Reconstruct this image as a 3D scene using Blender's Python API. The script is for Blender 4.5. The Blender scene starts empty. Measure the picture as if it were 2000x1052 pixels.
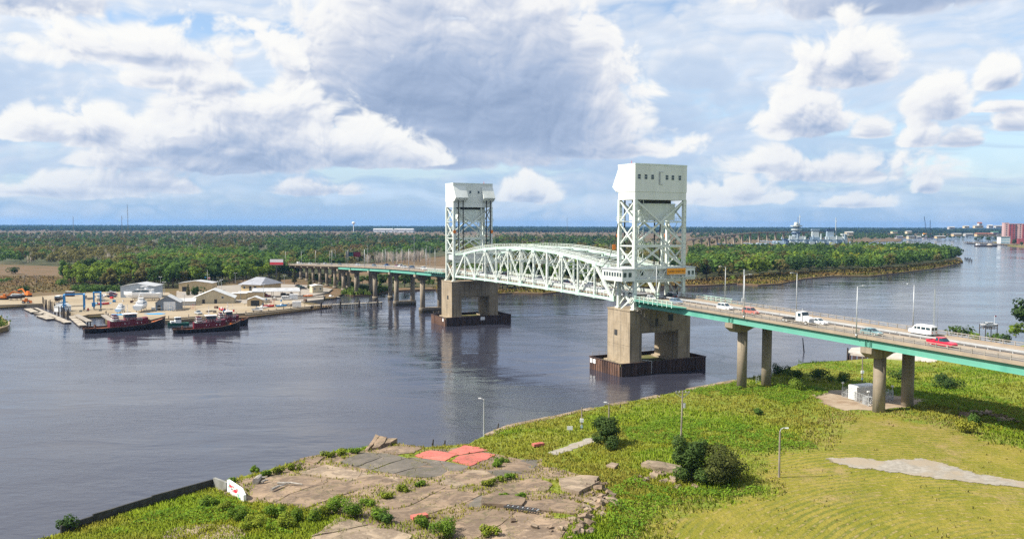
import bpy, bmesh, math, random
import numpy as np
from mathutils import Vector, Matrix, noise as mnoise

# ------------------------------------------------------------------ camera, world, sun, exposure
scene = bpy.context.scene
C = scene.collection
R = math.radians
FPX, PITCH, ROLL, CAMH = 1602.802, R(3.178), R(0.18), 44.133
cam_d = bpy.data.cameras.new('camera')
cam_d.sensor_fit = 'HORIZONTAL'; cam_d.sensor_width = 36.0; cam_d.lens = 36.0 * FPX / 2000.0
cam_d.clip_start = 1.0; cam_d.clip_end = 60000.0
cam = bpy.data.objects.new('camera', cam_d); C.objects.link(cam)
cam.matrix_world = (Matrix.Translation((0, 0, CAMH)) @ Matrix.Rotation(math.pi / 2 - PITCH, 4, 'X') @ Matrix.Rotation(ROLL, 4, 'Z'))
scene.camera = cam
SUN_EL, SUN_AZ = R(46), R(262)         # azimuth measured clockwise from +Y (the view direction)
sun_d = bpy.data.lights.new('sun', 'SUN'); sun_d.energy = 5.0; sun_d.angle = R(0.53); sun_d.color = (1.0, 0.93, 0.82)
sun = bpy.data.objects.new('sun', sun_d); C.objects.link(sun)
to_sun = Vector((math.sin(SUN_AZ) * math.cos(SUN_EL), math.cos(SUN_AZ) * math.cos(SUN_EL), math.sin(SUN_EL)))
sun.rotation_euler = to_sun.to_track_quat('Z', 'Y').to_euler(); sun.location = (0, 0, 500)
vs = scene.view_settings
vs.view_transform = 'Standard'; vs.look = 'None'; vs.exposure = 0.8; SKY_GAIN = 0.565; HAZE = 4.6e-5; vs.gamma = 1.0; vs.use_curve_mapping = False
scene.cycles.use_denoising = False; scene.cycles.max_bounces = 6; scene.cycles.diffuse_bounces = 2; scene.cycles.glossy_bounces = 3
scene.cycles.transmission_bounces = 2; scene.cycles.transparent_max_bounces = 6; scene.cycles.volume_bounces = 0
scene.cycles.caustics_reflective = False; scene.cycles.caustics_refractive = False

class S:
    """a node socket with arithmetic"""
    def __init__(s, t, o): s.t, s.o = t, o
    def m(s, op, *a, clamp=False):
        n = s.t.nodes.new('ShaderNodeMath'); n.operation = op; n.use_clamp = clamp
        for i, v in enumerate((s,) + a):
            if isinstance(v, S): s.t.links.new(v.o, n.inputs[i])
            else: n.inputs[i].default_value = v
        return S(s.t, n.outputs[0])
    def __add__(s, b): return s.m('ADD', b)
    def __sub__(s, b): return s.m('SUBTRACT', b)
    def __mul__(s, b): return s.m('MULTIPLY', b)
    def __truediv__(s, b): return s.m('DIVIDE', b)
    def step(s, a, b, c=0.0, d=1.0):
        n = s.t.nodes.new('ShaderNodeMapRange'); n.interpolation_type = 'SMOOTHSTEP'
        s.t.links.new(s.o, n.inputs[0])
        for i, v in enumerate((a, b, c, d)): n.inputs[i + 1].default_value = v
        return S(s.t, n.outputs[0])
def comb(t, x, y, z=0.0):
    n = t.nodes.new('ShaderNodeCombineXYZ')
    for i, v in enumerate((x, y, z)):
        if isinstance(v, S): t.links.new(v.o, n.inputs[i])
        else: n.inputs[i].default_value = v
    return S(t, n.outputs[0])
def nz(t, vec, scale, detail=4, rough=0.5, dist=0.0, col=False):
    n = t.nodes.new('ShaderNodeTexNoise'); n.inputs['Scale'].default_value = scale; n.inputs['Detail'].default_value = detail
    n.inputs['Roughness'].default_value = rough; n.inputs['Distortion'].default_value = dist
    if vec is not None: t.links.new(vec.o, n.inputs['Vector'])
    return S(t, n.outputs[1 if col else 0])
def vor(t, vec, scale, detail=0, rough=0.5, feature='F1', out='Distance', rand=1.0):
    n = t.nodes.new('ShaderNodeTexVoronoi'); n.feature = feature; n.inputs['Scale'].default_value = scale
    if 'Detail' in n.inputs: n.inputs['Detail'].default_value = detail; n.inputs['Roughness'].default_value = rough
    n.inputs['Randomness'].default_value = rand
    if vec is not None: t.links.new(vec.o, n.inputs['Vector'])
    return S(t, n.outputs[out])
def mixc(t, f, a, b, blend='MIX'):
    n = t.nodes.new('ShaderNodeMix'); n.data_type = 'RGBA'; n.blend_type = blend
    for i, v in ((0, f), (6, a), (7, b)):
        if isinstance(v, S): t.links.new(v.o, n.inputs[i])
        elif i == 0: n.inputs[0].default_value = v
        else: n.inputs[i].default_value = (*v, 1)
    return S(t, n.outputs[2])
def vmath(t, op, a, b):
    n = t.nodes.new('ShaderNodeVectorMath'); n.operation = op
    for i, v in enumerate((a, b)):
        if isinstance(v, S): t.links.new(v.o, n.inputs[i])
        else: n.inputs[i].default_value = v
    return S(t, n.outputs[0])

def sky_clouds(W, H, A0, A1, E1):
    """cloud colour and cover: columns = azimuth A0..A1 degrees (0 = +Y), rows = elevation 0..E1 degrees"""
    rng = np.random.default_rng(11)
    az = (np.arange(W, dtype=np.float32) + 0.5) / W * (A1 - A0) + A0
    el = (np.arange(H, dtype=np.float32) + 0.5) / H * E1
    AZ, EL = np.meshgrid(az, el)
    def perlin(x, y, per):
        g = rng.random((256, per)).astype(np.float32) * 2 * np.pi
        gx, gy = np.cos(g), np.sin(g)
        xi = np.floor(x).astype(np.int32); yi = np.floor(y).astype(np.int32)
        fx, fy = x - xi, y - yi
        u = fx * fx * fx * (fx * (fx * 6 - 15) + 10); v = fy * fy * fy * (fy * (fy * 6 - 15) + 10)
        x0, x1, y0, y1 = xi % per, (xi + 1) % per, yi % 256, (yi + 1) % 256
        a = gx[y0, x0] * fx + gy[y0, x0] * fy; b = gx[y0, x1] * (fx - 1) + gy[y0, x1] * fy
        c = gx[y1, x0] * fx + gy[y1, x0] * (fy - 1); d = gx[y1, x1] * (fx - 1) + gy[y1, x1] * (fy - 1)
        return (a + (b - a) * u) * (1 - v) + (c + (d - c) * u) * v
    def domes(cell, asp, wx, wy, seed):
        # rounded puffs: the highest of randomly placed domes
        n = int(round(360 / cell)); sc = n / 360.0
        r2 = np.random.default_rng(seed); J = r2.random((128, n, 3)).astype(np.float32)
        x = (AZ + 180 + wx) * sc; y = (EL + wy) * sc * asp
        xi = np.floor(x).astype(np.int32); yi = np.floor(y).astype(np.int32)
        best = np.zeros_like(x)
        for dj in (-1, 0, 1):
            for di in (-1, 0, 1):
                cx, cy = xi + di, yi + dj
                j = J[cy % 128, cx % n]
                ddx = cx + j[..., 0] - x; ddy = cy + j[..., 1] - y
                best = np.maximum(best, 1.0 - (ddx * ddx + ddy * ddy) / (0.45 + 0.75 * j[..., 2]))
        return np.sqrt(np.maximum(best, 0))
    def fbm(cell, asp, octs, gain=0.5, billow=False, wx=0, wy=0):
        # cell = feature width in degrees, asp = width / height
        out = np.zeros((H, W), np.float32); amp, tot = 1.0, 0.0
        for k in range(octs):
            n = max(4, int(round(360 / cell * 2 ** k))); s = n / 360.0
            p = perlin((AZ + 180 + wx) * s, (EL + wy) * s * asp, n)
            if billow: p = 0.36 - np.abs(p) * 1.6
            out += amp * p; tot += amp; amp *= gain
        return out / tot
    def sm(a, b, x):
        t = np.clip((x - a) / (b - a), 0, 1); return t * t * (3 - 2 * t)
    def pos(u, v):
        return math.degrees(math.atan2(u - 1000, FPX)), math.degrees(math.atan((437 - v) / FPX))
    wxx = fbm(5, 1.2, 2) * 3.0; wyy = fbm(5, 1.2, 2) * 1.6
    big = fbm(26, 2.6, 4, 0.5, wx=wxx)
    fin = fbm(1.5, 1.3, 4, 0.6, False, wxx, wyy)
    w1, w2 = wxx * 0.5 + fin * 0.5, wyy * 0.5 + fin * 0.3
    bil = (domes(3.4, 1.25, w1, w2, 1) + 0.55 * domes(1.5, 1.2, w1, w2, 2) + 0.30 * domes(0.66, 1.1, w1, w2, 3)) / 1.85 - 0.55
    bil = bil * 0.62 + fbm(3.2, 1.5, 5, 0.55, False, wxx, wyy) * 0.62
    smallb = (domes(2.4, 2.0, w1, w2, 4) + 0.5 * domes(1.0, 1.8, w1, w2, 5)) / 1.5 - 0.55
    streak = fbm(20, 7.0, 6, 0.58, wx=wxx * 2, wy=wyy * 0.6)
    # where the heaped clouds stand: (u, v_base, half width, height above base, weight) in the part of the sky seen here
    front = [(840, 215, 350, 300, .90, 1), (1020, 245, 215, 330, .85, 1), (950, 272, 240, 120, .72, .9), (880, 318, 120, 80, .62, .6), (470, 318, 200, 160, .80, 0), (350, 312, 90, 100, .66, 0), (690, 314, 110, 105, .72, .05), (800, 318, 90, 50, .58, .3), (560, 240, 130, 80, .58, 0), (400, 190, 140, 60, .42, 0),
             (190, 290, 70, 100, .66, 0), (90, 290, 80, 55, .55, 0), (250, 332, 90, 45, .46, .2), (300, 375, 110, 45, .44, .4), (1640, 168, 96, 120, .72, 0),
             (1565, 262, 84, 90, .62, .1), (1830, 240, 56, 80, .70, 0), (1932, 202, 40, 54, .62, 0), (1700, 278, 50, 32, .5, .1), (1785, 292, 40, 50, .56, .1), (1880, 298, 50, 36, .5, .1), (1975, 275, 50, 40, .5, .1),
             (1730, 42, 260, 140, .66, 1), (1425, 390, 100, 56, .56, 0), (1030, 388, 66, 48, .56, 0), (1650, 350, 170, 56, .36, .2), (1805, 376, 26, 44, .56, 0), (1660, 402, 70, 24, .46, 0),
             (1150, 300, 170, 50, .45, .5), (50, 70, 190, 120, .42, .5), (1500, 335, 90, 42, .42, .2), (100, 388, 160, 38, .38, .3), (620, 378, 110, 38, .40, .3), (1950, 245, 70, 20, .5, 0), (330, 150, 260, 90, .34, 0)]
    masses = [(*pos(u, v), w / FPX * 57.3, h / FPX * 57.3, k, dk) for u, v, w, h, k, dk in front]
    for i in range(170):
        e = 1.5 + 62 * rng.random() ** 1.5; a = rng.random() * 360 - 180
        if abs(a) < 37 and e < 17.5: continue
        w = (1.2 + 9 * rng.random() ** 2) * (0.35 + e / 16) ; masses.append((a, e, w, w * (0.35 + 0.4 * rng.random()), 0.45 + 0.3 * rng.random(), min(1.0, e / 25)))
    pr, pc = H / E1, W / (A1 - A0)
    def shift(t, de, da):
        sh = np.roll(t, (-int(round(de * pr)), int(round(da * pc))), (0, 1)); k = int(round(de * pr))
        if k > 0: sh[-k:] = t[-1:]
        return sh
    def lit(t, k, steps, de, da):      # light comes from above and from the left
        acc = np.zeros_like(t)
        for i in range(1, steps + 1): acc += shift(t, i * de, i * da) * (1.0 - 0.35 * i / steps)
        return np.exp(-k * acc * de)
    def ramp(f, stops):
        xs = [s[0] for s in stops]
        return np.stack([np.interp(f, xs, [s[1][c] for s in stops]).astype(np.float32) for c in range(3)], -1)
    rel = np.clip(bil - shift(bil, 0.20, 0.15), -.2, .2) * 0.75 + np.clip(bil - shift(bil, 0.6, 0.45), -.3, .3) * 0.50
    rel2 = np.clip(smallb - shift(smallb, 0.25, 0.2), -.2, .2) * 0.5
    def heap(ms, dark):
        field = np.full((H, W), -0.40, np.float32); basef = np.zeros((H, W), np.float32); under = np.zeros((H, W), np.float32)
        for a, e, w, h, k, dk in ms:
            dx = (AZ - a + 180) % 360 - 180
            cols = np.where(np.abs(dx[0]) < w * 1.7)[0]
            r0, r1 = max(0, int((e - h * .5) / E1 * H)), min(H, int((e + h * 1.4) / E1 * H) + 2)
            if not len(cols) or r1 <= r0: continue
            ix = np.ix_(np.arange(r0, r1), cols)
            ex = dx[ix] / w; ey = (EL[ix] - e) / h
            up = np.where(ey > 0, ey * 1.05, ey * 4.5)
            field[ix] = np.maximum(field[ix], k * (1.0 - np.sqrt(ex * ex * 0.9 + up * up)) - 0.02)
            basef[ix] = np.maximum(basef[ix], dk * np.clip(1.25 - np.sqrt(ex * ex + (np.maximum(ey, 0) * 0.8) ** 2 + np.minimum(ey, 0) ** 2 * 9), 0, 1))
            under[ix] = np.maximum(under[ix], np.clip(1 - np.abs(ey - 0.02) / 0.36, 0, 1) * np.clip(1.25 - np.abs(ex), 0, 1))
        T = field + bil * 0.75 + fin * 0.10 + big * 0.20 - 0.125
        th = np.clip(T, 0, 1.0)
        L1 = lit(th, 1.5, 9, 0.36, 0.16); L1b = lit(th, 2.6, 4, 0.14, 0.09)
        und = np.clip(under * (0.75 - bil * 0.9), 0, 1)
        s1 = np.clip((0.52 * L1 + 0.44 * L1b + 0.12 + rel * (1 - 0.40 * basef) + fin * 0.08) * (1 - 0.44 * basef * (1 - bil * 0.6)) * (1 - 0.62 * und), 0, 1)
        return ramp(s1, [(0, (.25, .35, .54)), (.25, (.42, .52, .71)), (.5, (.68, .73, .84)), (.70, (.92, .93, .95)), (1, (1.0, 1.0, .98))]), sm(-0.06, 0.13, T)
    lowm = sm(11, 2.5, EL)
    T2 = -0.10 + smallb * 0.45 + big * 0.65 + fin * 0.10 - 0.03 * lowm
    th2 = np.clip(T2, 0, 0.6)
    L2 = lit(th2, 3.2, 5, 0.2, 0.1)
    cover2 = sm(-0.12, 0.24, T2) * 0.82
    s2 = np.clip(0.90 * L2 + rel2 - big * 0.45, 0, 1)
    c2 = ramp(s2, [(0, (.37, .52, .76)), (.5, (.57, .69, .87)), (1, (.95, .96, .98))])
    hi = sm(-0.27, 0.06, streak + big * 0.22 - 0.02 + 0.05 * sm(14, 4, EL) + 0.05 * sm(-10, -25, AZ) * sm(40, 10, EL))
    hc = ramp(EL, [(0, (.36, .54, .78)), (4, (.44, .61, .84)), (9, (.64, .76, .92)), (16, (.80, .85, .93)), (90, (.80, .85, .92))])
    hc = hc + (sm(0.0, 0.35, streak + fin * 0.15) * 0.22)[..., None] * np.array([1, .95, .85], np.float32)
    rgb, alpha = hc, hi * 0.93
    for c, cov in [(c2, cover2)] + [heap(m, i == 0) for i, m in enumerate(([m for m in masses if m[5] > .45], [m for m in masses if m[5] <= .45]))]:
        rgb = rgb * (1 - cov[..., None]) + c * cov[..., None]
        alpha = alpha + (1 - alpha) * cov
    hzf = (0.66 * np.exp(-EL / 2.2))[..., None]
    rgb = rgb * (1 - hzf) + np.array([.42, .60, .82], np.float32) * hzf
    alpha = np.maximum(alpha, np.minimum(1, 1.3 * np.exp(-EL / 4.0)))
    out = np.empty((H, W, 4), np.float32); out[..., :3] = np.clip(rgb, 0, 1.05); out[..., 3] = np.clip(alpha, 0, 1)
    return out

def make_world():
    w = bpy.data.worlds.new('World'); scene.world = w; w.use_nodes = True
    t = w.node_tree; t.nodes.clear()
    sky = t.nodes.new('ShaderNodeTexSky'); sky.sky_type = 'NISHITA'; sky.sun_disc = False
    sky.sun_elevation = SUN_EL; sky.sun_rotation = SUN_AZ; sky.air_density = 1.0; sky.dust_density = 0.4; sky.ozone_density = 2.0
    tc = t.nodes.new('ShaderNodeTexCoord')
    sx = t.nodes.new('ShaderNodeSeparateXYZ'); t.links.new(tc.outputs['Generated'], sx.inputs[0])
    x, y, z = (S(t, sx.outputs[i]) for i in range(3))
    az = x.m('ARCTAN2', y) * (180 / math.pi); el = z.m('MINIMUM', 1.0).m('ARCSINE') * (180 / math.pi)
    el = el.m('MAXIMUM', 0.05)
    def layer(W, H, A0, A1, E1):
        im = bpy.data.images.new('clouds', W, H, alpha=True, float_buffer=True); im.colorspace_settings.name = 'Non-Color'; im.alpha_mode = 'CHANNEL_PACKED'
        im.pixels.foreach_set(sky_clouds(W, H, A0, A1, E1).ravel()); im.update(); im.pack()
        n = t.nodes.new('ShaderNodeTexImage'); n.image = im; n.extension = 'EXTEND'
        t.links.new(comb(t, (az - A0) / (A1 - A0), el / E1).o, n.inputs[0])
        return S(t, n.outputs[0]), S(t, n.outputs[1])
    c1, a1 = layer(1920, 528, -42.0, 42.0, 22.0)
    c0, a0 = layer(960, 240, -180.0, 180.0, 90.0)
    f = az.m('ABSOLUTE').step(38.0, 41.0, 1.0, 0.0) * el.step(19.5, 21.5, 1.0, 0.0)
    c = mixc(t, f, c0, c1)
    a = a0 + (a1 - a0) * f
    k = SKY_GAIN / 0.1
    c = mixc(t, 1.0, c, (k, k, k), 'MULTIPLY')
    col = mixc(t, a, S(t, sky.outputs[0]), c)
    bg = t.nodes.new('ShaderNodeBackground'); bg.inputs[1].default_value = 0.1
    t.links.new(col.o, bg.inputs[0])
    out = t.nodes.new('ShaderNodeOutputWorld'); t.links.new(bg.outputs[0], out.inputs[0])
    w.cycles.sampling_method = 'MANUAL'; w.cycles.sample_map_resolution = 512
make_world()

# ------------------------------------------------------------------ helpers: places, meshes, materials, tags
_q, _a = ROLL, PITCH
def ray(u, v):
    du, dv = u - 1000, v - 526
    U = math.cos(_q) * du - math.sin(_q) * dv; V = math.sin(_q) * du + math.cos(_q) * dv
    c, s = math.cos(_a), math.sin(_a)
    return U, FPX * c - V * s, -FPX * s - V * c
def at(u, v, z=0.0):
    """the place on the level z that the survey point (u, v) belongs to"""
    r = ray(u, v); k = (z - CAMH) / r[2]
    return Vector((r[0] * k, r[1] * k, z))
def atY(u, v, y):
    r = ray(u, v); k = y / r[1]
    return Vector((r[0] * k, y, CAMH + r[2] * k))
TH = R(27.458); BX, BY = 41.478, 249.919
def BW(t, s, z=0.0):     # bridge place: t across, s along (0 = near pier, 130 = far pier)
    return Vector((BX + t * math.cos(TH) - s * math.sin(TH), BY + t * math.sin(TH) + s * math.cos(TH), z))
_zr = [(-170, 19.3), (-100, 20.7), (-30, 21.8), (0, 22.15), (65, 22.6), (130, 22.3), (176, 21.3), (216, 20.3), (252, 19.1), (289, 17.8), (316, 16.9), (383, 14.2), (449, 11.6), (531, 8.3), (640, 4.5), (800, 2.0)]
def zroad(s): return float(np.interp(s, [k[0] for k in _zr], [k[1] for k in _zr]))

class MB:
    def __init__(s): s.v, s.f, s.mi = [], [], []
    def add(s, vs, fs, m=0):
        o = len(s.v); s.v.extend(tuple(p) for p in vs); s.f.extend(tuple(i + o for i in f) for f in fs); s.mi.extend([m] * len(fs)); return s
    def box(s, x0, x1, y0, y1, z0, z1, m=0):
        vs = [(x, y, z) for z in (z0, z1) for x, y in ((x0, y0), (x1, y0), (x1, y1), (x0, y1))]
        return s.add(vs, [(3, 2, 1, 0), (4, 5, 6, 7), (0, 1, 5, 4), (1, 2, 6, 5), (2, 3, 7, 6), (3, 0, 4, 7)], m)
    def obox(s, c, l, w, h, rz, m=0):     # box with base centre c, length along rz
        cs, sn = math.cos(rz), math.sin(rz)
        P = lambda x, y, z: (c[0] + x * cs - y * sn, c[1] + x * sn + y * cs, c[2] + z)
        vs = [P(x, y, z) for z in (0, h) for x, y in ((-l / 2, -w / 2), (l / 2, -w / 2), (l / 2, w / 2), (-l / 2, w / 2))]
        return s.add(vs, [(3, 2, 1, 0), (4, 5, 6, 7), (0, 1, 5, 4), (1, 2, 6, 5), (2, 3, 7, 6), (3, 0, 4, 7)], m)
    def bar(s, p, q, w, h=None, up=(0, 0, 1), m=0):
        h = w if h is None else h
        p, q, up = Vector(p), Vector(q), Vector(up); d = (q - p).normalized()
        if abs(d.dot(up)) > 0.98: up = Vector((1, 0, 0))
        a = d.cross(up).normalized() * (w / 2); b = a.cross(d).normalized() * (h / 2)
        vs = [e + x * a + y * b for e in (p, q) for x, y in ((-1, -1), (1, -1), (1, 1), (-1, 1))]
        return s.add(vs, [(3, 2, 1, 0), (4, 5, 6, 7), (0, 1, 5, 4), (1, 2, 6, 5), (2, 3, 7, 6), (3, 0, 4, 7)], m)
    def tube(s, p, q, r0, r1=None, n=8, m=0, caps=True):
        r1 = r0 if r1 is None else r1
        p, q = Vector(p), Vector(q); d = (q - p).normalized()
        up = Vector((0, 0, 1)) if abs(d.z) < 0.95 else Vector((1, 0, 0))
        a = d.cross(up).normalized(); b = a.cross(d).normalized()
        vs = [e + r * (math.cos(k * 2 * math.pi / n) * a + math.sin(k * 2 * math.pi / n) * b) for e, r in ((p, r0), (q, r1)) for k in range(n)]
        fs = [(k, (k + 1) % n, n + (k + 1) % n, n + k) for k in range(n)]
        if caps: fs += [tuple(range(n - 1, -1, -1)), tuple(range(n, 2 * n))]
        return s.add(vs, fs, m)
    def path(s, pts, r, n=6, m=0):
        for a, b in zip(pts, pts[1:]): s.tube(a, b, r, r, n, m)
        return s
    def prism(s, poly, z0, z1, m=0):
        n = len(poly); vs = [(p[0], p[1], z0) for p in poly] + [(p[0], p[1], z1) for p in poly]
        return s.add(vs, [tuple(range(n - 1, -1, -1)), tuple(range(n, 2 * n))] + [(k, (k + 1) % n, n + (k + 1) % n, n + k) for k in range(n)], m)
    def profile(s, poly, x0, x1, m=0):    # polygon in (y, z) pushed along x
        n = len(poly); vs = [(x0, p[0], p[1]) for p in poly] + [(x1, p[0], p[1]) for p in poly]
        return s.add(vs, [tuple(range(n - 1, -1, -1)), tuple(range(n, 2 * n))] + [(k, (k + 1) % n, n + (k + 1) % n, n + k) for k in range(n)], m)
    def loft(s, rings, m=0, cap=True):
        n = len(rings[0]); o = []
        for r in rings: o += list(r)
        fs = [(i * n + k, i * n + (k + 1) % n, (i + 1) * n + (k + 1) % n, (i + 1) * n + k) for i in range(len(rings) - 1) for k in range(n)]
        if cap: fs += [tuple(range(n - 1, -1, -1)), tuple(range((len(rings) - 1) * n, len(rings) * n))]
        return s.add(o, fs, m)
    def quad(s, a, b, c, d, m=0): return s.add([a, b, c, d], [(0, 1, 2, 3)], m)
    def mesh(s, name, mats, smooth=False, fix=True):
        me = bpy.data.meshes.new(name); me.from_pydata(s.v, [], s.f)
        for x in (mats if isinstance(mats, (list, tuple)) else [mats]): me.materials.append(x)
        if any(s.mi): me.polygons.foreach_set('material_index', s.mi)
        if fix and len(s.f) < 20000:
            bm = bmesh.new(); bm.from_mesh(me); bmesh.ops.recalc_face_normals(bm, faces=bm.faces); bm.to_mesh(me); bm.free()
        if smooth: me.polygons.foreach_set('use_smooth', [True] * len(me.polygons))
        me.update(); return me
    def build(s, name, mats, parent=None, smooth=False, loc=None, rz=None, fix=True):
        return put(name, s.mesh(name, mats, smooth, fix), parent, loc, rz)
def put(name, me, parent=None, loc=None, rz=None):
    o = bpy.data.objects.new(name, me); C.objects.link(o)
    if parent is not None: o.parent = parent
    if loc is not None: o.location = loc
    if rz is not None: o.rotation_euler = (0, 0, rz)
    return o
def tag(o, label=None, cat=None, group=None, kind=None):
    if label: o['label'] = label
    if cat: o['category'] = cat
    if group: o['group'] = group
    if kind: o['kind'] = kind
    return o
def thing(name, label, cat, loc=(0, 0, 0), rz=0.0, group=None):
    o = bpy.data.objects.new(name, None); C.objects.link(o); o.location = loc; o.rotation_euler = (0, 0, rz); o.empty_display_size = 0.5
    return tag(o, label, cat, group)
def dup(root, loc, rz, label=None, group=None, sc=None):
    def cp(o, par):
        c = o.copy(); C.objects.link(c)
        if par is not None: c.parent = par
        for ch in o.children: cp(ch, c)
        return c
    r = cp(root, None); r.location = loc; r.rotation_euler = (0, 0, rz)
    if sc is not None: r.scale = (sc, sc, sc) if not isinstance(sc, tuple) else sc
    return tag(r, label, None, group)
def rnd(a, b): return a + (b - a) * random.random()
random.seed(7); np.random.seed(7)

def mat(name, c1, c2=None, scale=1.0, rough=0.7, detail=4, stretch=(1, 1, 1), metallic=0.0, spec=0.3, bump=0.0, bscale=None, lo=0.35, hi=0.65, c3=None, s3=0.15, island=0.0, coat=0.0, obj=0.0):
    m = bpy.data.materials.new(name); m.use_nodes = True; t = m.node_tree
    b = t.nodes['Principled BSDF']; b.inputs['Roughness'].default_value = rough; b.inputs['Metallic'].default_value = metallic
    b.inputs['Specular IOR Level'].default_value = spec; b.inputs['Base Color'].default_value = (*c1, 1)
    if coat: b.inputs['Coat Weight'].default_value = coat
    geo = t.nodes.new('ShaderNodeNewGeometry')
    P = vmath(t, 'MULTIPLY', S(t, geo.outputs['Position']), stretch)
    col = None
    if c2 is not None:
        col = mixc(t, nz(t, P, scale, detail, 0.6).step(lo, hi), c1, c2)
    if c3 is not None:
        col = mixc(t, nz(t, P, s3, 3, 0.55).step(0.42, 0.62), col if col else c1, c3)
    if island:
        k = S(t, geo.outputs['Random Per Island']) * (2 * island) + (1 - island)
        col = mixc(t, 1.0, col if col else c1, comb(t, k, k, k), 'MULTIPLY')
    if obj:
        oi = t.nodes.new('ShaderNodeObjectInfo'); k = S(t, oi.outputs['Random']) * (2 * obj) + (1 - obj)
        col = mixc(t, 1.0, col if col else c1, comb(t, k, k, k), 'MULTIPLY')
    if col: t.links.new(col.o, b.inputs['Base Color'])
    if island:       # leaves let some light through
        tr = t.nodes.new('ShaderNodeBsdfTranslucent'); mx = t.nodes.new('ShaderNodeMixShader'); mx.inputs[0].default_value = 0.42
        t.links.new(col.o, tr.inputs[0]); t.links.new(b.outputs[0], mx.inputs[1]); t.links.new(tr.outputs[0], mx.inputs[2]); t.links.new(mx.outputs[0], t.nodes['Material Output'].inputs[0])
    if bump:
        bn = t.nodes.new('ShaderNodeBump'); bn.inputs['Strength'].default_value = 1.0; bn.inputs['Distance'].default_value = bump
        t.links.new(nz(t, P, bscale or scale * 2, 4, 0.6).o, bn.inputs['Height']); t.links.new(bn.outputs[0], b.inputs['Normal'])
    return m
M = {}
M['mint'] = mat('mint_paint', (.66, .715, .665), (.55, .61, .56), 0.5, 0.5, 6, stretch=(1, 1, .2), c3=(.62, .66, .60), s3=.2)
M['mint2'] = mat('pale_green_chord_paint', (.52, .68, .60), (.43, .58, .50), 0.3, 0.5)
M['white_steel'] = mat('white_cladding', (.68, .705, .67), (.58, .61, .57), 0.35, 0.5, 6, stretch=(1, 1, .08), c3=(.68, .71, .67), s3=.1)
M['teal'] = mat('teal_girder_paint', (.125, .365, .285), (.085, .295, .23), 0.35, 0.5, 6, stretch=(1, 1, .25), c3=(.12, .34, .27), s3=.08)
M['concrete_pier'] = mat('pier_concrete', (.37, .305, .22), (.165, .145, .115), 0.75, 0.85, 7, (1, 1, .07), c3=(.33, .27, .19), s3=.16, lo=.40, hi=.72, bump=.02, bscale=2)
M['concrete_col'] = mat('column_concrete', (.31, .265, .20), (.20, .175, .14), 0.5, 0.85, 6, (1, 1, .12), bump=.02, bscale=2)
def pier_mat(name, c1, c2, c3):
    m = bpy.data.materials.new(name); m.use_nodes = True; t = m.node_tree; b = t.nodes['Principled BSDF']; b.inputs['Roughness'].default_value = .88; b.inputs['Specular IOR Level'].default_value = .2
    geo = t.nodes.new('ShaderNodeNewGeometry'); P = S(t, geo.outputs['Position']); sp = t.nodes.new('ShaderNodeSeparateXYZ'); t.links.new(P.o, sp.inputs[0]); z = S(t, sp.outputs[2])
    st = nz(t, vmath(t, 'MULTIPLY', P, (1, 1, .05)), 1.0, 6, .65); bl = nz(t, P, .22, 6, .65); fi = nz(t, P, 1.6, 5, .7)
    c = mixc(t, bl.step(.36, .64), c1, c3); c = mixc(t, st.step(.50, .64, 0, .75), c, c2); c = mixc(t, st.step(.30, .38, .55, 0), c, tuple(min(.62, x * 1.45) for x in c1)); c = mixc(t, fi.step(.52, .74, 0, .4), c, c2)
    lift = (z * .4).m('FRACT').step(0, .045, .5, 0); c = mixc(t, lift, c, c2)                      # pour lines
    wet = (z + (st - .5) * 1.6).step(1.0, 2.2, .9, 0); c = mixc(t, wet, c, (.045, .040, .030))     # tide stain
    t.links.new(c.o, b.inputs['Base Color']); bn = t.nodes.new('ShaderNodeBump'); bn.inputs['Distance'].default_value = .03; t.links.new(fi.o, bn.inputs['Height']); t.links.new(bn.outputs[0], b.inputs['Normal']); return m
M['concrete_pier'] = pier_mat('stained_pier_concrete', (.36, .295, .21), (.135, .12, .098), (.28, .225, .155))
M['concrete_col'] = pier_mat('stained_column_concrete', (.30, .255, .19), (.15, .132, .105), (.24, .20, .15))
M['concrete_old'] = mat('old_concrete', (.40, .32, .24), (.25, .20, .155), 0.35, 0.9, 8, c3=(.33, .25, .18), s3=.12, bump=.04, bscale=1.5)
M['deck'] = mat('deck_concrete', (.32, .26, .195), (.26, .215, .165), 0.4, 0.85, 5, bump=.005)
M['asphalt'] = mat('deck_asphalt', (.145, .135, .125), (.105, .10, .095), 0.3, 0.85, 5)
M['asphalt2'] = mat('lot_asphalt', (.30, .28, .25), (.22, .21, .19), 0.15, 0.9, 5)
M['galv'] = mat('galvanised_steel', (.50, .52, .53), (.42, .44, .45), 1.0, 0.45, metallic=.3)
M['railgrey'] = mat('weathered_rail', (.33, .30, .26), (.24, .22, .19), 0.8, 0.7)
M['dark'] = mat('dark_steel', (.035, .04, .04), (.05, .05, .05), 1, 0.6)
M['black'] = mat('black_rubber', (.014, .014, .015), rough=.8)
M['glass'] = mat('window_glass', (.02, .045, .06), rough=.08, spec=.6)
M['white'] = mat('white_gelcoat', (.80, .80, .79), (.74, .74, .73), 0.5, 0.35)
M['rust'] = mat('rusty_steel', (.12, .065, .045), (.045, .028, .024), 0.8, 0.85, 6, (1, 1, .25), c3=(.17, .10, .07), s3=.3)
M['sheet'] = mat('dark_sheet_pile', (.040, .028, .026), (.085, .055, .045), 0.6, 0.8, 6, (1, 1, .2))
M['wood'] = mat('grey_timber', (.30, .26, .21), (.19, .165, .135), 1.2, 0.9, 5, (1, 1, .3))
M['woodd'] = mat('dark_wet_timber', (.075, .062, .05), (.035, .03, .026), 1.0, 0.85, 5, (1, 1, .3))
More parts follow.
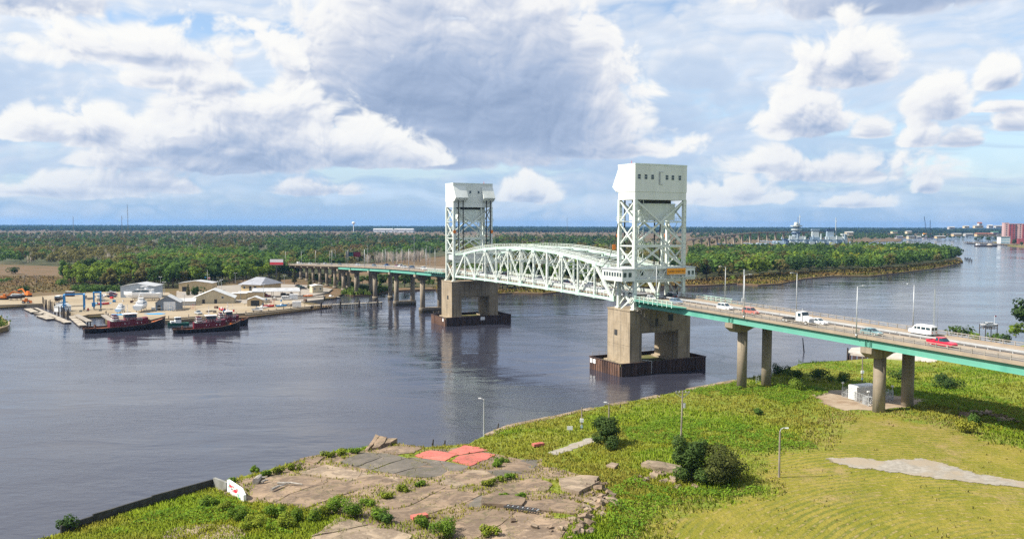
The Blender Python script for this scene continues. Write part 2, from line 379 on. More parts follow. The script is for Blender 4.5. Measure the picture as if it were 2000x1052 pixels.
M['woodl'] = mat('pale_deck_planks', (.42, .37, .30), (.30, .27, .22), 0.9, 0.9, 5)
M['orange'] = mat('orange_paint', (.70, .20, .03), rough=.5)
M['orangesign'] = mat('amber_sign', (.80, .33, .02), rough=.5)
M['red'] = mat('red_paint', (.55, .03, .03), rough=.4)
M['blue'] = mat('blue_paint', (.03, .22, .48), rough=.4)
M['maroon'] = mat('maroon_paint', (.14, .012, .022), (.10, .010, .018), .6, 0.45)
M['hull'] = mat('black_hull_paint', (.018, .016, .016), (.035, .024, .02), .5, 0.5)
def solid(name, c, **k):
    if name not in M: M[name] = mat(name, c, **k)
    return M[name]
def text_mesh(s, size, name):
    cu = bpy.data.curves.new(name, 'FONT'); cu.body = s; cu.size = size; cu.align_x = 'CENTER'; cu.align_y = 'CENTER'; cu.extrude = 0.01
    o = bpy.data.objects.new('tmp', cu); C.objects.link(o)
    me = bpy.data.meshes.new_from_object(o.evaluated_get(bpy.context.evaluated_depsgraph_get())); bpy.data.objects.remove(o); bpy.data.curves.remove(cu)
    return me

# ------------------------------------------------------------------ the setting: water, far land, near bank
def water_mat():
    m = bpy.data.materials.new('river_water'); m.use_nodes = True; t = m.node_tree; b = t.nodes['Principled BSDF']
    b.inputs['Base Color'].default_value = (.034, .036, .052, 1); b.inputs['Roughness'].default_value = 0.07; b.inputs['IOR'].default_value = 1.45
    geo = t.nodes.new('ShaderNodeNewGeometry'); P = S(t, geo.outputs['Position'])
    pat = nz(t, vmath(t, 'MULTIPLY', P, (.010, .022, 0)), 1.0, 4, 0.55, 0.8)       # wind lanes: calmer and rougher water
    r = pat.step(0.36, 0.64, 0.05, 0.17); t.links.new(r.o, b.inputs['Roughness'])
    w1 = nz(t, vmath(t, 'MULTIPLY', P, (.30, .55, 0)), 1.0, 5, 0.62, 0.3)
    w2 = nz(t, vmath(t, 'MULTIPLY', P, (.045, .09, 0)), 1.0, 3, 0.5, 0.5)
    h = w1 * (pat.step(0.35, 0.65, 0.25, 0.95)) + w2 * 2.6
    bn = t.nodes.new('ShaderNodeBump'); bn.inputs['Strength'].default_value = 1.0; bn.inputs['Distance'].default_value = 0.14
    t.links.new(h.o, bn.inputs['Height']); t.links.new(bn.outputs[0], b.inputs['Normal'])
    return m
M['water'] = water_mat()
FAR = 13000.0
mb = MB(); mb.quad((-FAR, -600, 0), (FAR, -600, 0), (FAR, FAR, 0), (-FAR, FAR, 0))
tag(mb.build('water', M['water'], fix=False), kind='structure')

# ---- near bank
_P0, _P1 = at(124, 1045, 2), at(1441, 739, 2)
_m = Vector((_P1.x - _P0.x, _P1.y - _P0.y)).normalized(); _n = Vector((_m.y, -_m.x))
SHORE_PX = [(60, 1066), (124, 1045), (378, 962), (476, 933), (570, 908), (665, 880), (700, 879), (735, 866), (778, 867), (831, 874), (877, 870), (917, 867), (950, 849), (1003, 829), (1082, 813), (1161, 795), (1260, 776.5), (1374, 751.5), (1441, 739), (1513, 724), (1572, 704), (1653, 699), (1760, 690), (2000, 668), (2400, 650)]
_sh = [at(u, v, 1.9).to_2d() for u, v in SHORE_PX]
_sa = [p.dot(_m) for p in _sh]; _sc = [p.dot(_n) for p in _sh]
_sa = [-140] + _sa + [900]; _sc = [-112] + _sc + [_sc[-1] + 330]
def bank_d(x, y):
    a = x * _m.x + y * _m.y
    return x * _n.x + y * _n.y - float(np.interp(a, _sa, _sc)), a
def ground(x, y):
    d, a = bank_d(x, y)
    if d < 0: return 1.9
    k = min(1.0, d / 12)
    return 1.9 + 0.060 * min(d, 60) + k * 0.35 * mnoise.noise((x * .06, y * .06, 3)) + k * 0.10 * mnoise.noise((x * .35, y * .35, 7))
def atg(u, v, dz=0.0):
    z = 3.0
    for _ in range(8):
        p = at(u, v, z); z = ground(p.x, p.y)
    return Vector((p.x, p.y, z + dz))
def inpoly(x, y, P):
    c = False; j = len(P) - 1
    for i in range(len(P)):
        xi, yi = P[i]; xj, yj = P[j]
        if (yi > y) != (yj > y) and x < (xj - xi) * (y - yi) / (yj - yi) + xi: c = not c
        j = i
    return c
def gpoly(px): return [tuple(atg(u, v).to_2d()) for u, v in px]
FIELD = gpoly([(1265, 1120), (1285, 1005), (1400, 975), (1510, 955), (1490, 915), (1465, 885), (1600, 870), (1650, 815), (1700, 800), (1800, 815), (2000, 868), (2200, 900), (2300, 1120)])
GRAVEL = gpoly([(1600, 893), (1660, 886), (1720, 893), (1800, 888), (1842, 895), (1905, 915), (2000, 931), (2100, 944), (2100, 957), (1990, 948), (1900, 938), (1800, 927), (1740, 919), (1665, 911)])
SANDPAD = gpoly([(1585, 768), (1625, 757), (1660, 758), (1720, 765), (1780, 768), (1815, 776), (1780, 790), (1700, 799), (1640, 797), (1610, 787)])
PATH2 = gpoly([(1068, 882), (1110, 868), (1150, 852), (1165, 851), (1168, 862), (1130, 876), (1085, 890)])
APRON = gpoly([(424, 962), (476, 939), (570, 913), (660, 886), (700, 885), (735, 872), (778, 873), (831, 879), (917, 872), (970, 886), (1040, 900), (1060, 895), (1062, 908), (1180, 938), (1172, 970), (1140, 985), (1128, 1010), (1105, 1060), (1090, 1090), (560, 1090), (640, 1040), (700, 1012), (640, 1005), (570, 990), (520, 985), (485, 985)])
def field_w(x, y):
    dm = 99.0
    for i in range(len(FIELD)):
        (x0, y0), (x1, y1) = FIELD[i], FIELD[(i + 1) % len(FIELD)]; L2 = (x1 - x0) ** 2 + (y1 - y0) ** 2; k = max(0, min(1, ((x - x0) * (x1 - x0) + (y - y0) * (y1 - y0)) / L2)); dm = min(dm, math.hypot(x - x0 - k * (x1 - x0), y - y0 - k * (y1 - y0)))
    return max(0.0, min(1.0, .5 + (dm if inpoly(x, y, FIELD) else -dm) / 12))
def grass_mat():
    m = bpy.data.materials.new('bank_grass'); m.use_nodes = True; t = m.node_tree; b = t.nodes['Principled BSDF']; b.inputs['Roughness'].default_value = .9; b.inputs['Specular IOR Level'].default_value = .1
    geo = t.nodes.new('ShaderNodeNewGeometry'); P = S(t, geo.outputs['Position'])
    at_ = t.nodes.new('ShaderNodeAttribute'); at_.attribute_name = 'field'; fld = S(t, at_.outputs['Fac'])
    n1 = nz(t, P, .05, 5, .6); n2 = nz(t, P, .9, 5, .65); n3 = nz(t, P, .16, 4, .6)
    weed = mixc(t, n3.step(.35, .65), (.135, .185, .024), (.19, .215, .036))
    weed = mixc(t, n2.step(.55, .75, 0, .7), weed, (.24, .195, .065))
    weed = mixc(t, n1.step(.5, .66, 0, .6), weed, (.23, .21, .05))
    # mown field: swaths, straw, bare soil
    rot = vmath(t, 'MULTIPLY', P, (1, 1, 0)); wv = t.nodes.new('ShaderNodeTexWave'); wv.wave_type = 'RINGS'; wv.rings_direction = 'SPHERICAL'; wv.inputs['Scale'].default_value = .24; wv.inputs['Distortion'].default_value = 3.2; wv.inputs['Detail'].default_value = 4; wv.inputs['Detail Scale'].default_value = .6
    off = vmath(t, 'ADD', rot, (-66, -78, 0)); t.links.new(off.o, wv.inputs['Vector'])
    sw = S(t, wv.outputs['Fac'])
    fcol = mixc(t, n3.step(.36, .64), (.165, .160, .019), (.225, .192, .036))
    fcol = mixc(t, (sw.step(.3, .9) * n1.step(.35, .6) * .8), fcol, (.098, .118, .018))
    fcol = mixc(t, (sw.step(.66, .98) * n2.step(.44, .68) * .8), fcol, (.33, .24, .115))
    fcol = mixc(t, nz(t, P, .085, 7, .72).step(.54, .70, 0, .8), fcol, (.29, .21, .10))
    col = mixc(t, (fld + (n2 - .5) * .7 + (n3 - .5) * 1.3).step(.3, .7), weed, fcol)
    t.links.new(col.o, b.inputs['Base Color'])
    bn = t.nodes.new('ShaderNodeBump'); bn.inputs['Distance'].default_value = .35; t.links.new((n2 + nz(t, P, 2.6, 3, .6) * .5).o, bn.inputs['Height']); t.links.new(bn.outputs[0], b.inputs['Normal'])
    return m
M['grass'] = grass_mat()
def near_bank():
    aa = list(np.arange(-130, 330, 1.6)) + list(np.arange(330, 880, 20.0))
    dd = [0, .35, .8, 1.5] + list(np.arange(2.6, 90, 1.6)) + [95, 105, 120, 140, 170, 210, 260, 330, 420]
    V, F, fl = [], [], []
    for a in aa:
        c = float(np.interp(a, _sa, _sc))
        for k, d in enumerate([-.05] + dd):
            x, y = _m.x * a + _n.x * (c + d), _m.y * a + _n.y * (c + d)
            V.append((x, y, ground(x, y) if k else -2.0)); fl.append(field_w(x, y))
    n = len(dd) + 1
    for i in range(len(aa) - 1):
        for k in range(n - 1): F.append((i * n + k, (i + 1) * n + k, (i + 1) * n + k + 1, i * n + k + 1))
    me = bpy.data.meshes.new('riverbank'); me.from_pydata(V, [], F); me.materials.append(M['grass'])
    at_ = me.attributes.new('field', 'FLOAT', 'POINT'); at_.data.foreach_set('value', fl)
    me.polygons.foreach_set('use_smooth', [True] * len(F)); me.update()
    return tag(put('ground', me), kind='structure')
near_bank()
def sheet(name, poly, dz, m, step=2.0, parent=None, wob=0.0, rim=0.0):
    """a thin sheet lying on the bank inside a polygon of places"""
    bm = bmesh.new()
    P = []
    for i, p in enumerate(poly):
        q = poly[(i + 1) % len(poly)]; L = math.hypot(q[0] - p[0], q[1] - p[1]); k = max(1, int(L / step))
        for j in range(k):
            x, y = p[0] + (q[0] - p[0]) * j / k, p[1] + (q[1] - p[1]) * j / k
            P.append((x + wob * mnoise.noise((x * .7, y * .7, 1)), y + wob * mnoise.noise((x * .7, y * .7, 5))))
    x0, x1 = min(p[0] for p in P), max(p[0] for p in P); y0, y1 = min(p[1] for p in P), max(p[1] for p in P)
    vs = [bm.verts.new((x, y, 0)) for x, y in P]
    es = [bm.edges.new((vs[i], vs[(i + 1) % len(vs)])) for i in range(len(vs))]
    bmesh.ops.triangle_fill(bm, use_beauty=True, edges=es)
    for _ in range(2 if not rim else 5):
        long_ = [e for e in bm.edges if e.calc_length() > step * 1.6]
        if long_: bmesh.ops.subdivide_edges(bm, edges=long_, cuts=1); bmesh.ops.triangulate(bm, faces=bm.faces)
    for v in bm.verts: v.co.z = ground(v.co.x, v.co.y) + dz
    for f in bm.faces:
        f.normal_update()
        if f.normal.z < 0: f.normal_flip()
    rv = []
    if rim:
        for v in bm.verts:
            dm = 99.0
            for i in range(len(P)):
                (xa, ya), (xb, yb) = P[i], P[(i + 1) % len(P)]; L2 = (xb - xa) ** 2 + (yb - ya) ** 2 + 1e-9; k = max(0, min(1, ((v.co.x - xa) * (xb - xa) + (v.co.y - ya) * (yb - ya)) / L2)); dm = min(dm, math.hypot(v.co.x - xa - k * (xb - xa), v.co.y - ya - k * (yb - ya)))
            rv.append(min(1.0, dm / rim))
    me = bpy.data.meshes.new(name); bm.to_mesh(me); bm.free(); me.materials.append(m)
    if rim: at_ = me.attributes.new('rim', 'FLOAT', 'POINT'); at_.data.foreach_set('value', rv)
    return put(name, me, parent)
def ragged(m):      # thin out a loose surface towards its rim, where grass grows through
    t = m.node_tree; a = t.nodes.new('ShaderNodeAttribute'); a.attribute_name = 'rim'; g = t.nodes.new('ShaderNodeNewGeometry'); k = (S(t, a.outputs['Fac']) + (nz(t, S(t, g.outputs['Position']), .9, 6, .7) - .5) * 1.9).step(.32, .48)
    tr = t.nodes.new('ShaderNodeBsdfTransparent'); mx = t.nodes.new('ShaderNodeMixShader'); t.links.new(k.o, mx.inputs[0]); t.links.new(tr.outputs[0], mx.inputs[1]); t.links.new(t.nodes['Principled BSDF'].outputs[0], mx.inputs[2]); t.links.new(mx.outputs[0], t.nodes['Material Output'].inputs[0])
M['gravel'] = mat('pale_gravel', (.30, .275, .235), (.22, .20, .165), 1.2, .95, 6, c3=(.27, .225, .165), s3=.2, bump=.04); M['sand'] = mat('dirt_pad', (.31, .245, .175), (.22, .155, .10), .35, .95, 6, c3=(.33, .27, .20), s3=.1)
ragged(M['gravel']); ragged(M['sand'])
tag(sheet('gravel_path', GRAVEL, .06, M['gravel'], 1.0, wob=1.0, rim=1.6), kind='structure')
tag(sheet('sandy_ground', SANDPAD, .06, M['sand'], 1.0, wob=.9, rim=1.8), kind='structure')
tag(sheet('asphalt_path', PATH2, .06, M['gravel'], 1.0, wob=.8, rim=1.0), kind='structure')
apron = tag(sheet('concrete_apron_ground', APRON, .05, M['concrete_old'], step=3, wob=.5), kind='structure')

# ---- far land: marsh, woods floor, boatyard ground
def land_mat():
    m = bpy.data.materials.new('marsh'); m.use_nodes = True; t = m.node_tree; b = t.nodes['Principled BSDF']; b.inputs['Roughness'].default_value = .95; b.inputs['Specular IOR Level'].default_value = .1
    geo = t.nodes.new('ShaderNodeNewGeometry'); P = vmath(t, 'MULTIPLY', S(t, geo.outputs['Position']), (1, 1, 0))
    n1 = nz(t, P, .006, 5, .6); n2 = nz(t, P, .05, 5, .65); n3 = nz(t, P, .35, 4, .6)
    c = mixc(t, n2.step(.38, .64), (.150, .098, .058), (.115, .085, .048))
    c = mixc(t, n1.step(.50, .60, 0, .8), c, (.095, .085, .034))
    c = mixc(t, n3.step(.52, .72, 0, .55), c, (.062, .066, .024))
    t.links.new(c.o, b.inputs['Base Color']); return m
M['marsh'] = land_mat()
M['bankgrass'] = mat('yellow_green_reeds', (.17, .155, .03), (.115, .12, .025), .12, .95, 5, c3=(.20, .14, .055), s3=.03)
def land(name, px, z, m, extra=(), close=(), skirt=True):
    P = [at(u, v, z) for u, v in px] + [Vector((x, y, z)) for x, y in extra]
    bm = bmesh.new(); vs = [bm.verts.new(p) for p in P]
    es = [bm.edges.new((vs[i], vs[(i + 1) % len(vs)])) for i in range(len(vs))]
    bmesh.ops.triangle_fill(bm, use_beauty=True, edges=es)
    for f in bm.faces:
        f.normal_update()
        if f.normal.z < 0: f.normal_flip()
    if skirt:
        lo = [bm.verts.new((p.x, p.y - .0, -2.0)) for p in P]
        for i in range(len(px) - 1): bm.faces.new((vs[i], lo[i], lo[i + 1], vs[i + 1]))
    me = bpy.data.meshes.new(name); bm.to_mesh(me); bm.free(); me.materials.append(m)
    return tag(put(name, me), kind='structure')
FARSHORE = [(-700, 640), (-60, 611), (0, 606), (84, 600), (120, 610), (160, 624), (205, 622), (207, 634), (232, 640), (330, 632), (480, 622), (608, 606), (650, 600), (600, 592), (590, 590), (655, 583), (672, 574), (690, 578), (720, 577), (745, 571), (790, 567), (850, 565), (905, 566), (960, 574), (1000, 571), (1060, 572), (1120, 566), (1190, 562), (1260, 556), (1360, 555), (1400, 553), (1439, 550), (1480, 553), (1525, 550), (1571, 540), (1627, 534), (1700, 534), (1769, 525.6), (1835, 517), (1881, 506), (1876, 497), (1800, 483), (1700, 474), (1640, 470), (1700, 468), (1759, 466), (1763, 460), (1850, 456), (1955, 454), (2060, 453), (2300, 452)]
land('far_ground', FARSHORE, .8, M['marsh'], extra=[(FAR, 1900), (FAR, FAR), (-FAR, FAR), (-FAR, 340)])
land('right_bank_ground', [(1938, 466), (1975, 474), (2040, 480), (2200, 500)], 1.2, M['bankgrass'], extra=[(3000, 1200), (3000, 2300)])
land('islet_ground', [(-200, 665), (0, 648), (16, 643), (17, 636), (2, 622), (-200, 600)], 1.6, M['bankgrass'])

# ------------------------------------------------------------------ the lift bridge
TB = 8.5            # trusses stand at t = +-TB
PAN = 10.05; S0 = 6.4
def bthing(name, label, cat, t, s, z=0.0, group=None): return thing(name, label, cat, BW(t, s, z), TH, group)
def relmb(): return MB()
# ---- lift span
span = bthing('lift_span', 'pale green steel truss span between the two lift towers', 'bridge span', 0, 0)
def zb(s): return 21.1 + 0.55 * (1 - ((s - 66.7) / 60.3) ** 2)
_zt = [(16.4, 31.7), (26.5, 33.0), (36.5, 33.9), (46.6, 34.6), (56.6, 35.0), (66.7, 35.1), (76.8, 35.0), (86.8, 34.6), (96.9, 33.9), (107, 32.9), (117, 31.4)]
def zt(s): return float(np.interp(s, [k[0] for k in _zt], [k[1] for k in _zt]))
for t in (-TB, TB):
    sn = [S0 + PAN * i for i in range(13)]
    for i in range(12):
        MB().bar((t, sn[i], zb(sn[i])), (t, sn[i + 1], zb(sn[i + 1])), .62, .82).build('bottom_chord', M['mint2'], span)
    for i in range(1, 11):
        MB().bar((t, sn[i], zt(sn[i])), (t, sn[i + 1], zt(sn[i + 1])), .75, .82).build('top_chord', M['mint2'], span)
    for a, b in ((1, 0), (11, 12)):
        MB().bar((t, sn[a], zt(sn[a])), (t, sn[b], zb(sn[b])), .70, .80).build('end_post', M['mint'], span)
    for i in range(1, 12):
        o = MB(); p, q = (t, sn[i], zb(sn[i]) + .4), (t, sn[i], zt(sn[i]) - .4)
        for e in (-.24, .24): o.bar((t + e, p[1], p[2]), (t + e, q[1], q[2]), .12, .44, (0, 1, 0))
        for k in range(1, 14, 2):
            z0 = p[2] + (q[2] - p[2]) * k / 14; o.box(t - .2, t + .2, p[1] - .2, p[1] + .2, z0 - .3, z0 + .3)
        o.build('vertical_post', M['mint'], span)
    for i in range(1, 11):
        a, b = (i, i + 1)
        pa = (t, sn[a], zt(sn[a]) - .3) if a % 2 else (t, sn[a], zb(sn[a]) + .3)
        pb = (t, sn[b], zt(sn[b]) - .3) if b % 2 else (t, sn[b], zb(sn[b]) + .3)
        pa, pb = Vector(pa), Vector(pb); o = MB()
        for e in (-.22, .22): o.bar(pa + Vector((e, 0, 0)), pb + Vector((e, 0, 0)), .11, .36)
        for k in range(1, 12, 2):
            c = pa.lerp(pb, k / 12); d = (pb - pa).normalized() * .32; o.bar(c - d, c + d, .34, .26)
        o.build('diagonal', M['mint'], span)
    g = MB()
    for i in range(0, 13):     # gusset plates
        z = zb(sn[i]); g.box(t - .36, t + .36, sn[i] - (1.1 if i % 2 == 0 else .6), sn[i] + (1.1 if i % 2 == 0 else .6), z - .55, z + (1.1 if i % 2 == 0 else .6))
        if 0 < i < 12:
            z = zt(sn[i]); g.box(t - .42, t + .42, sn[i] - (1.1 if i % 2 else .6), sn[i] + (1.1 if i % 2 else .6), z - (1.1 if i % 2 else .6), z + .51)
    g.build('gusset_plate', M['mint2'], span)['kind'] = 'stuff'
    # inspection walk on the top chord with hand rails, running down to the towers
    w = MB(); pts = [(3.0, 31.0), (9, 31.1)] + [(s, z + .55) for s, z in _zt] + [(124.5, 30.9), (130.5, 30.7)]
    for (a, za), (b, zb_) in zip(pts, pts[1:]):
        w.bar((t, a, za), (t, b, zb_), .8, .12)
        for sd in (-.42, .42):
            for hh in (.55, 1.05): w.bar((t + sd, a, za + hh), (t + sd, b, zb_ + hh), .07, .07)
            n = max(2, int((b - a) / 1.7))
            for k in range(n):
                f = k / n; w.bar((t + sd, a + (b - a) * f, za + (zb_ - za) * f), (t + sd, a + (b - a) * f, za + (zb_ - za) * f + 1.08), .07, .07)
    w.build('walkway_rail', M['mint'], span)
for i in range(1, 12):
    s = S0 + PAN * i; z = zt(s)
    MB().bar((-TB + .4, s, z), (TB - .4, s, z), .5, .55).build('top_strut', M['mint'], span)
    if i not in (1, 11):
        o = MB(); zl = max(27.6, z - 5.0)
        o.bar((-TB + .3, s, zl), (TB - .3, s, zl), .32, .36)
        for a, b in ((-TB + .3, -2.8), (2.8, TB - .3)):
            o.bar((a, s, zl if a < 0 else z - .3), (b, s, z - .3 if a < 0 else zl), .26, .26)
        o.bar((-2.8, s, z - .3), (0, s, zl), .22, .22); o.bar((2.8, s, z - .3), (0, s, zl), .22, .22)
        o.build('sway_frame', M['mint'], span)
for i in range(1, 11):
    a, b = S0 + PAN * i, S0 + PAN * (i + 1)
    for sg in (-1, 1): MB().bar((-sg * (TB - .4), a, zt(a) - .1 + .02 * sg), (sg * (TB - .4), b, zt(b) - .1 + .02 * sg), .28, .26).build('lateral_brace', M['mint'], span)
for i, sg in ((0, 1), (12, -1)):
    s = S0 + PAN * i
    o = MB(); o.box(-TB - .5, TB + .5, s - sg * 2.4 - .4, s - sg * 2.4 + .4, 29.0, 31.2); o.build('lifting_girder', M['mint2'], span)
    for t in (-TB, TB):
        MB().bar((t, s - sg * 2.4, 29.2), (t, s, zb(s) + .4), .55, .6, (1, 0, 0)).build('hanger_post', M['mint'], span)
        MB().bar((t, s - sg * 2.4, 30.5), (t, s + sg * PAN, zt(s + sg * PAN)), .55, .7).build('top_chord', M['mint2'], span)
    s1 = s + sg * 7.5
    o = MB(); o.box(-TB + .4, TB - .4, s1 - .2, s1 + .2, 27.2, 29.3)
    for sd in (-1, 1): o.bar((sd * (TB - .4), s1, 25.6), (sd * (TB - 3), s1, 27.3), .3, .3)
    o.build('portal_frame', M['mint'], span)
o = MB()
n = 24
for k in range(n):
    a, b = S0 + 120.6 * k / n, S0 + 120.6 * (k + 1) / n
    for (x0, x1, dz, m) in ((-7.7, 7.7, 0, 0), (-7.0, -.6, .012, 1), (.6, 7.0, .012, 1)):
        za, zb2 = zroad(a) + dz, zroad(b) + dz
        if m == 0:
            o.add([(x0, a, za - .35), (x1, a, za - .35), (x1, a, za), (x0, a, za), (x0, b, zb2 - .35), (x1, b, zb2 - .35), (x1, b, zb2), (x0, b, zb2)], [(0, 1, 5, 4), (2, 3, 7, 6), (1, 2, 6, 5), (3, 0, 4, 7)], 0)
        else: o.quad((x0, a, za), (x1, a, za), (x1, b, zb2), (x0, b, zb2), 1)
M['grating'] = mat('steel_deck_grating', (.20, .20, .205), (.15, .15, .155), .5, .6)
o.build('road_deck', [M['deck'], M['grating']], span)
for i in range(13):
    s = S0 + PAN * i; MB().box(-TB + .32, TB - .32, s - .22, s + .22, zroad(s) - 1.55, zroad(s) - .36).build('floor_beam', M['mint'], span)
for t in (-6.5, -3.2, 0, 3.2, 6.5):
    o = MB(); o.bar((t, S0, zroad(S0) - .75), (t, 66.7, zroad(66.7) - .75), .3, .7); o.bar((t, 66.7, zroad(66.7) - .75), (t, 127, zroad(127) - .75), .3, .7); o.build('stringer', M['mint'], span)
for t in (-7.6, 7.6):       # railing: posts and rails, white
    o = MB(); n = 60
    for k in range(n + 1):
        s = S0 + 120.6 * k / n; z = zroad(s); o.box(t - .11, t + .11, s - .11, s + .11, z - .7, z + 1.25)
        if k < n:
            s2 = S0 + 120.6 * (k + 1) / n
            for h, w in ((.45, .22), (.8, .22), (1.15, .18)): o.bar((t, s, z + h), (t, s2, zroad(s2) + h), .07, w)
    o.build('railing', M['mint'], span)
o = MB(); o.bar((0, S0, zroad(S0) + .55), (0, 66.7, zroad(66.7) + .55), .2, .45); o.bar((0, 66.7, zroad(66.7) + .55), (0, 127, zroad(127) + .55), .2, .45)
for k in range(40): s = S0 + 1 + 3 * k; o.box(-.08, .08, s - .06, s + .06, zroad(s), zroad(s) + .5)
o.build('median_guardrail', M['galv'], span)

# ---- towers. local frame: +y points to the span
def lift_tower(near):
    lab = 'nearer pale green lift tower with white machinery house and amber sign' if near else 'farther pale green lift tower with white machinery house and sheave hoods'
    root = thing('lift_tower', lab, 'bridge tower', BW(0, 0 if near else 130, 0), TH if near else TH + math.pi, 'lift towers of the bridge')
    W_, YL, YS = 9.0, -5.6, 2.3; ZB, ZH = 18.95, 51.5
    def part(name, mb_, m='mint', par=None): return mb_.build(name, M[m], par or root)
    for x in (-W_, W_):
        for y in (YL, YS):
            o = MB(); r = .46
            for e in (-r, r): o.box(x + e - .06, x + e + .06, y - r, y + r, ZB, ZH)
            z = ZB
            while z < ZH:
                o.box(x - r + .06, x + r - .06, y - r, y + r, z, min(z + 1.05, ZH)); z += 1.62
            o.box(x - r + .07, x + r - .07, y - r + .12, y + r - .12, ZB, ZH)
            o.box(x - .9, x + .9, y - .9, y + .9, ZB - .02, ZB + .35)
            part('leg', o)
    lev = [51.2, 44.8, 37.6, 31.2]
    for y in (YL, YS):
        for sg in (-1, 1): part('brace', MB().bar((sg * W_, y + .05 * sg, 51.2), (-sg * W_, y + .05 * sg, 38.1), .5, .55, (0, 1, 0)))
        part('strut', MB().bar((-W_, y, 44.8), (W_, y, 44.8), .34, .34)); part('strut', MB().bar((-W_, y, 37.6), (W_, y, 37.6), .5, .6))
        for sg in (-1, 1): part('brace', MB().bar((0, y, 37.3), (sg * (W_ - .3), y, 31.6), .5, .5, (0, 1, 0)))
        part('strut', MB().bar((-W_, y, 31.2), (W_, y, 31.2), .5, .8))
        o = MB(); o.box(-W_ + .4, W_ - .4, y - .15, y + .15, 26.9, 28.0)
        for sg in (-1, 1): o.bar((sg * (W_ - .4), y, 25.2), (sg * (W_ - 3.6), y, 27.0), .3, .35)
        part('portal_beam', o)
    for x in (-W_, W_):
        for z1, z0 in ((51.2, 44.9), (44.6, 37.8), (37.4, 31.4)):
            for a, b in ((YL, YS), (YS, YL)): part('brace', MB().bar((x + (.04 if a == YL else -.04), a, z1), (x + (.04 if a == YL else -.04), b, z0), .36, .36, (1, 0, 0)))
            part('strut', MB().bar((x, YL, z0 - .1), (x, YS, z0 - .1), .36, .36, (1, 0, 0)))
        for a, b in ((YL, YS), (YS, YL)): part('brace', MB().bar((x + (.04 if a == YL else -.04), a, 27.0), (x + (.04 if a == YL else -.04), b, 19.6), .34, .34, (1, 0, 0)))
        part('brace', MB().bar((x - .5, YL, 19.4), (x - .5, YL + 3.4, 22.6), .5, .34, (1, 0, 0)))
    # machinery house with a skirt, sheave hoods over the span
    HW, HL, HS = 9.55, -6.05, 2.65
    o = MB(); o.box(-HW, HW, HL, HS, 53.65, 61.45); house = part('machinery_house', o, 'white_steel')
    part('parapet', MB().box(-HW - .05, HW + .05, HL - .05, HS + .05, 61.45, 61.9), 'mint', house)
    part('skirt', MB().box(-HW + .12, HW - .12, HL + .12, HS - .12, 51.35, 53.65), 'white_steel', house)
    for x0, x1 in ((-HW, -4.0), (3.6, HW)):
        o = MB(); o.profile([(HS - .01, 60.6), (HS + 2.85, 55.5), (HS + 2.85, 55.3), (HS + 1.0, 53.9), (HS - .01, 53.9)], x0, x1); part('sheave_hood', o, 'white_steel', house)
        o = MB()
        for k in range(5):
            xx = x0 + .3 + (x1 - x0 - .6) * k / 4; o.bar((xx, HS + 2.7, 55.35), (xx, HS + .9, 53.8), .16, .25)
        part('hood_rib', o, 'mint', house)
    wx = (-8.1, -5.7, -3.3, 2.0, 4.2, 6.8)
    for k, x in enumerate(wx):
        f = part('window', MB().box(x - .55, x + .55, HL - .05, HL - .012, 57.3, 58.75), 'white_steel', house)
        for dz in (0, .70): part('pane', MB().box(x - .47, x + .47, HL - .08, HL - .052, 57.38 + dz, 57.98 + dz), 'glass', f)
    for x in (-2.6, 1.4):
        f = part('window', MB().box(x - .5, x + .5, HS + .012, HS + .05, 57.3, 58.6), 'white_steel', house); part('pane', MB().box(x - .42, x + .42, HS + .052, HS + .08, 57.4, 58.5), 'glass', f)
    o = MB()       # ladder hoop on the land wall
    for a, b in (((-.9, 59.6), (.6, 59.6)), ((-.9, 55.9), (.6, 55.9)), ((-.9, 55.9), (-.9, 59.6)), ((-.55, 55.9), (-.55, 59.6))): o.bar((a[0], HL - .1, a[1]), (b[0], HL - .1, b[1]), .12, .12, (0, 1, 0))
    for k in range(9): o.bar((-.9, HL - .1, 56.1 + k * .42), (-.55, HL - .1, 56.1 + k * .42), .07, .07, (0, 1, 0))
    part('ladder', o, 'galv', house)
    o = MB(); o.tube((-6.5, 0, 61.9), (-6.5, 0, 63.1), .09, .05, 6); o.box(-6.8, -6.2, -.3, .3, 61.9, 62.1); part('beacon', o, 'red', house)
    # counterweight, ropes, sheave gear
    part('counterweight', MB().box(-6.6, 6.6, -4.2, 1.0, 45.3, 49.9).box(-6.7, 6.7, -4.3, 1.1, 49.9, 50.3))
    part('counterweight_guide', MB().box(-6.0, 5.6, -3.6, .4, 50.3, 51.3), 'dark')
    for x in (-7.7, -5.8, 5.5, 7.7):
        o = MB(); 
        for k in range(4): o.tube((x - .21 + k * .14, HS + 1.6, 54.4), (x - .21 + k * .14, HS + 1.6, 31.2), .065, n=5)
        part('hoist_rope', o, 'dark')
        o = MB()
        for k in range(4): o.tube((x * .8 - .21 + k * .14, -1.5, 53.5), (x * .8 - .21 + k * .14, -1.5, 50.2), .065, n=5)
        part('counterweight_rope', o, 'dark')
    for x in (-4.6, 6.2):       # span guide columns inside the tower
        o = MB(); o.box(x - .35, x + .35, .9, 1.6, 31.4, 51.3)
        part('guide_column', o)
    # stair and lift shaft by the left legs
    o = MB()
    for x in (-7.6, -5.4):
        for y in (-4.6, -2.4): o.bar((x, y, 31.4), (x, y, 51.3), .16, .16)
    z = 31.6
    while z < 50:
        o.bar((-7.6, -4.6, z), (-5.4, -4.6, z), .12, .12); o.bar((-7.6, -4.6, z), (-5.4, -4.6, z + 2.6), .10, .10, (0, 1, 0)); o.bar((-7.6, -2.4, z), (-7.6, -4.6, z + 2.6), .1, .1, (1, 0, 0)); o.bar((-5.4, -4.6, z), (-5.4, -2.4, z), .12, .12); z += 2.6
    part('stair_shaft', o)
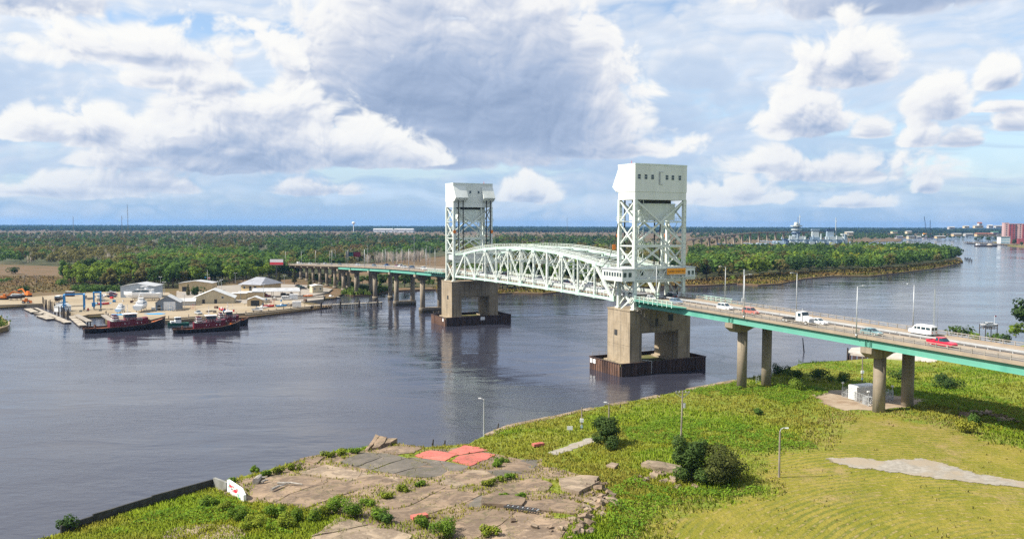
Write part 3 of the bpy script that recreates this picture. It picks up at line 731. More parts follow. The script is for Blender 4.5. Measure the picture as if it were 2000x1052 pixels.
    for zz in (44.95, 38.0):    # walkway platforms with rails
        o = MB(); o.box(-8.4, 3.0, -5.3, -4.0, zz, zz + .1)
        for y in (-5.3, -4.0):
            for h in (.55, 1.1): o.bar((-8.4, y, zz + h), (3.0, y, zz + h), .07, .07)
            for k in range(9): o.bar((-8.4 + 11.4 * k / 8, y, zz), (-8.4 + 11.4 * k / 8, y, zz + 1.1), .07, .07)
        part('platform', o)
    for sd in (-1, 1):
        o = MB(); x0, x1 = (W_ + .5, W_ + 1.7); y0, y1 = -2.6, 1.6
        o.box(sd * x0 if sd > 0 else -x1, sd * x1 if sd > 0 else -x0, y0, y1, 45.1, 45.22)
        for h in (.55, 1.1): o.bar((sd * x1, y0, 45.2 + h), (sd * x1, y1, 45.2 + h), .07, .07)
        for k in range(4): o.bar((sd * x1, y0 + 4.2 * k / 3, 45.2), (sd * x1, y0 + 4.2 * k / 3, 46.3), .07, .07)
        o.bar((sd * x1, -.5, 45.1), (sd * (W_ + .4), -.5, 42.4), .14, .14)
        part('side_platform', o)
    for x in (-W_, W_):        # round warning discs facing the span
        o = MB(); o.tube((x, YS + .5, 40.6), (x, YS + .62, 40.6), .78, n=16); part('warning_disc', o, 'orange')
    # operator level: control house, machinery gallery, sign
    if near:
        o = MB(); o.box(-13.9, W_ * -1 - .5, -6.3, 4.3, 27.45, 30.75); ch = part('control_house', o, 'white_steel')
        part('roof', MB().box(-14.1, -W_ - .3, -6.5, 4.5, 30.75, 31.15), 'galv', ch)
        for k in range(7):
            y = -5.4 + 1.36 * k
            f = part('window', MB().box(-13.96, -13.91, y - .48, y + .48, 28.75, 30.1), 'white_steel', ch); part('pane', MB().box(-14.0, -13.965, y - .39, y + .39, 28.85, 30.0), 'glass', f)
        for x in (-13.0, -11.2):
            f = part('window', MB().box(x - .62, x + .62, -6.36, -6.31, 28.6, 30.1), 'white_steel', ch); part('pane', MB().box(x - .52, x + .52, -6.4, -6.362, 28.7, 30.0), 'glass', f)
        o = MB(); o.box(W_ + .3, 13.0, -6.3, 1.0, 27.5, 31.0); sh = part('gallery_house', o, 'white_steel')
        part('roof', MB().box(W_ + .2, 13.2, -6.5, 1.2, 31.0, 31.3), 'galv', sh)
        for x in (10.6, 12.1):
            f = part('window', MB().box(x - .5, x + .5, -6.36, -6.31, 28.8, 30.2), 'white_steel', sh); part('pane', MB().box(x - .42, x + .42, -6.4, -6.362, 28.9, 30.1), 'glass', f)
        g = part('gallery', MB().box(-W_ - .45, W_ + .28, -5.2, 1.6, 27.7, 30.9), 'white_steel')
        for x in (-6.2, -.4):
            f = part('window', MB().box(x - .62, x + .62, -5.26, -5.21, 28.9, 30.3), 'white_steel', g); part('pane', MB().box(x - .52, x + .52, -5.3, -5.262, 29.0, 30.2), 'glass', f)
        o = MB()
        for zz in (31.0, 27.8): o.bar((-W_, -6.15, zz), (W_ + .2, -6.15, zz), .3, .3)
        for k in range(4):
            x = -W_ + .6 + 4.3 * k; o.bar((x, -6.15, 28.0), (x + 2.1, -6.15, 30.9), .22, .22, (0, 1, 0)); o.bar((x + 2.1, -6.15, 30.9), (x + 4.2, -6.15, 28.0), .22, .22, (0, 1, 0))
        part('gallery_truss', o)
        b = part('message_sign', MB().box(2.2, 9.1, -6.62, -6.4, 29.1, 30.95), 'orangesign')
        part('sign_frame', MB().box(2.0, 9.3, -6.4, -6.25, 28.95, 31.1), 'galv', b)
        me = text_mesh('SLIPPERY WHEN WET', .66, 'lettering'); me.materials.append(solid('black_letters', (.02, .02, .02))); tx = put('lettering', me, b, (5.65, -6.64, 30.0)); tx.rotation_euler = (math.pi / 2, 0, 0)
        part('catwalk', MB().box(2.2, 12.9, -7.4, -6.6, 28.3, 28.42).bar((2.2, -7.4, 29.3), (12.9, -7.4, 29.3), .07, .07).bar((2.2, -7.4, 28.85), (12.9, -7.4, 28.85), .07, .07))
        o = MB(); o.bar((-W_ - 4.3, -6, 27.4), (-W_, -5.6, 23.5), .3, .3); o.bar((-W_ - 4.3, 3.6, 27.4), (-W_, 2.3, 23.5), .3, .3); part('bracket', o)
        for x in (W_ - .6,):
            o = MB(); o.bar((x, -2, 27.5), (x + 1.5, -2, 22.6), .3, .3, (0, 1, 0)); part('bracket', o, 'dark')
        pts = [(-W_ - .6, YS, 44.4 - 0), (-W_ - .7, 4.0, 38.4), (-W_ - .7, 7.0, 33.2), (-W_ - .6, 10.5, 30.9), (-W_ - .5, 14.5, 31.2)]
        part('festoon_cable', MB().path(pts, .11), 'dark')
        part('warning_board', MB().box(-10.6, -9.5, 3.6, 3.7, 36.4, 38.0), 'orange')
    else:
        part('gallery', MB().box(-W_ + .5, W_ - .5, -5.0, 1.6, 28.2, 30.8), 'white_steel')
    o = MB()           # stair from the pier to the road
    for y in (-6.4, -5.4): o.bar((-10.9, -1.5, 19.0), (-9.9, y, 22.6), .2, .25)
    part('stair', o)
    return root
lift_tower(True); lift_tower(False)

# ---- piers and their sheet pile fenders
def tower_pier(near):
    lab = ('tan concrete portal pier under the nearer lift tower', 'dark sheet pile fender around the nearer tower pier') if near else ('tan concrete portal pier under the farther lift tower', 'dark sheet pile fender around the farther tower pier')
    loc, rz = BW(0, 0 if near else 130, 0), TH if near else TH + math.pi
    sx = 1 if near else -1
    r = thing('tower_pier', lab[0], 'bridge pier', loc, rz, 'tower piers')
    y0, y1 = -6.6, 5.0
    for x0, x1 in ((-11.2, -6.9), (6.6, 11.2)):
        o = MB(); o.box(x0, x1, y0, y1, -2, 12.4)
        o.box(x0 - .0, x1, y0 - .03, y1 + .03, 8.30, 8.38); o.build('shaft', M['concrete_pier'], r)
    o = MB(); o.box(-11.2, 11.2, y0, y1, 12.4, 18.9); o.box(-6.9, 6.6, y0 + .5, y1 - .5, 11.9, 12.4); cap = o.build('cap', M['concrete_pier'], r)
    MB().box(-11.35, 11.35, y0 - .15, y1 + .15, 18.6, 18.93).build('bearing_ledge', M['concrete_pier'], r)
    for x0, x1 in ((-12.0, -6.2), (5.9, 12.0)): MB().box(x0, x1, y0 - .7, y1 + .7, -2, 3.3).build('footing', M['rust' if 0 else 'concrete_pier'], r)
    side = -1 if near else 1
    MB().box(side * 11.27 - .06, side * 11.27 + .06, -.2, 1.2, 11.0, 12.6).build('hatch', M['dark'], r)
    if near:
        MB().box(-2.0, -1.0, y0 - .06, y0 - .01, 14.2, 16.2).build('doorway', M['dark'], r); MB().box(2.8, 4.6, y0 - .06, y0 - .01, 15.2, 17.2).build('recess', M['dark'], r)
        o = MB(); o.bar((-9.0, y0 - .5, 18.8), (-3.2, y0 - .5, 14.0), .6, .15); o.box(-3.2, .8, y0 - 1.0, y0 - .02, 13.9, 14.02)
        for h in (.6, 1.1):
            for y in (y0 - .85,): o.bar((-9.0, y, 18.8 + h), (-3.2, y, 14.0 + h), .08, .08); o.bar((-3.2, y, 14.0 + h), (.8, y, 14.0 + h), .08, .08)
        for k in range(6): f = k / 5; o.bar((-9 + 5.8 * f, y0 - .85, 18.8 - 4.8 * f), (-9 + 5.8 * f, y0 - .85, 19.9 - 4.8 * f), .08, .08)
        o.build('access_stair', M['railgrey'], r)
    # fender
    f = thing('pier_fender', lab[1], 'pier fender', loc, rz, 'tower pier fenders')
    A, B_ = (-15.6, 16.2) if near else (-16.2, 15.6), 8.2
    X0, X1 = A
    def wall(p, q, m):
        o = MB(); p, q = Vector(p), Vector(q); d = (q - p); L = d.length; d /= L; nn = Vector((d.y, -d.x, 0)); n = int(L / .62)
        pts = []
        for k in range(n + 1):
            off = .17 if k % 2 else -.05
            c = p + d * (L * k / n); w = L / n * .36
            for e in (-w, w):
                if 0 <= (c + d * e - p).dot(d) <= L: pts.append(c + d * e + nn * off)
        for a, b in zip(pts, pts[1:]): o.quad((a.x, a.y, -1.5), (b.x, b.y, -1.5), (b.x, b.y, 3.7), (a.x, a.y, 3.7))
        return o.build('sheet_pile_wall', M[m], f, fix=False)
    wall((X0, -B_, 0), (X1, -B_, 0), 'sheet'); wall((X1, B_, 0), (X0, B_, 0), 'sheet'); wall((X0, B_, 0), (X0, -B_, 0), 'rust'); wall((X1, -B_, 0), (X1, B_, 0), 'rust')
    o = MB()
    for a, b in (((X0, -B_), (X1, -B_)), ((X1, -B_), (X1, B_)), ((X1, B_), (X0, B_)), ((X0, B_), (X0, -B_))): o.bar((a[0], a[1], 3.72), (b[0], b[1], 3.72), .45, .2)
    o.build('cap_beam', M['sheet'], f)
    MB().box(X0 + .3, X1 - .3, -B_ + .3, B_ - .3, -1, 2.7).build('fill', solid('fender_fill', (.16, .13, .06), c2=(.07, .09, .02), scale=.5, rough=.95), f)
    o = MB()
    xs = X1 if near else X0
    for yy in (-B_, B_):
        if (yy < 0) == near: continue
        for h in (.6, 1.15): o.bar((X0 + 1, yy, 3.8 + h), (X1 - 1, yy, 3.8 + h), .08, .08)
        for k in range(13): x = X0 + 1 + (X1 - X0 - 2) * k / 12; o.bar((x, yy, 3.7), (x, yy, 4.95), .09, .09)
    o.build('railing', M['railgrey'], f)
    for k in range(2 if near else 1):
        side = X0 - .22 if near else X1 + .22
        y = (6.8 - 1.7 * k) * (1 if near else 1) if near else 6.0
        MB().box(side - .03, side + .03, y - .6, y + .6, 2.0, 3.3).build('white_placard', M['white'], f)
    if not near: MB().box(-3.0, -1.0, B_ + .2, B_ + .26, 2.0, 3.4).build('white_placard', M['white'], f)
    if near: MB().tube((-4.6, -B_ - .3, .3), (-4.6, -B_ - .3, 3.9), .08).bar((-4.6, -B_ - .3, 3.9), (-6.8, -B_ + 2.5, 4.0), .14, .14).build('pipe', M['galv'], f)
tower_pier(True); tower_pier(False)

# ---- approach spans: girders, deck, kerbs, railings
post_me = MB().box(-.09, .09, -.07, .07, -.25, 1.12).mesh('post', M['railgrey'])
def approach(a, b, lab, steel=True, posts=True, light=False):
    """one span from s = a to s = b (a < b)"""
    r = bthing('approach_span', lab, 'bridge span', 0, (a + b) / 2, 0, 'approach spans'); c = (a + b) / 2
    za, zb_ = zroad(a), zroad(b); ya, yb = a - c + .03, b - c - .03
    def slab(name, x0, x1, top, bot, m, e=0.0):
        o = MB(); o.add([(x0, ya, za + bot), (x1, ya, za + bot), (x1, ya, za + top), (x0, ya, za + top), (x0, yb, zb_ + bot), (x1, yb, zb_ + bot), (x1, yb, zb_ + top), (x0, yb, zb_ + top)], [(3, 2, 1, 0), (4, 5, 6, 7), (0, 1, 5, 4), (1, 2, 6, 5), (2, 3, 7, 6), (3, 0, 4, 7)])
        return o.build(name, M[m], r)
    slab('deck', -8.6, 8.6, 0, -.30, 'deck')
    slab('traffic_lane', -7.5, -3.9, .014, .004, 'asphalt'); slab('traffic_lane', .7, 4.4, .014, .004, 'asphalt')
    for x in (-8.75, 8.25): slab('kerb', x, x + .5, .24, -.42, 'deck')
    dz = -.34
    if steel:
        for x in (-8.1, -2.7, 2.7, 8.1):
            o = MB(); D = 1.75
            o.add([(x - .03, ya, za + dz - D), (x + .03, ya, za + dz - D), (x + .03, ya, za + dz), (x - .03, ya, za + dz), (x - .03, yb, zb_ + dz - D), (x + .03, yb, zb_ + dz - D), (x + .03, yb, zb_ + dz), (x - .03, yb, zb_ + dz)], [(3, 2, 1, 0), (4, 5, 6, 7), (0, 1, 5, 4), (1, 2, 6, 5), (2, 3, 7, 6), (3, 0, 4, 7)])
            for h in (0, -D): o.bar((x, ya, za + dz + h), (x, yb, zb_ + dz + h), .5, .07)
            for e in (.4, .75, (b - a) - .75, (b - a) - .4):
                f = e / (b - a); z = za + (zb_ - za) * f + dz; o.box(x - .24, x + .24, ya + e - .04, ya + e + .04, z - D, z)
            o.build('girder', M['teal'], r)
        for e in (.5, (b - a) / 3, 2 * (b - a) / 3, b - a - .5):
            f = e / (b - a); z = za + (zb_ - za) * f + dz; MB().box(-8.05, 8.05, ya + e - .1, ya + e + .1, z - 1.3, z - .5).build('cross_frame', M['teal'], r)
    else:
        for x in (-7.9, -4, 0, 4, 7.9):
            o = MB(); o.bar((x, ya, za - .72), (x, yb, zb_ - .72), .5, .8); o.build('beam', M['concrete_col'], r)
    n = max(2, int(round((b - a) / 2.45)))
    for x in (-8.5, 8.5):
        o = MB()
        for h, w in ((.58, .12), (1.0, .16)): o.bar((x, ya, za + h), (x, yb, zb_ + h), .10, w)
        if posts:
            o.build('rail', M['railgrey'], r)
            for k in range(n):
                f = (k + .5) / n; put('post', post_me, r, (x, ya + (yb - ya) * f, za + (zb_ - za) * f))
        else:
            for k in range(n): f = (k + .5) / n; z = za + (zb_ - za) * f; o.box(x - .1, x + .1, ya + (yb - ya) * f - .1, ya + (yb - ya) * f + .1, z - .2, z + 1.1)
            o.build('railing', M['railgrey'], r)
    o = MB()
    for sd in (-.16, .16): o.bar((sd, ya, za + .62), (sd, yb, zb_ + .62), .06, .34)
    for k in range(n): f = (k + .5) / n; z = za + (zb_ - za) * f; o.box(-.1, .1, ya + (yb - ya) * f - .07, ya + (yb - ya) * f + .07, z, z + .75)
    o.build('median_guardrail', M['galv'], r)
    return r
NEAR = [-170, -127, -86.5, -45.5, -4.6]
for a, b, l in zip(NEAR, NEAR[1:], ['teal girder approach span beyond the red pickup', 'teal girder approach span carrying the red pickup and the white van', 'teal girder approach span over the bank edge carrying the white truck', 'teal girder approach span touching the nearer lift tower']):
    approach(a, b, l)
FARB = [134.6, 177, 215.5, 252, 289, 317]
for i, (a, b) in enumerate(zip(FARB, FARB[1:])):
    approach(a, b, ['teal girder approach span touching the farther lift tower', 'second teal girder approach span beyond the farther lift tower', 'third teal girder approach span beyond the farther lift tower', 'fourth teal girder approach span beyond the farther lift tower', 'last teal girder span before the concrete viaduct'][i], True, False)
CONC = [317, 338, 358.5, 377, 397, 416, 436, 456, 476, 500, 530, 570]
ordn = ['first', 'second', 'third', 'fourth', 'fifth', 'sixth', 'seventh', 'eighth', 'ninth', 'tenth', 'eleventh']
for i, (a, b) in enumerate(zip(CONC, CONC[1:])): approach(a, b, ordn[i] + ' grey concrete viaduct span beyond the teal girders', False, False)
# pale green bracketed walkway where the approach meets the towers
def tower_walk(near):
    r = thing('walkway_bay', 'teal bracketed side walkway with pale posts at the ' + ('nearer' if near else 'farther') + ' tower', 'walkway', BW(0, 0 if near else 130, 0), TH if near else TH + math.pi)
    for sd in (-1, 1):
        o = MB(); x0, x1 = (-10.6, -8.8) if sd < 0 else (8.8, 10.6)
        zf = (lambda y: zroad(y)) if near else (lambda y: zroad(130 - y))
        o.add([(x0, -25.5, zf(-25.5) - .25), (x1, -29, zf(-29) - .25), (x1, -6.4, zf(-6) - .25), (x0, -7.4, zf(-7) - .25), (x0, -25.5, zf(-25.5)), (x1, -29, zf(-29)), (x1, -6.4, zf(-6)), (x0, -7.4, zf(-7))], [(3, 2, 1, 0), (4, 5, 6, 7), (0, 1, 5, 4), (1, 2, 6, 5), (2, 3, 7, 6), (3, 0, 4, 7)])
        o.build('walkway_deck', M['teal'], r)
        xo = x0 if sd < 0 else x1
        for k in range(9):
            y = -8.2 - 2.1 * k; z = zf(y)
            MB().box(xo - .12, xo + .12, y - .1, y + .1, z - .55, z + 1.25).build('post', M['mint2'], r)
            MB().bar((xo, y, z - .45), (sd * 8.3, y, z - 1.3), .12, .3).build('bracket', M['teal'], r)
        o = MB()
        for h in (.55, 1.15): o.bar((xo, -7.6, zf(-7.6) + h), (xo, -25.4, zf(-25.4) + h), .08, .12)
        o.build('rail', M['mint2'], r)
tower_walk(True); tower_walk(False)
# ---- bents
def bent(s, zbase, lab, foot=False, r_=1.25, tc=4.6, small=False):
    ztop = zroad(s) - (2.16 if not small else 1.14)
    g = bthing('bridge_bent', lab, 'bridge pier', 0, s, 0, 'approach bents')
    for x in (-tc, tc):
        o = MB(); o.tube((x, 0, zbase - 1.5), (x, 0, ztop - 1.4), r_, r_, 20); o.build('column', M['concrete_col'], g, True)
    cw = 8.9; o = MB(); h = 2.3 if not small else 1.4
    poly = [(-cw, ztop), (-cw, ztop - h * .5), (-cw + 1.6, ztop - h), (-tc, ztop - h), (-tc + 2.4, ztop - h * .62), (0, ztop - h * .55), (tc - 2.4, ztop - h * .62), (tc, ztop - h), (cw - 1.6, ztop - h), (cw, ztop - h * .5), (cw, ztop)]
    vs = [(x, y, z) for y in (-r_ - .12, r_ + .12) for x, z in poly]; n = len(poly)
    o.add(vs, [tuple(range(n)), tuple(range(2 * n - 1, n - 1, -1))] + [(k, n + k, n + (k + 1) % n, (k + 1) % n) for k in range(n)]); o.build('cap', M['concrete_col'], g)
    for x in (-8.1, -2.7, 2.7, 8.1): MB().box(x - .35, x + .35, -.5, .5, ztop, ztop + .1).build('bearing', M['rust'], g)
    if foot:
        o = MB(); k = 16; ring = []
        for i in range(k + 1): a = math.pi / 2 + math.pi * i / k; ring.append((-tc + 1.9 * math.cos(a) * 1.0, 1.9 * math.sin(a)))
        for i in range(k + 1): a = -math.pi / 2 + math.pi * i / k; ring.append((tc + 1.9 * math.cos(a), 1.9 * math.sin(a)))
        o.prism(ring, -2, 2.6); o.build('footing', M['concrete_col'], g)
    elif zbase < 1:
        for x in (-tc, tc): MB().tube((x, 0, -2), (x, 0, 2.2), 1.6, 1.6, 20).build('footing', M['concrete_col'], g, True)
bent(-45.5, 2.3, 'two column bent standing at the edge of the near bank', tc=4.2)
bent(-86.5, 4.4, 'two column bent beside the fenced generator', tc=4.5)
bent(-127, 4.4, 'two column bent under the right end of the bridge', tc=4.5)
bent(177, -1, 'two column bent with low wall footing closest to the farther tower', True)
bent(215.5, -1, 'two column bent with low wall footing, second from the farther tower', True)
bent(252, 0, 'two column bent with round footings at the reed bank', False)
for i, s in enumerate((289, 317)): bent(s, .8, ['two column bent rising from reeds under the teal girders', 'two column bent where teal girders meet concrete spans'][i])
for i, s in enumerate(CONC[1:9]): bent(s, .8, ordn[i] + ' slender bent under the concrete viaduct', small=True, r_=1.0)
# ---- road lamps
def lamp_proto(h=10.5, arm=1.6):
    p = MB().tube((0, 0, 0), (0, 0, h), .13, .07, 8).tube((0, 0, 0), (0, 0, .5), .2, .2, 8)
    a = MB().bar((0, 0, h), (arm, 0, h + .15), .09, .09).box(arm - .1, arm + .7, -.17, .17, h + .05, h + .25)
    return p.mesh('pole', M['galv'], True), a.mesh('lamp_arm', M['galv'])
_lp, _la = lamp_proto()
def road_lamp(t, s, lab, z=None):
    r = bthing('street_lamp', lab, 'street lamp', t, s, zroad(s) - .2 if z is None else z, 'bridge street lamps')
    put('pole', _lp, r); put('lamp_head', _la, r, rz=0 if t < 0 else math.pi); return r
for t, s, l in ((-8.9, -50.8, 'tall lamp at the near railing behind the rose car'), (8.9, -50.7, 'tall lamp at the far railing above the white truck'), (-8.9, -84, 'tall lamp at the near railing beside the teal saloon'), (8.9, -84.1, 'tall lamp at the far railing left of the white van'), (8.9, -24.3, 'lamp at the far railing right of the nearer tower'), (-9.4, -16.5, 'slim lamp on the side walkway below the nearer tower')):
    road_lamp(t, s, l)
for i, s in enumerate((150, 185, 221, 258, 292, 330, 372, 415, 470)):
    road_lamp(-8.9, s, ordn[i] + ' lamp along the near railing of the far approach, counted from the tower')
    if i < 8: road_lamp(8.9, s - 14, ordn[i] + ' lamp along the far railing of the far approach, counted from the tower')

# ------------------------------------------------------------------ vehicles
def atT(u, v, t):
    r = Vector(ray(u, v)); e = Vector((math.cos(TH), math.sin(TH), 0)); k = (t - Vector((-BX, -BY, 0)).dot(e)) / r.dot(e)
    P = r * k; dx, dy = P.x - BX, P.y - BY
    return -dx * math.sin(TH) + dy * math.cos(TH)
def paint(name, c): return solid('car_paint_' + name, c, rough=.28, coat=.4)
PAINT = {'white': (.74, .74, .73), 'silver': (.42, .44, .46), 'grey': (.16, .17, .18), 'dark': (.025, .028, .032), 'navy': (.03, .05, .11), 'slate': (.16, .22, .30), 'rose': (.42, .15, .12), 'red': (.62, .02, .05), 'teal': (.16, .27, .28), 'maroon': (.20, .02, .04), 'blue': (.04, .14, .36), 'green': (.03, .10, .06)}
_wheel = {}
def wheel_me(r):
    if r not in _wheel:
        o = MB(); o.tube((0, -.11, 0), (0, .11, 0), r, r, 14, 0); o.tube((0, -.125, 0), (0, .125, 0), r * .6, r * .6, 10, 1)
        _wheel[r] = o.mesh('wheel', [M['black'], M['galv']])
    return _wheel[r]
def body_loft(o, prof, W, m=0, ch=.14):
    cx = sum(p[0] for p in prof) / len(prof)
    def ring(y, k, dz): return [(cx + (x - cx) * k, y, z - dz * (z > .6)) for x, z in prof]
    o.loft([ring(-W / 2, .965, .06), ring(-W / 2 + ch, 1, 0), ring(W / 2 - ch, 1, 0), ring(W / 2, .965, .06)], m)
def cabin(o, b, t, zb, zt_, wb, wt, m=0):
    o.loft([[(b[0], -wb, zb), (b[1], -wb, zb), (b[1], wb, zb), (b[0], wb, zb)], [(t[0], -wt, zt_), (t[1], -wt, zt_), (t[1], wt, zt_), (t[0], wt, zt_)]], m)
lightm = solid('headlight_lens', (.75, .75, .72), rough=.2); tailm = solid('tail_light_lens', (.45, .02, .02), rough=.25)
def vehicle(kind, col, loc, rz, lab, group='cars on the bridge', name=None):
    P = paint(col, PAINT[col]); cat = {'sedan': 'car', 'suv': 'car', 'hatch': 'car', 'pickup': 'pickup truck', 'van': 'van', 'truck': 'truck'}[kind]
    r = thing(name or {'sedan': 'saloon_car', 'suv': 'suv', 'hatch': 'hatchback_car', 'pickup': 'pickup_truck', 'van': 'van', 'truck': 'tractor_truck'}[kind], lab, cat, loc, rz, group)
    G = M['glass']
    if kind in ('sedan', 'suv', 'hatch'):
        H = {'sedan': 1.45, 'suv': 1.72, 'hatch': 1.55}[kind]; L = {'sedan': 4.7, 'suv': 4.7, 'hatch': 4.2}[kind]; h = L / 2; sh = .92 if kind == 'sedan' else 1.02
        o = MB(); body_loft(o, [(-h + .05, .28), (-h, .6), (-h + .06, sh - .02), (-h + .5, sh + .02), (h * .42, sh), (h - .35, sh - .16), (h - .03, .62), (h - .03, .3), (h * .5, .24), (-h * .5, .24)], 1.82); o.build('body', P, r)
        tb, tt = {'sedan': ((-1.75, 1.05), (-.95, .25)), 'suv': ((-2.2, 1.05), (-1.9, .35)), 'hatch': ((-1.95, 1.1), (-1.45, .3))}[kind]
        o = MB(); cabin(o, tb, tt, sh, H - .06, .84, .66); o.build('windows', G, r)
        o = MB(); cabin(o, (tt[0] - .06, tt[1] + .06), tt, H - .08, H, .70, .60)
        for x in (.5 * (tb[0] + tb[1]) - .1,):
            for y in (-1, 1): o.bar((x, y * .85, sh), (x - .05, y * .675, H - .06), .1, .05)
        for y in (-1, 1): o.bar((tb[1], y * .84, sh), (tt[1], y * .66, H - .06), .07, .07); o.bar((tb[0], y * .84, sh), (tt[0], y * .66, H - .06), .12, .07)
        o.build('roof', P, r); wr, wx = .33, h * .62
    elif kind == 'pickup':
        h = 2.75; o = MB(); body_loft(o, [(-h, .45), (-h, .98), (-.9, 1.02), (.95, 1.05), (2.35, .98), (h, .78), (h, .42), (1.4, .34), (-1.4, .34)], 1.92); o.build('body', P, r)
        o = MB(); o.box(-h + .1, -.85, -.78, .78, .99, 1.03); o.build('cargo_bed', M['black'], r)
        o = MB()
        for y in (-.96, .82): o.box(-h, -.8, y, y + .14, .98, 1.14)
        o.box(-h, -h + .1, -.9, .9, .98, 1.14); o.build('bed_side', P, r)
        o = MB(); cabin(o, (-.85, 1.15), (-.7, .45), 1.02, 1.72, .86, .70); o.build('windows', G, r)
        o = MB(); cabin(o, (-.76, .5), (-.7, .42), 1.70, 1.8, .73, .64); o.bar((-.1, -.87, 1.02), (-.12, -.71, 1.72), .12, .06); o.bar((-.1, .87, 1.02), (-.12, .71, 1.72), .12, .06); o.build('roof', P, r); wr, wx = .4, 1.72
    elif kind == 'van':
        h = 2.75; o = MB(); body_loft(o, [(-h, .4), (-h, 1.9), (-h + .1, 2.05), (1.05, 2.05), (1.35, 1.95), (2.0, 1.22), (2.6, 1.08), (h, .85), (h, .4), (1.5, .3), (-1.5, .3)], 2.0); o.build('body', P, r)
        for y in (-1, 1):
            for x0, x1 in ((-2.45, -1.5), (-1.35, -.4), (-.2, .55), (.7, 1.25)): MB().box(x0, x1, min(y * .985, y * 1.01), max(y * .985, y * 1.01), 1.25, 1.78).build('side_window', G, r)
        o = MB(); o.add([(1.98, -.86, 1.27), (1.98, .86, 1.27), (1.40, .80, 1.94), (1.40, -.80, 1.94)], [(0, 1, 2, 3)]); w = o.build('windscreen', G, r); w.location = (.04, 0, .02)
        for y in (-.5, .5): MB().box(-h - .02, -h + .01, y - .36, y + .36, 1.2, 1.8).build('rear_window', G, r)
        MB().box(-h + .4, 1.0, -.8, .8, 2.05, 2.18).build('roof_rack', M['white'], r); wr, wx = .37, 1.75
    else:   # bonneted tractor unit without trailer
        o = MB()
        for y in (-.5, .5): o.box(-4.6, 1.6, y - .12, y + .12, .75, 1.05)
        for x in (-4.4, -3.2, -1.8, -.6): o.box(x - .1, x + .1, -.6, .6, .8, 1.0)
        o.build('chassis', M['dark'], r)
        MB().box(-3.6, -2.2, -.5, .5, 1.06, 1.22).build('fifth_wheel', M['dark'], r)
        o = MB(); body_loft(o, [(-.3, .7), (-.3, 2.75), (-.1, 2.9), (1.15, 2.9), (1.45, 2.1), (1.5, .7)], 2.3); o.build('cab', P, r)
        o = MB(); body_loft(o, [(1.4, .6), (1.4, 2.0), (3.1, 1.75), (3.3, 1.5), (3.3, .6)], 1.7); o.build('bonnet', P, r)
        MB().box(3.28, 3.36, -.6, .6, .7, 1.55).build('grille', M['galv'], r)
        o = MB(); o.add([(1.47, -1.0, 2.1), (1.47, 1.0, 2.1), (1.2, .95, 2.8), (1.2, -.95, 2.8)], [(0, 1, 2, 3)]); o.build('windscreen', G, r).location = (.05, 0, .02)
        for y in (-1.16, 1.16): MB().box(.2, 1.1, y - .02, y + .02, 1.85, 2.6).build('side_window', G, r)
        for y in (-1.05, 1.05): MB().tube((-.5, y, .9), (-.5, y, 3.5), .09, n=8).build('exhaust_stack', M['galv'], r); MB().tube((-.2, y, .75), (1.3, y, .75), .3, n=10).build('fuel_tank', M['galv'], r)
        for x in (2.5, -3.3, -4.3):
            for y in (-.95, .95): put('wheel', wheel_me(.5), r, (x, y, .5))
        for y in (-.75, .75): MB().box(3.05, 3.31, y - .18, y + .18, 1.0, 1.25).build('headlight', lightm, r)
        return r
    for x in (-wx, wx):
        for y in (-.80, .80): put('wheel', wheel_me(wr), r, (x, y, wr))
    ll = {'sedan': 2.35, 'suv': 2.35, 'hatch': 2.1, 'pickup': 2.75, 'van': 2.75}[kind]
    for y in (-.62, .62):
        MB().box(ll - .18, ll - .01, y - .2, y + .2, .62, .76).build('headlight', lightm, r); MB().box(-ll - .01, -ll + .12, y - .18, y + .18, .70, .90).build('tail_light', tailm, r)
    return r
TOLAND, TOFAR = TH - math.pi / 2, TH + math.pi / 2
def on_bridge(kind, col, t, s, lab, far=False):
    p = BW(t, s, zroad(s) + .016); o = vehicle(kind, col, p, TOFAR if far else TOLAND, lab)
    g = (zroad(s + 1) - zroad(s - 1)) / 2; o.rotation_euler = (0, math.atan(g) * (1 if not far else -1), o.rotation_euler[2]); return o
on_bridge('suv', 'white', -2.5, -37, 'white estate car on the approach right of the tower')
on_bridge('suv', 'rose', -3.2, -47.2, 'dusty rose car following the white estate')
on_bridge('truck', 'white', -5.5, -65.6, 'white tractor unit without trailer on the approach')
on_bridge('sedan', 'white', -2.4, -68.0, 'white saloon half hidden by the white tractor unit')
on_bridge('sedan', 'teal', -5.0, -84.6, 'grey teal saloon beside the lamp post')
on_bridge('van', 'white', 5.6, -88.8, 'white window van with roof rack in the far lane', True)
on_bridge('pickup', 'red', -5.2, -100.8, 'bright red pickup truck near the right edge')
on_bridge('hatch', 'slate', -5.4, -20.5, 'slate blue hatchback leaving the nearer tower')
on_bridge('suv', 'dark', 2.6, -7.6, 'black suv under the nearer tower', True)
on_bridge('sedan', 'white', -6.2, -9.5, 'white saloon behind the pale posts at the nearer tower')
on_bridge('sedan', 'silver', -6.4, 1.2, 'silver car between the legs of the nearer tower')
for u, kind, col, t, lab, far in ((942, 'suv', 'white', -4.8, 'white car on the lift span next to the farther tower', False), (986, 'suv', 'dark', 3.8, 'black car on the lift span behind the third diagonal', True), (1056, 'pickup', 'white', 3.0, 'white pickup in the middle of the lift span', True), (1104, 'sedan', 'navy', 2.8, 'dark blue saloon on the nearer half of the lift span', True), (1153, 'suv', 'white', 3.2, 'white suv on the lift span approaching the nearer tower', True), (1176, 'sedan', 'white', -4.6, 'white saloon on the lift span beside the control house', False)):
    on_bridge(kind, col, t, atT(u, 560, t), lab, far)
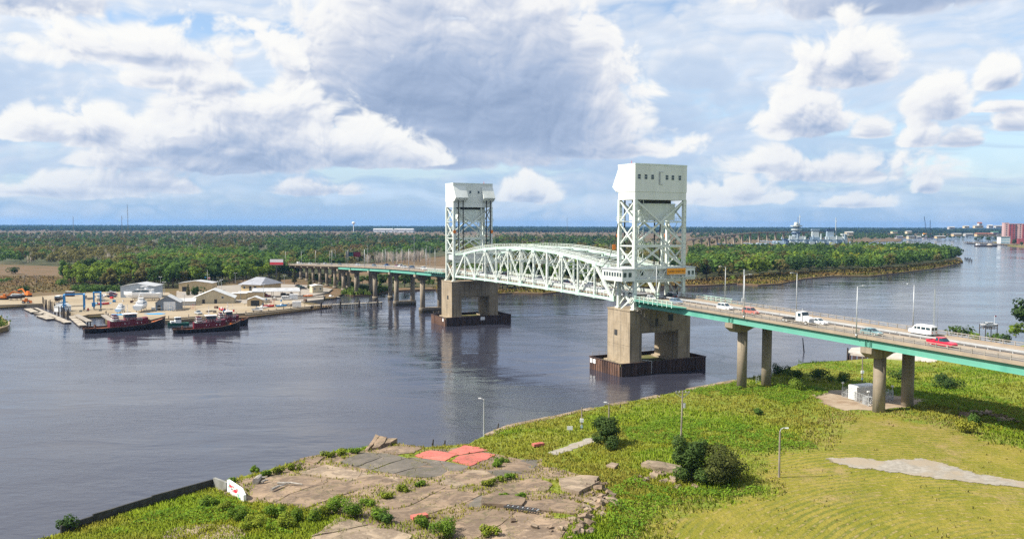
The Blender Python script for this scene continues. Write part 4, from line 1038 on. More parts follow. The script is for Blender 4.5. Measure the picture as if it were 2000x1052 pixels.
for X, kind, col, t, lab in ((350, 'van', 'white', -5, 'white van on the concrete viaduct'), (393, 'sedan', 'white', -5, 'white car just ahead of the white van on the viaduct'), (477, 'suv', 'white', -4, 'white suv where the concrete viaduct begins'), (572, 'sedan', 'dark', -4, 'dark car above the slender bents'), (636, 'suv', 'silver', 4, 'silver suv in the far lane of the viaduct'), (705, 'sedan', 'grey', 4, 'grey car near the start of the teal girders'), (800, 'hatch', 'grey', -4, 'grey hatchback on the last teal span'), (995, 'suv', 'white', -4, 'white suv below the dark billboard'), (1172, 'suv', 'slate', -5, 'blue grey suv on the third teal span'), (1306, 'pickup', 'blue', 3, 'blue pickup in the far lane of the far approach'), (1418, 'sedan', 'maroon', 5, 'maroon car in the far lane of the far approach'), (1452, 'suv', 'white', 2.5, 'white suv side by side with the silver car'), (1502, 'sedan', 'silver', -3, 'silver saloon on the far approach'), (1585, 'suv', 'navy', -3, 'dark blue suv following the silver saloon'), (1712, 'suv', 'white', -4.5, 'white suv arriving at the farther tower'), (90, 'sedan', 'silver', -4, 'silver car beside the red billboard'), (150, 'suv', 'grey', 4, 'grey suv at the far end of the viaduct')):
    u = 520 + X / 5.556; on_bridge(kind, col, t, atT(u, 520, t), lab, t > 0)

# ------------------------------------------------------------------ boatyard on the far bank
YZ = 1.6
def flat(name, px, z, m, depth=2.6):
    P = [at(u, v, z).to_2d() for u, v in px]; return tag(MB().prism(P, z - depth, z).build(name, m), kind='structure')
M['yardsand'] = mat('yard_sand', (.30, .235, .15), (.235, .19, .125), .12, .95, 6, c3=(.31, .26, .185), s3=.03)
M['lot'] = mat('pale_lot', (.29, .26, .22), (.235, .21, .18), .1, .95, 5)
flat('yard_ground', [(84, 598), (120, 608), (160, 622), (172, 619), (204, 617), (207, 620), (236, 636), (330, 629), (480, 616), (478, 596), (440, 585), (345, 590), (330, 575), (225, 573), (100, 582), (60, 585), (-40, 588), (-40, 603)], YZ, M['yardsand'])
flat('car_park_ground', [(345, 589.6), (440, 584.6), (478, 595.6), (520, 590), (560, 588), (600, 582), (640, 573), (650, 566), (600, 559), (520, 556), (420, 562), (345, 572)], YZ + .03, M['lot'])
flat('dock_ground', [(479, 617), (606, 603), (612, 599), (572, 589), (556, 588.6), (520, 590.6), (478.6, 596.2)], YZ + .012, M['yardsand'])
flat('quay_ground', [(560, 588.4), (600, 590), (632, 586), (634, 578), (600, 582.5)], YZ + .02, M['lot'])
def bulkhead(px, lab, n, m='woodd', grp='timber bulkheads'):
    P = [at(u, v, 0) for u, v in px]; r = thing('bulkhead', lab, 'quay wall', P[0], 0, grp)
    for a, b in zip(P, P[1:]):
        MB().bar(a - P[0] + Vector((0, 0, .7)), b - P[0] + Vector((0, 0, .7)), .3, 2.4).build('wall_panel', M[m], r)
        MB().bar(a - P[0] + Vector((0, 0, 1.98)), b - P[0] + Vector((0, 0, 1.98)), .7, .25).build('cap_beam', M['woodl'], r)
        L = (b - a).length; k = max(1, int(L / n))
        for i in range(k + 1):
            p = a.lerp(b, i / k) - P[0]; d = (b - a).normalized(); p += Vector((d.y, -d.x, 0)) * .35
            MB().tube(p + Vector((0, 0, -1.5)), p + Vector((rnd(-.1, .1), 0, rnd(2.3, 3.4))), .2, .17, 7).build('pile', M['wood' if random.random() < .5 else 'woodd'], r)
bulkhead([(236, 642.5), (330, 634.5), (480, 622.5), (608, 608)], 'long dark timber bulkhead behind the tugboats', 4.2)
bulkhead([(566, 591.5), (632, 588)], 'short dark bulkhead of the quay beside the small cream hut', 3.0)
bulkhead([(208, 624), (236, 642.5)], 'timber wall of the boat lift slip', 3.5)
# timber pier reaching towards the bridge
def timber_pier():
    a, b = at(608, 607, 0), at(755, 598.5, 0); d = (b - a).normalized(); nn = Vector((-d.y, d.x, 0)); L = (b - a).length
    r = thing('timber_pier', 'long narrow timber pier on many thin piles', 'pier', a)
    for k in range(int(L / 3)):
        MB().bar(d * (3 * k) + nn * .8 + Vector((0, 0, 2.0)), d * (3 * k + 2.93) + nn * .8 + Vector((0, 0, 2.0)), 2.4, .22).build('deck_plank', M['woodl'], r)
    for k in range(int(L / 1.25)):
        for w in (0, 1.7):
            if random.random() < .12: continue
            p = d * (1.25 * k + rnd(-.2, .2)) + nn * w
            MB().tube(p + Vector((0, 0, -1.5)), p + Vector((rnd(-.12, .12), 0, rnd(1.9, 2.1) if random.random() < .8 else rnd(2.6, 3.2))), .17, .15, 6).build('pile', M['wood' if random.random() < .6 else 'woodd'], r)
    for k in range(4): p = d * (L * (k + .5) / 4) + nn * -.5; MB().tube(p + Vector((0, 0, -1.5)), p + Vector((0, 0, 3.6)), .55, .45, 8).build('pile_cluster', M['woodd'], r)
timber_pier()
def dock(px0, px1, w, lab, z=.55, grp='floating docks'):
    a, b = at(*px0, z), at(*px1, z); d = (b - a).normalized(); L = (b - a).length
    r = thing('floating_dock', lab, 'dock', (a.x, a.y, 0), 0, grp); n = max(2, int(L / 3.2))
    for k in range(n): MB().bar(d * (L * k / n) + Vector((0, 0, z)), d * (L * (k + .97) / n) + Vector((0, 0, z)), w, .28).build('deck_plank', M['woodl' if k % 3 else 'wood'], r)
    MB().bar(Vector((0, 0, .25)), d * L + Vector((0, 0, .25)), w * .8, .5).build('float', M['woodd'], r)
dock((57, 608), (72, 615), 4.5, 'floating dock section at the far left end of the marina'); dock((66, 607), (134, 635), 3.0, 'long floating dock beside the row of piles'); dock((80, 621), (102, 628), 4.0, 'wide floating dock pad in open water'); dock((140, 622), (163, 641), 3.0, 'floating dock finger ending by the lift slip'); dock((72, 617), (86, 618), 3, 'short floating dock with a dark float')
pile_me = MB().tube((0, 0, -2), (0, 0, 4.6), .24, .2, 8).mesh('mooring_pile', M['woodd'])
for k in range(22):
    f = k / 21; p = at(83 + 52 * f, 603 + 27 * f, 0); tag(put('mooring_pile', pile_me, None, (p.x + rnd(-.6, .6), p.y, rnd(-.5, .6))), 'dark mooring pile along the floating dock, number %d of the row from the left' % (k + 1), 'mooring pile', 'mooring piles by the floating dock')
for (a, b), l in ((((150, 620), (176, 633)), 'left concrete finger pier of the boat lift slip'), (((203, 620), (231, 640)), 'right concrete finger pier of the boat lift slip')):
    A, B_ = at(*a, YZ), at(*b, YZ); r = thing('finger_pier', l, 'pier', (A.x, A.y, 0)); d = (B_ - A)
    MB().bar(Vector((0, 0, YZ)), d + Vector((0, 0, YZ)), 2.2, .5).build('beam', M['lot'], r)
    for k in range(6): p = d * (k / 5); MB().tube(p + Vector((.5, -.5, -2)), p + Vector((.5, -.5, YZ)), .28, n=7).build('pile', M['woodd'], r)
# buildings
def roofm(n, c): return solid(n, c, c2=tuple(x * .8 for x in c), scale=.3, rough=.6)
RG = roofm('grey_metal_roof', (.42, .43, .44)); RL = roofm('pale_metal_roof', (.56, .57, .56)); RD = roofm('slate_grey_roof', (.30, .31, .34))
def shed(name, lab, px, rz, W_, D_, hw, hr, wall, roof, doors=(), wins=(), ridge='y', over=.5, hip=0.0, cat='building'):
    """gabled building: front wall centre at px, W_ wide, D_ deep; ridge 'y' = gable towards the front"""
    p = at(*px, YZ); r = thing(name, lab, cat, (p.x, p.y, YZ), R(rz))
    o = MB()
    if ridge == 'y': o.loft([[(-W_ / 2, y, 0), (W_ / 2, y, 0), (W_ / 2, y, hw), (0, y, hr - .02), (-W_ / 2, y, hw)] for y in (0, D_)])
    elif hip: o.box(-W_ / 2, W_ / 2, 0, D_, 0, hw)
    else: o.loft([[(x, 0, 0), (x, D_, 0), (x, D_, hw), (x, D_ / 2, hr - .02), (x, 0, hw)] for x in (-W_ / 2, W_ / 2)])
    w = o.build('wall', wall, r)
    k = (hr - hw) / (W_ / 2 if ridge == 'y' else D_ / 2)
    if ridge == 'y':
        for sd in (-1, 1):
            o = MB(); e = W_ / 2 + over; o.loft([[(0, y, hr), (sd * e, y, hr - k * e), (sd * e, y, hr - k * e + .14), (0, y, hr + .14)] for y in (-over, D_ + over)]); o.build('roof', roof, r)
    else:
        yr = D_ / 2
        for sd in (-1, 1):
            o = MB(); e = D_ / 2 + over; x0 = W_ / 2 + over; x1 = x0 - hip
            a = [(-x0, yr + sd * e, hr - k * e), (x0, yr + sd * e, hr - k * e), (x1, yr, hr), (-x1, yr, hr)]
            o.loft([a, [(x, y, z + .14) for x, y, z in a]]); o.build('roof', roof, r)
        if hip:
            for sd in (-1, 1):
                x0 = W_ / 2 + over; e = D_ / 2 + over; a = [(sd * x0, yr - e, hr - k * e), (sd * x0, yr + e, hr - k * e), (sd * (x0 - hip), yr, hr)]
                MB().loft([a, [(x, y, z + .13) for x, y, z in a]]).build('roof', roof, r)
    for x0, x1, z0, z1, m in doors: MB().box(x0, x1, -.07, -.01, z0, z1).build('door', m, r)
    for x0, x1, z0, z1 in wins:
        f = MB().box(x0 - .1, x1 + .1, -.05, -.01, z0 - .1, z1 + .1).build('window', M['white'], r); MB().box(x0, x1, -.09, -.052, z0, z1).build('pane', M['glass'], f)
    return r
cream = solid('cream_cladding', (.58, .50, .34), c2=(.50, .43, .29), scale=.2); tan = solid('tan_cladding', (.55, .42, .24), c2=(.48, .37, .21), scale=.2)
bluegrey = solid('blue_grey_cladding', (.42, .48, .53), c2=(.37, .42, .47), scale=.2); grey = solid('grey_cladding', (.23, .26, .29), c2=(.20, .22, .25), scale=.2)
DK = M['dark']
shed('metal_shed', 'large pale blue grey metal shed behind the yachts', (269, 585.5), 6, 18.5, 15, 6.4, 8.0, bluegrey, RG, [(1.5, 5.5, .05, 4.5, solid('shed_door', (.50, .55, .58)))])
shed('boat_shed', 'grey gabled boat shed with a big white door', (328, 610), 14, 11, 10, 3.9, 7.0, grey, RL, [(-1.8, 3.6, .05, 4.2, M['white']), (-4.6, -3.2, .05, 2.6, DK)])
shed('warehouse', 'wide cream warehouse with low pale gable roof', (417, 596), 14, 21, 14, 2.8, 7.2, cream, RL, [(-5.5, -4.2, .05, 2.2, DK), (.5, 1.9, .05, 2.2, DK)], [(4.2, 5.2, 2.6, 3.6)])
shed('store_hut', 'small white hut between boat shed and cream warehouse', (366, 600), 14, 7.5, 5, 2.2, 3.4, solid('whitish_cladding', (.55, .54, .50)), RL, [], [], 'x')
shed('tan_building', 'tan block building with grey roof under the flagpole', (382, 573), 4, 20, 11, 5.2, 6.6, tan, RG, [(-8, -5, .05, 3, DK)], [])
shed('office_building', 'cream office with grey hipped roof and porch columns', (490, 572), -22, 15, 20, 4.6, 8.2, tan, RD, [(-1.2, .6, .05, 3.2, DK), (2.6, 4.4, .05, 3.2, DK)], [(-5.5, -4.3, 1.6, 3)], 'x', 1.2, 5.0)
shed('workshop', 'small tan workshop with dark open door', (498, 600.5), 10, 7.5, 7, 3.2, 4.7, tan, RL, [(-1.9, 2.3, .05, 2.9, DK)], [])
shed('store_block', 'low tan flat block left of the workshop', (468, 588), 10, 7.5, 5, 3.4, 3.7, tan, RL, [], [], 'x'); shed('office_wing', 'low tan wing with pale roof behind the workshop', (492, 584), 8, 14, 5, 3.0, 3.4, tan, RL, [], [], 'x')
shed('dock_hut', 'small cream hut at the boat ramp near the viaduct', (621, 574), 25, 6.5, 8.5, 4.2, 4.8, cream, RL, [], [(-2.2, -1.4, 2, 3), (1.2, 2, 2, 3)])
def carport():
    p = at(540, 583, YZ); r = thing('carport', 'long open carport with grey metal roof over parked boats', 'carport', (p.x, p.y, YZ), R(10))
    for sd in (-1, 1):
        o = MB(); a = [(-13.5, 4 + sd * 4.8, 3.3), (13.5, 4 + sd * 4.8, 3.3), (12.6, 4, 5.0), (-13.5, 4, 5.0)]; o.loft([a, [(x, y, z + .12) for x, y, z in a]]); o.build('roof', RG, r)
    for k in range(6):
        for y in (0, 8): MB().box(-13 + 5.2 * k - .12, -13 + 5.2 * k + .12, y - .12, y + .12, 0, 3.6).build('post', M['woodl'], r)
carport()
def small(name, lab, cat, px, build, rz=0, z=YZ, grp=None):
    p = at(*px, z); r = thing(name, lab, cat, (p.x, p.y, z), R(rz), grp); build(r); return r
# motor yachts
def yacht(name, lab, px, rz, L, hullc=None, levels=2, tower=False, z=YZ + .9, trim=None):
    p = at(*px, YZ); r = thing(name, lab, 'boat', (p.x, p.y, z), R(rz), 'boats on the hard'); W_ = L * .29; H = L * .17
    rings = []
    for f in (-.5, -.3, 0, .25, .4, .48, .52):
        w = W_ / 2 * (1.0 if f < .1 else max(.03, 1 - ((f - .1) / .42) ** 2)); zs = H * (1 + .35 * max(0, f) ** 1.2 * 1.6); x = f * L
        kx = x - (max(0, f - .3) * L * .35)
        rings.append([(x, -w, zs), (x, -w * .96, zs * .62), (kx, -w * .72, H * .22), (kx, 0, 0 if f < .3 else (f - .3) * H * 2), (kx, w * .72, H * .22), (x, w * .96, zs * .62), (x, w, zs), (x, 0, zs * 1.02)])
    MB().loft(rings).build('hull', M[hullc] if hullc else M['white'], r, False)
    o = MB(); zc = H * 1.0
    cabin(o, (-L * .30, L * .30), (-L * .26, L * .14), zc, zc + L * .10, W_ * .40, W_ * .33); c = o.build('cabin', M['white'], r)
    o = MB(); cabin(o, (-L * .22, L * .262), (-L * .21, L * .17), zc + L * .035, zc + L * .085, W_ * .405, W_ * .36); o.build('window_band', M['glass'], c)
    zz = zc + L * .10
    if levels > 1:
        o = MB(); o.box(-L * .30, L * .16, -W_ * .38, W_ * .38, zz, zz + .12); cabin(o, (-L * .14, L * .10), (-L * .12, L * .02), zz + .12, zz + L * .075, W_ * .30, W_ * .25); fb = o.build('flybridge', M['white'], r)
        o = MB(); cabin(o, (-L * .08, L * .088), (-L * .08, L * .05), zz + .12 + L * .018, zz + L * .055, W_ * .305, W_ * .275); o.build('windscreen', M['glass'], fb)
        zz += L * .075
        o = MB(); o.box(-L * .16, L * .03, -W_ * .28, W_ * .28, zz + L * .03, zz + L * .03 + .14)
        for x in (-L * .15, L * .02):
            for y in (-W_ * .25, W_ * .25): o.bar((x, y, zz - .3), (x, y, zz + L * .03), .08, .08)
        o.build('hardtop', M['white'], fb); zz += L * .03
    if tower:
        o = MB()
        for x in (-L * .10, L * .02):
            for y in (-W_ * .25, W_ * .25): o.bar((x, y, zz), (x * .6, y * .5, zz + L * .17), .1, .1)
        o.box(-L * .08, L * .03, -W_ * .14, W_ * .14, zz + L * .17, zz + L * .17 + .1); o.bar((-L * .05, 0, zz + L * .17), (-L * .05, 0, zz + L * .26), .08, .08); o.build('tuna_tower', M['white'], r)
    o = MB()
    for sd in (-1, 1):
        pts = [(L * f, sd * W_ / 2 * .92 * (1 if f < .1 else max(.03, 1 - ((f - .1) / .42) ** 2)), H * (1 + .5 * max(0, f)) + .75) for f in (-.05, .1, .25, .38, .47)]
        o.path(pts, .04, 5)
        for q in pts: o.bar(q, (q[0], q[1], q[2] - .7), .05, .05)
    o.build('bow_rail', M['galv'], r)
    o = MB()
    for x in (-L * .3, 0, L * .25):
        for y in (-W_ * .3, W_ * .3): o.bar((x, y, -.9), (x, y * .8, H * .3), .2, .2)
    o.build('boat_stand', M['blue' if trim == 'blue' else 'wood'], r)
    return r
yacht('motor_yacht', 'large white motor yacht with streamlined decks by the blue grey shed', (279, 591), 184, 19, levels=2)
yacht('sport_fisher', 'white sport fishing boat with tall tower, stern to the river', (277, 612), 100, 14.5, levels=2, tower=True)
yacht('cabin_cruiser', 'small white cabin cruiser, stern to the river', (237, 616), 98, 9.5, levels=2)
yacht('express_cruiser', 'white cruiser with dark blue hull at the left of the yard', (114, 596), -75, 10, 'hull', 1)
yacht('centre_console', 'white open boat with a raised hardtop on a blue tarp', (196, 592), -80, 8.5, None, 2, trim='blue')
yacht('small_launch', 'small launch with dark hull beside the orange excavator', (33, 592), 10, 9, 'hull', 1)
for px, l in (((196, 597), 'blue tarp under the open boat with raised hardtop'), ((238, 619), 'blue tarp under the small cabin cruiser'), ((306, 617), 'crumpled blue tarp beside the sport fishing boat')):
    p = at(*px, YZ); o = MB(); rings = []
    for k in range(12):
        a = k * math.pi / 6; rr = rnd(2.6, 4.4); rings.append((rr * 1.4 * math.cos(a), rr * .7 * math.sin(a)))
    o.prism(rings, 0, .12); tag(o.build('tarp', solid('blue_tarp', (.03, .28, .55), rough=.5), None, loc=(p.x, p.y, YZ + .01)), l, 'tarp', 'blue tarps')
# travel lift
def travel_lift(px, lab, rz, h, w, d):
    p = at(*px, YZ); r = thing('travel_lift', lab, 'boat hoist', (p.x, p.y, YZ), R(rz))
    for x in (-w / 2, w / 2):
        for y in (-d / 2, d / 2):
            MB().box(x - .3, x + .3, y - .3, y + .3, .8, h).build('leg', M['blue'], r); put('wheel', wheel_me(.8), r, (x, y, .8)).rotation_euler = (0, 0, math.pi / 2)
        MB().box(x - .35, x + .35, -d / 2, d / 2, h - .7, h).build('top_beam', M['blue'], r); MB().box(x - .3, x + .3, -d / 2, d / 2, 1.4, 2.0).build('lower_beam', M['blue'], r)
    MB().box(-w / 2, w / 2, d / 2 - .35, d / 2 + .35, h - .7, h).build('cross_beam', M['blue'], r); MB().box(-w / 2 - .9, -w / 2 + .6, -1.5, 1.5, 1.6, 3.4).build('engine_box', M['blue'], r)
    for y in (-d / 4, d / 4): MB().box(-w / 2 + .3, w / 2 - .3, y - .12, y + .12, 2.2, 2.4).build('sling', M['black'], r)
travel_lift((146, 612), 'large blue travelling boat hoist at the slip', 25, 8.0, 8.5, 9); travel_lift((191, 609), 'tall blue boat hoist behind the slip', 25, 8.6, 3.0, 4)
def digger(r):
    for y in (-1.1, 1.1): MB().box(-1.9, 1.9, y - .3, y + .3, 0, .85).build('track', M['black'], r)
    MB().box(-1.9, 1.3, -1.25, 1.25, .9, 2.0).build('body', M['orange'], r); c = MB().box(.1, 1.4, -1.2, .1, 2.0, 3.2).build('cab', M['orange'], r); MB().box(1.41, 1.44, -1.05, -.05, 2.1, 3.1).build('window', M['glass'], c)
    MB().bar((1.2, .5, 1.6), (4.6, .5, 4.4), .5, .6).build('boom', M['orange'], r); MB().bar((4.6, .5, 4.4), (9.0, .5, 3.4), .4, .5).build('stick', M['orange'], r); MB().box(8.4, 9.4, 0, 1.0, 2.2, 3.3).build('bucket', M['dark'], r)
small('excavator', 'orange excavator with long outstretched arm at the left edge', 'excavator', (8, 591), digger, 5)
def loader(r):
    for x in (-1.2, 1.2):
        for y in (-.9, .9): put('wheel', wheel_me(.7), r, (x, y, .7))
    MB().box(-1.8, 1.5, -.8, .8, .8, 1.7).build('body', M['orange'], r); c = MB().box(-.6, .6, -.7, .7, 1.7, 2.7).build('cab', M['orange'], r); MB().box(.61, .64, -.6, .6, 1.8, 2.6).build('window', M['glass'], c); MB().loft([[(1.5, -1, .4), (2.6, -1, .2), (2.3, -1, 1.5)], [(1.5, 1, .4), (2.6, 1, .2), (2.3, 1, 1.5)]]).build('bucket', M['orange'], r)
small('loader', 'low orange loader on the riprap bank', 'loader', (52, 598), loader, 12); small('backhoe', 'rusty brown backhoe beside the marsh', 'backhoe', (55, 585), digger, 150)
for kind, col, px, rz, l in (('pickup', 'white', (217, 578), 10, 'white pickup parked by the blue grey shed'), ('suv', 'maroon', (222, 581), 8, 'maroon car parked by the blue grey shed'), ('pickup', 'navy', (219, 585), 10, 'dark blue pickup in front of the maroon car'), ('pickup', 'white', (121, 601), 10, 'white pickup behind the row of mooring piles'), ('sedan', 'dark', (583, 562), 20, 'black car at the back of the car park'), ('sedan', 'green', (588, 564), 20, 'dark green car in the car park'), ('suv', 'dark', (593, 567), 20, 'black suv nearest the small cream hut'), ('pickup', 'dark', (423, 577), 30, 'dark pickup between the tan buildings'), ('suv', 'grey', (556, 580), 8, 'grey suv under the carport'), ('pickup', 'dark', (570, 580), 8, 'black pickup under the carport'), ('pickup', 'red', (520, 582), 5, 'red boat-towing pickup at the carport end'), ('van', 'white', (560, 588), 12, 'white van on the quay'), ('pickup', 'silver', (388, 617), -50, 'silver pickup on the sand behind the tugboats'), ('pickup', 'white', (503, 610), 15, 'white pickup on the dock before the workshop')):
    p = at(*px, YZ + .05); vehicle(kind, col, (p.x, p.y, YZ + .05), R(rz), l, 'vehicles in the boatyard')
def container(c):
    def f(r):
        MB().box(-2.2, 2.2, -1.2, 1.2, .15, 2.75).build('body', c, r); MB().box(-2.25, 2.25, -1.25, 1.25, 2.75, 2.9).build('roof', M['white'], r); o = MB()
        for k in range(9): o.box(-2.1 + .5 * k, -2.0 + .5 * k, -1.26, -1.2, .2, 2.7)
        o.build('rib', c, r)
    return f
small('container', 'white container at the end of the sandy dock', 'container', (580, 602), container(M['white']), 15); small('container', 'white box on the quay beside the carport', 'container', (574, 587), container(M['white']), 12); small('container', 'rusty container by the marsh fence', 'container', (137, 584), container(M['rust']), 0); small('shelter', 'white gabled shelter behind the mooring piles', 'shelter', (123, 613), lambda r: (MB().box(-3, 3, -2, 2, 0, 2.3).build('wall', M['white'], r), MB().loft([[(-3.2, -2.3, 2.3), (-3.2, 2.3, 2.3), (-3.2, 0, 3.6)], [(3.2, -2.3, 2.3), (3.2, 2.3, 2.3), (3.2, 0, 3.6)]]).build('roof', RL, r)), 70)
def skiff(c):
    def f(r):
        rings = []
        for x, w in ((-2.6, 1.0), (0, 1.05), (1.6, .8), (2.7, .08)): rings.append([(x, -w, .95 + .1 * x * (x > 0)), (x, -w * .7, .3), (x, w * .7, .3), (x, w, .95 + .1 * x * (x > 0)), (x, w * .8, .85), (x, -w * .8, .85)])
        MB().loft(rings).build('hull', c, r); MB().box(-.4, .4, -.4, .4, .8, 1.7).build('console', M['white'], r); MB().box(-3.0, -2.6, -.25, .25, .4, 1.5).build('outboard', M['black'], r)
    return f
small('inflatable_boat', 'red inflatable boat at the carport end', 'boat', (508, 581), skiff(M['red']), 5); small('skiff', 'red and orange skiff on the quay', 'boat', (602, 582), skiff(M['orange']), 20); small('skiff', 'blue and red work skiff on the sandy dock', 'boat', (550, 602), skiff(M['blue']), 30); small('skiff', 'white skiff stored before the workshop', 'boat', (512, 606), skiff(M['white']), 40); small('skiff', 'rusty skiff near the white dock container', 'boat', (564, 600), skiff(M['rust']), 10); small('skiff', 'white skiff moored at the ramp', 'boat', (646, 583), skiff(M['white']), 120, 0)
dock((636, 576), (662, 582.5), 2.2, 'white gangway dock at the boat ramp'); dock((650, 574), (666, 577), 3, 'small grey dock tucked into the reed cove')
# yard lamps and flagpole
for i, (u, v0, v1) in enumerate(((314, 570, 545), (321, 578, 555), (361, 604, 578), (428, 580, 553), (433, 578, 550), (460, 556, 537), (515, 585, 558), (493, 580, 550), (470, 588, 560), (556, 556, 541))):
    p = at(u, v0, YZ); h = (v0 - v1) / FPX * p.y
    r = thing('light_pole', 'slim yard light pole ' + ['behind the big yacht', 'between shed and yacht', 'in front of the white hut', 'right of the tan block', 'left of the office', 'at the wood edge behind the office', 'in front of the carport', 'before the office porch', 'beside the low tan block', 'behind the office roof'][i], 'light pole', (p.x, p.y, YZ), 0, 'yard light poles')
    MB().tube((0, 0, 0), (0, 0, h), .13, .08, 6).build('pole', M['galv'], r); MB().box(-.9, .9, -.12, .12, h, h + .12).box(-1.0, -.5, -.2, .2, h + .1, h + .35).box(.5, 1.0, -.2, .2, h + .1, h + .35).build('lamp_head', M['white'], r)
p = at(405.5, 562, YZ); r = thing('flagpole', 'white flagpole with two flags behind the tan building', 'flagpole', (p.x, p.y, YZ)); MB().tube((0, 0, 0), (0, 0, 11), .14, .08, 6).bar((-1.8, 0, 7.6), (1.8, 0, 7.6), .1, .1).build('pole', M['white'], r)
fo = MB()
for k in range(3): fo.box(.3, 1.9, -.03, .03, 4.6 + k * .5, 4.85 + k * .5)
fo.build('flag', M['red'], r); MB().box(.3, 1.9, -.02, .02, 4.6, 6.1).build('flag_field', M['white'], r); MB().box(-1.9, -.9, -.02, .02, 5.3, 6.3).build('flag', M['blue'], r)
# tugboats
def tug(lab, stern, bow, name='tugboat', H=1.0):
    a, b = at(*stern, 0), at(*bow, 0); d = b - a; L = d.length; r = thing(name, lab, 'tugboat', (a + b) / 2, math.atan2(d.y, d.x), 'tugboats at the bulkhead'); W_ = L * .27
    st = [(-.5, .62, .066), (-.46, .88, .062), (-.3, 1, .056), (0, 1, .058), (.2, .98, .072), (.34, .86, .095), (.43, .62, .118), (.485, .3, .14), (.5, .06, .15)]
    rings = []
    for f, w, z in st:
        x, y, zz = f * L, w * W_ / 2, z * L * H
        rings.append([(x, -y, zz), (x * .985, -y * .93, zz * .4), (x * .96, -y * .75, -1.2), (x * .96, y * .75, -1.2), (x * .985, y * .93, zz * .4), (x, y, zz), (x * .99, y * .90, zz), (x * .985, y * .90, zz - .75), (x * .985, -y * .90, zz - .75), (x * .99, -y * .90, zz)])
    MB().loft(rings).build('hull', M['hull'], r)
    o = MB(); dk = [(f * L * .98, w * W_ / 2 * .9, z * L * H - .55) for f, w, z in st]
    o.add([(x, -y, z) for x, y, z in dk] + [(x, y, z) for x, y, z in dk], [(i, i + 1, len(dk) + i + 1, len(dk) + i) for i in range(len(dk) - 1)]); o.build('deck', solid('orange_brown_deck', (.34, .12, .045), c2=(.22, .09, .05), scale=.6), r)
    o = MB()
    for sd in (-1, 1):
        for (f, w, z), (f2, w2, z2) in zip(st, st[1:]): o.bar((f * L, sd * w * W_ / 2, z * L * H + .05), (f2 * L, sd * w2 * W_ / 2, z2 * L * H + .05), .25, .22)
    o.build('rubbing_rail', M['rust'], r)
    for sd in (-1, 1):
        for k in range(14):
            f = -.44 + .84 * k / 13; w = float(np.interp(f, [s_[0] for s_ in st], [s_[1] for s_ in st])); z = float(np.interp(f, [s_[0] for s_ in st], [s_[2] for s_ in st])) * L * H
            MB().tube((f * L, sd * w * W_ / 2 * .96, z - .75), (f * L, sd * (w * W_ / 2 + .38), z - .75), .62, .62, 10).build('tyre_fender', M['black'], r)
    z0 = .058 * L * H - .35; D1 = solid('tug_white', (.70, .66, .64))
    o = MB(); o.loft([[(x, -w, z0), (x, w, z0), (x, w * .96, z0 + h), (x, -w * .96, z0 + h)] for x, w, h in ((-L * .2, W_ * .33, 2.7), (L * .1, W_ * .36, 2.8), (L * .27, W_ * .24, 3.5))]); dh = o.build('deckhouse', M['maroon'], r)
    for k in range(3):
        zz = z0 + .4 + .75 * k; MB().loft([[(-L * .173, -W_ * .306, zz), (-L * .173, W_ * .306, zz), (-L * .173, W_ * .304, zz + .34), (-L * .173, -W_ * .304, zz + .34)], [(-L * .06, -W_ * .318, zz), (-L * .06, W_ * .318, zz), (-L * .06, W_ * .314, zz + .34), (-L * .06, -W_ * .314, zz + .34)]]).build('white_stripe', D1, dh)
    MB().box(-L * .18, L * .20, -W_ * .34, W_ * .34, z0 + 2.62, z0 + 2.74).build('boat_deck', solid('pale_green_deck', (.30, .36, .34)), dh)
    for k in range(5): x = -L * .02 + k * L * .05; MB().tube((x, -W_ * .345, z0 + 1.5), (x, -W_ * .325, z0 + 1.5), .22, n=8).build('porthole', D1, dh)
    o = MB(); o.loft([[(-L * .01, -W_ * .22, z0 + 2.74), (L * .13, -W_ * .22, z0 + 2.74), (L * .13, W_ * .22, z0 + 2.74), (-L * .01, W_ * .22, z0 + 2.74)], [(-L * .01, -W_ * .22, z0 + 5.1), (L * .125, -W_ * .22, z0 + 5.1), (L * .125, W_ * .22, z0 + 5.1), (-L * .01, W_ * .22, z0 + 5.1)]]); wh = o.build('wheelhouse', M['maroon'], r)
    MB().box(-L * .012, L * .133, -W_ * .225, W_ * .225, z0 + 3.9, z0 + 4.75).build('window_band', M['glass'], wh); MB().box(-L * .03, L * .145, -W_ * .26, W_ * .26, z0 + 5.1, z0 + 5.3).build('wheelhouse_roof', D1, wh)
    for y in (-W_ * .17, W_ * .17):
        f = MB().loft([[(-L * .15, y - .6, z0 + 2.74), (-L * .08, y - .6, z0 + 2.74), (-L * .08, y + .6, z0 + 2.74), (-L * .15, y + .6, z0 + 2.74)], [(-L * .155, y - .5, z0 + 5.0), (-L * .095, y - .5, z0 + 5.0), (-L * .095, y + .5, z0 + 5.0), (-L * .155, y + .5, z0 + 5.0)]]).build('funnel', M['maroon'], r)
        for k in (3.2, 4.2): MB().box(-L * .157, -L * .083, y - .62, y + .62, z0 + k, z0 + k + .4).build('white_stripe', D1, f)
    MB().tube((L * .03, 0, z0 + 5.3), (L * .03, 0, z0 + 9.2), .14, .07, 6).bar((L * .03, -1.2, z0 + 7.4), (L * .03, 1.2, z0 + 7.4), .1, .1).box(L * .03 - .5, L * .03 + .5, -.15, .15, z0 + 6.2, z0 + 6.4).build('mast', D1, r)
    for x in (-L * .36, L * .36): MB().box(x - .25, x + .25, -1.1, -.7, z0, z0 + 1.5).box(x - .25, x + .25, .7, 1.1, z0, z0 + 1.5).bar((x, -1.3, z0 + 1.1), (x, 1.3, z0 + 1.1), .3, .3).build('bitt', M['orange' if x > 0 else 'rust'], r)
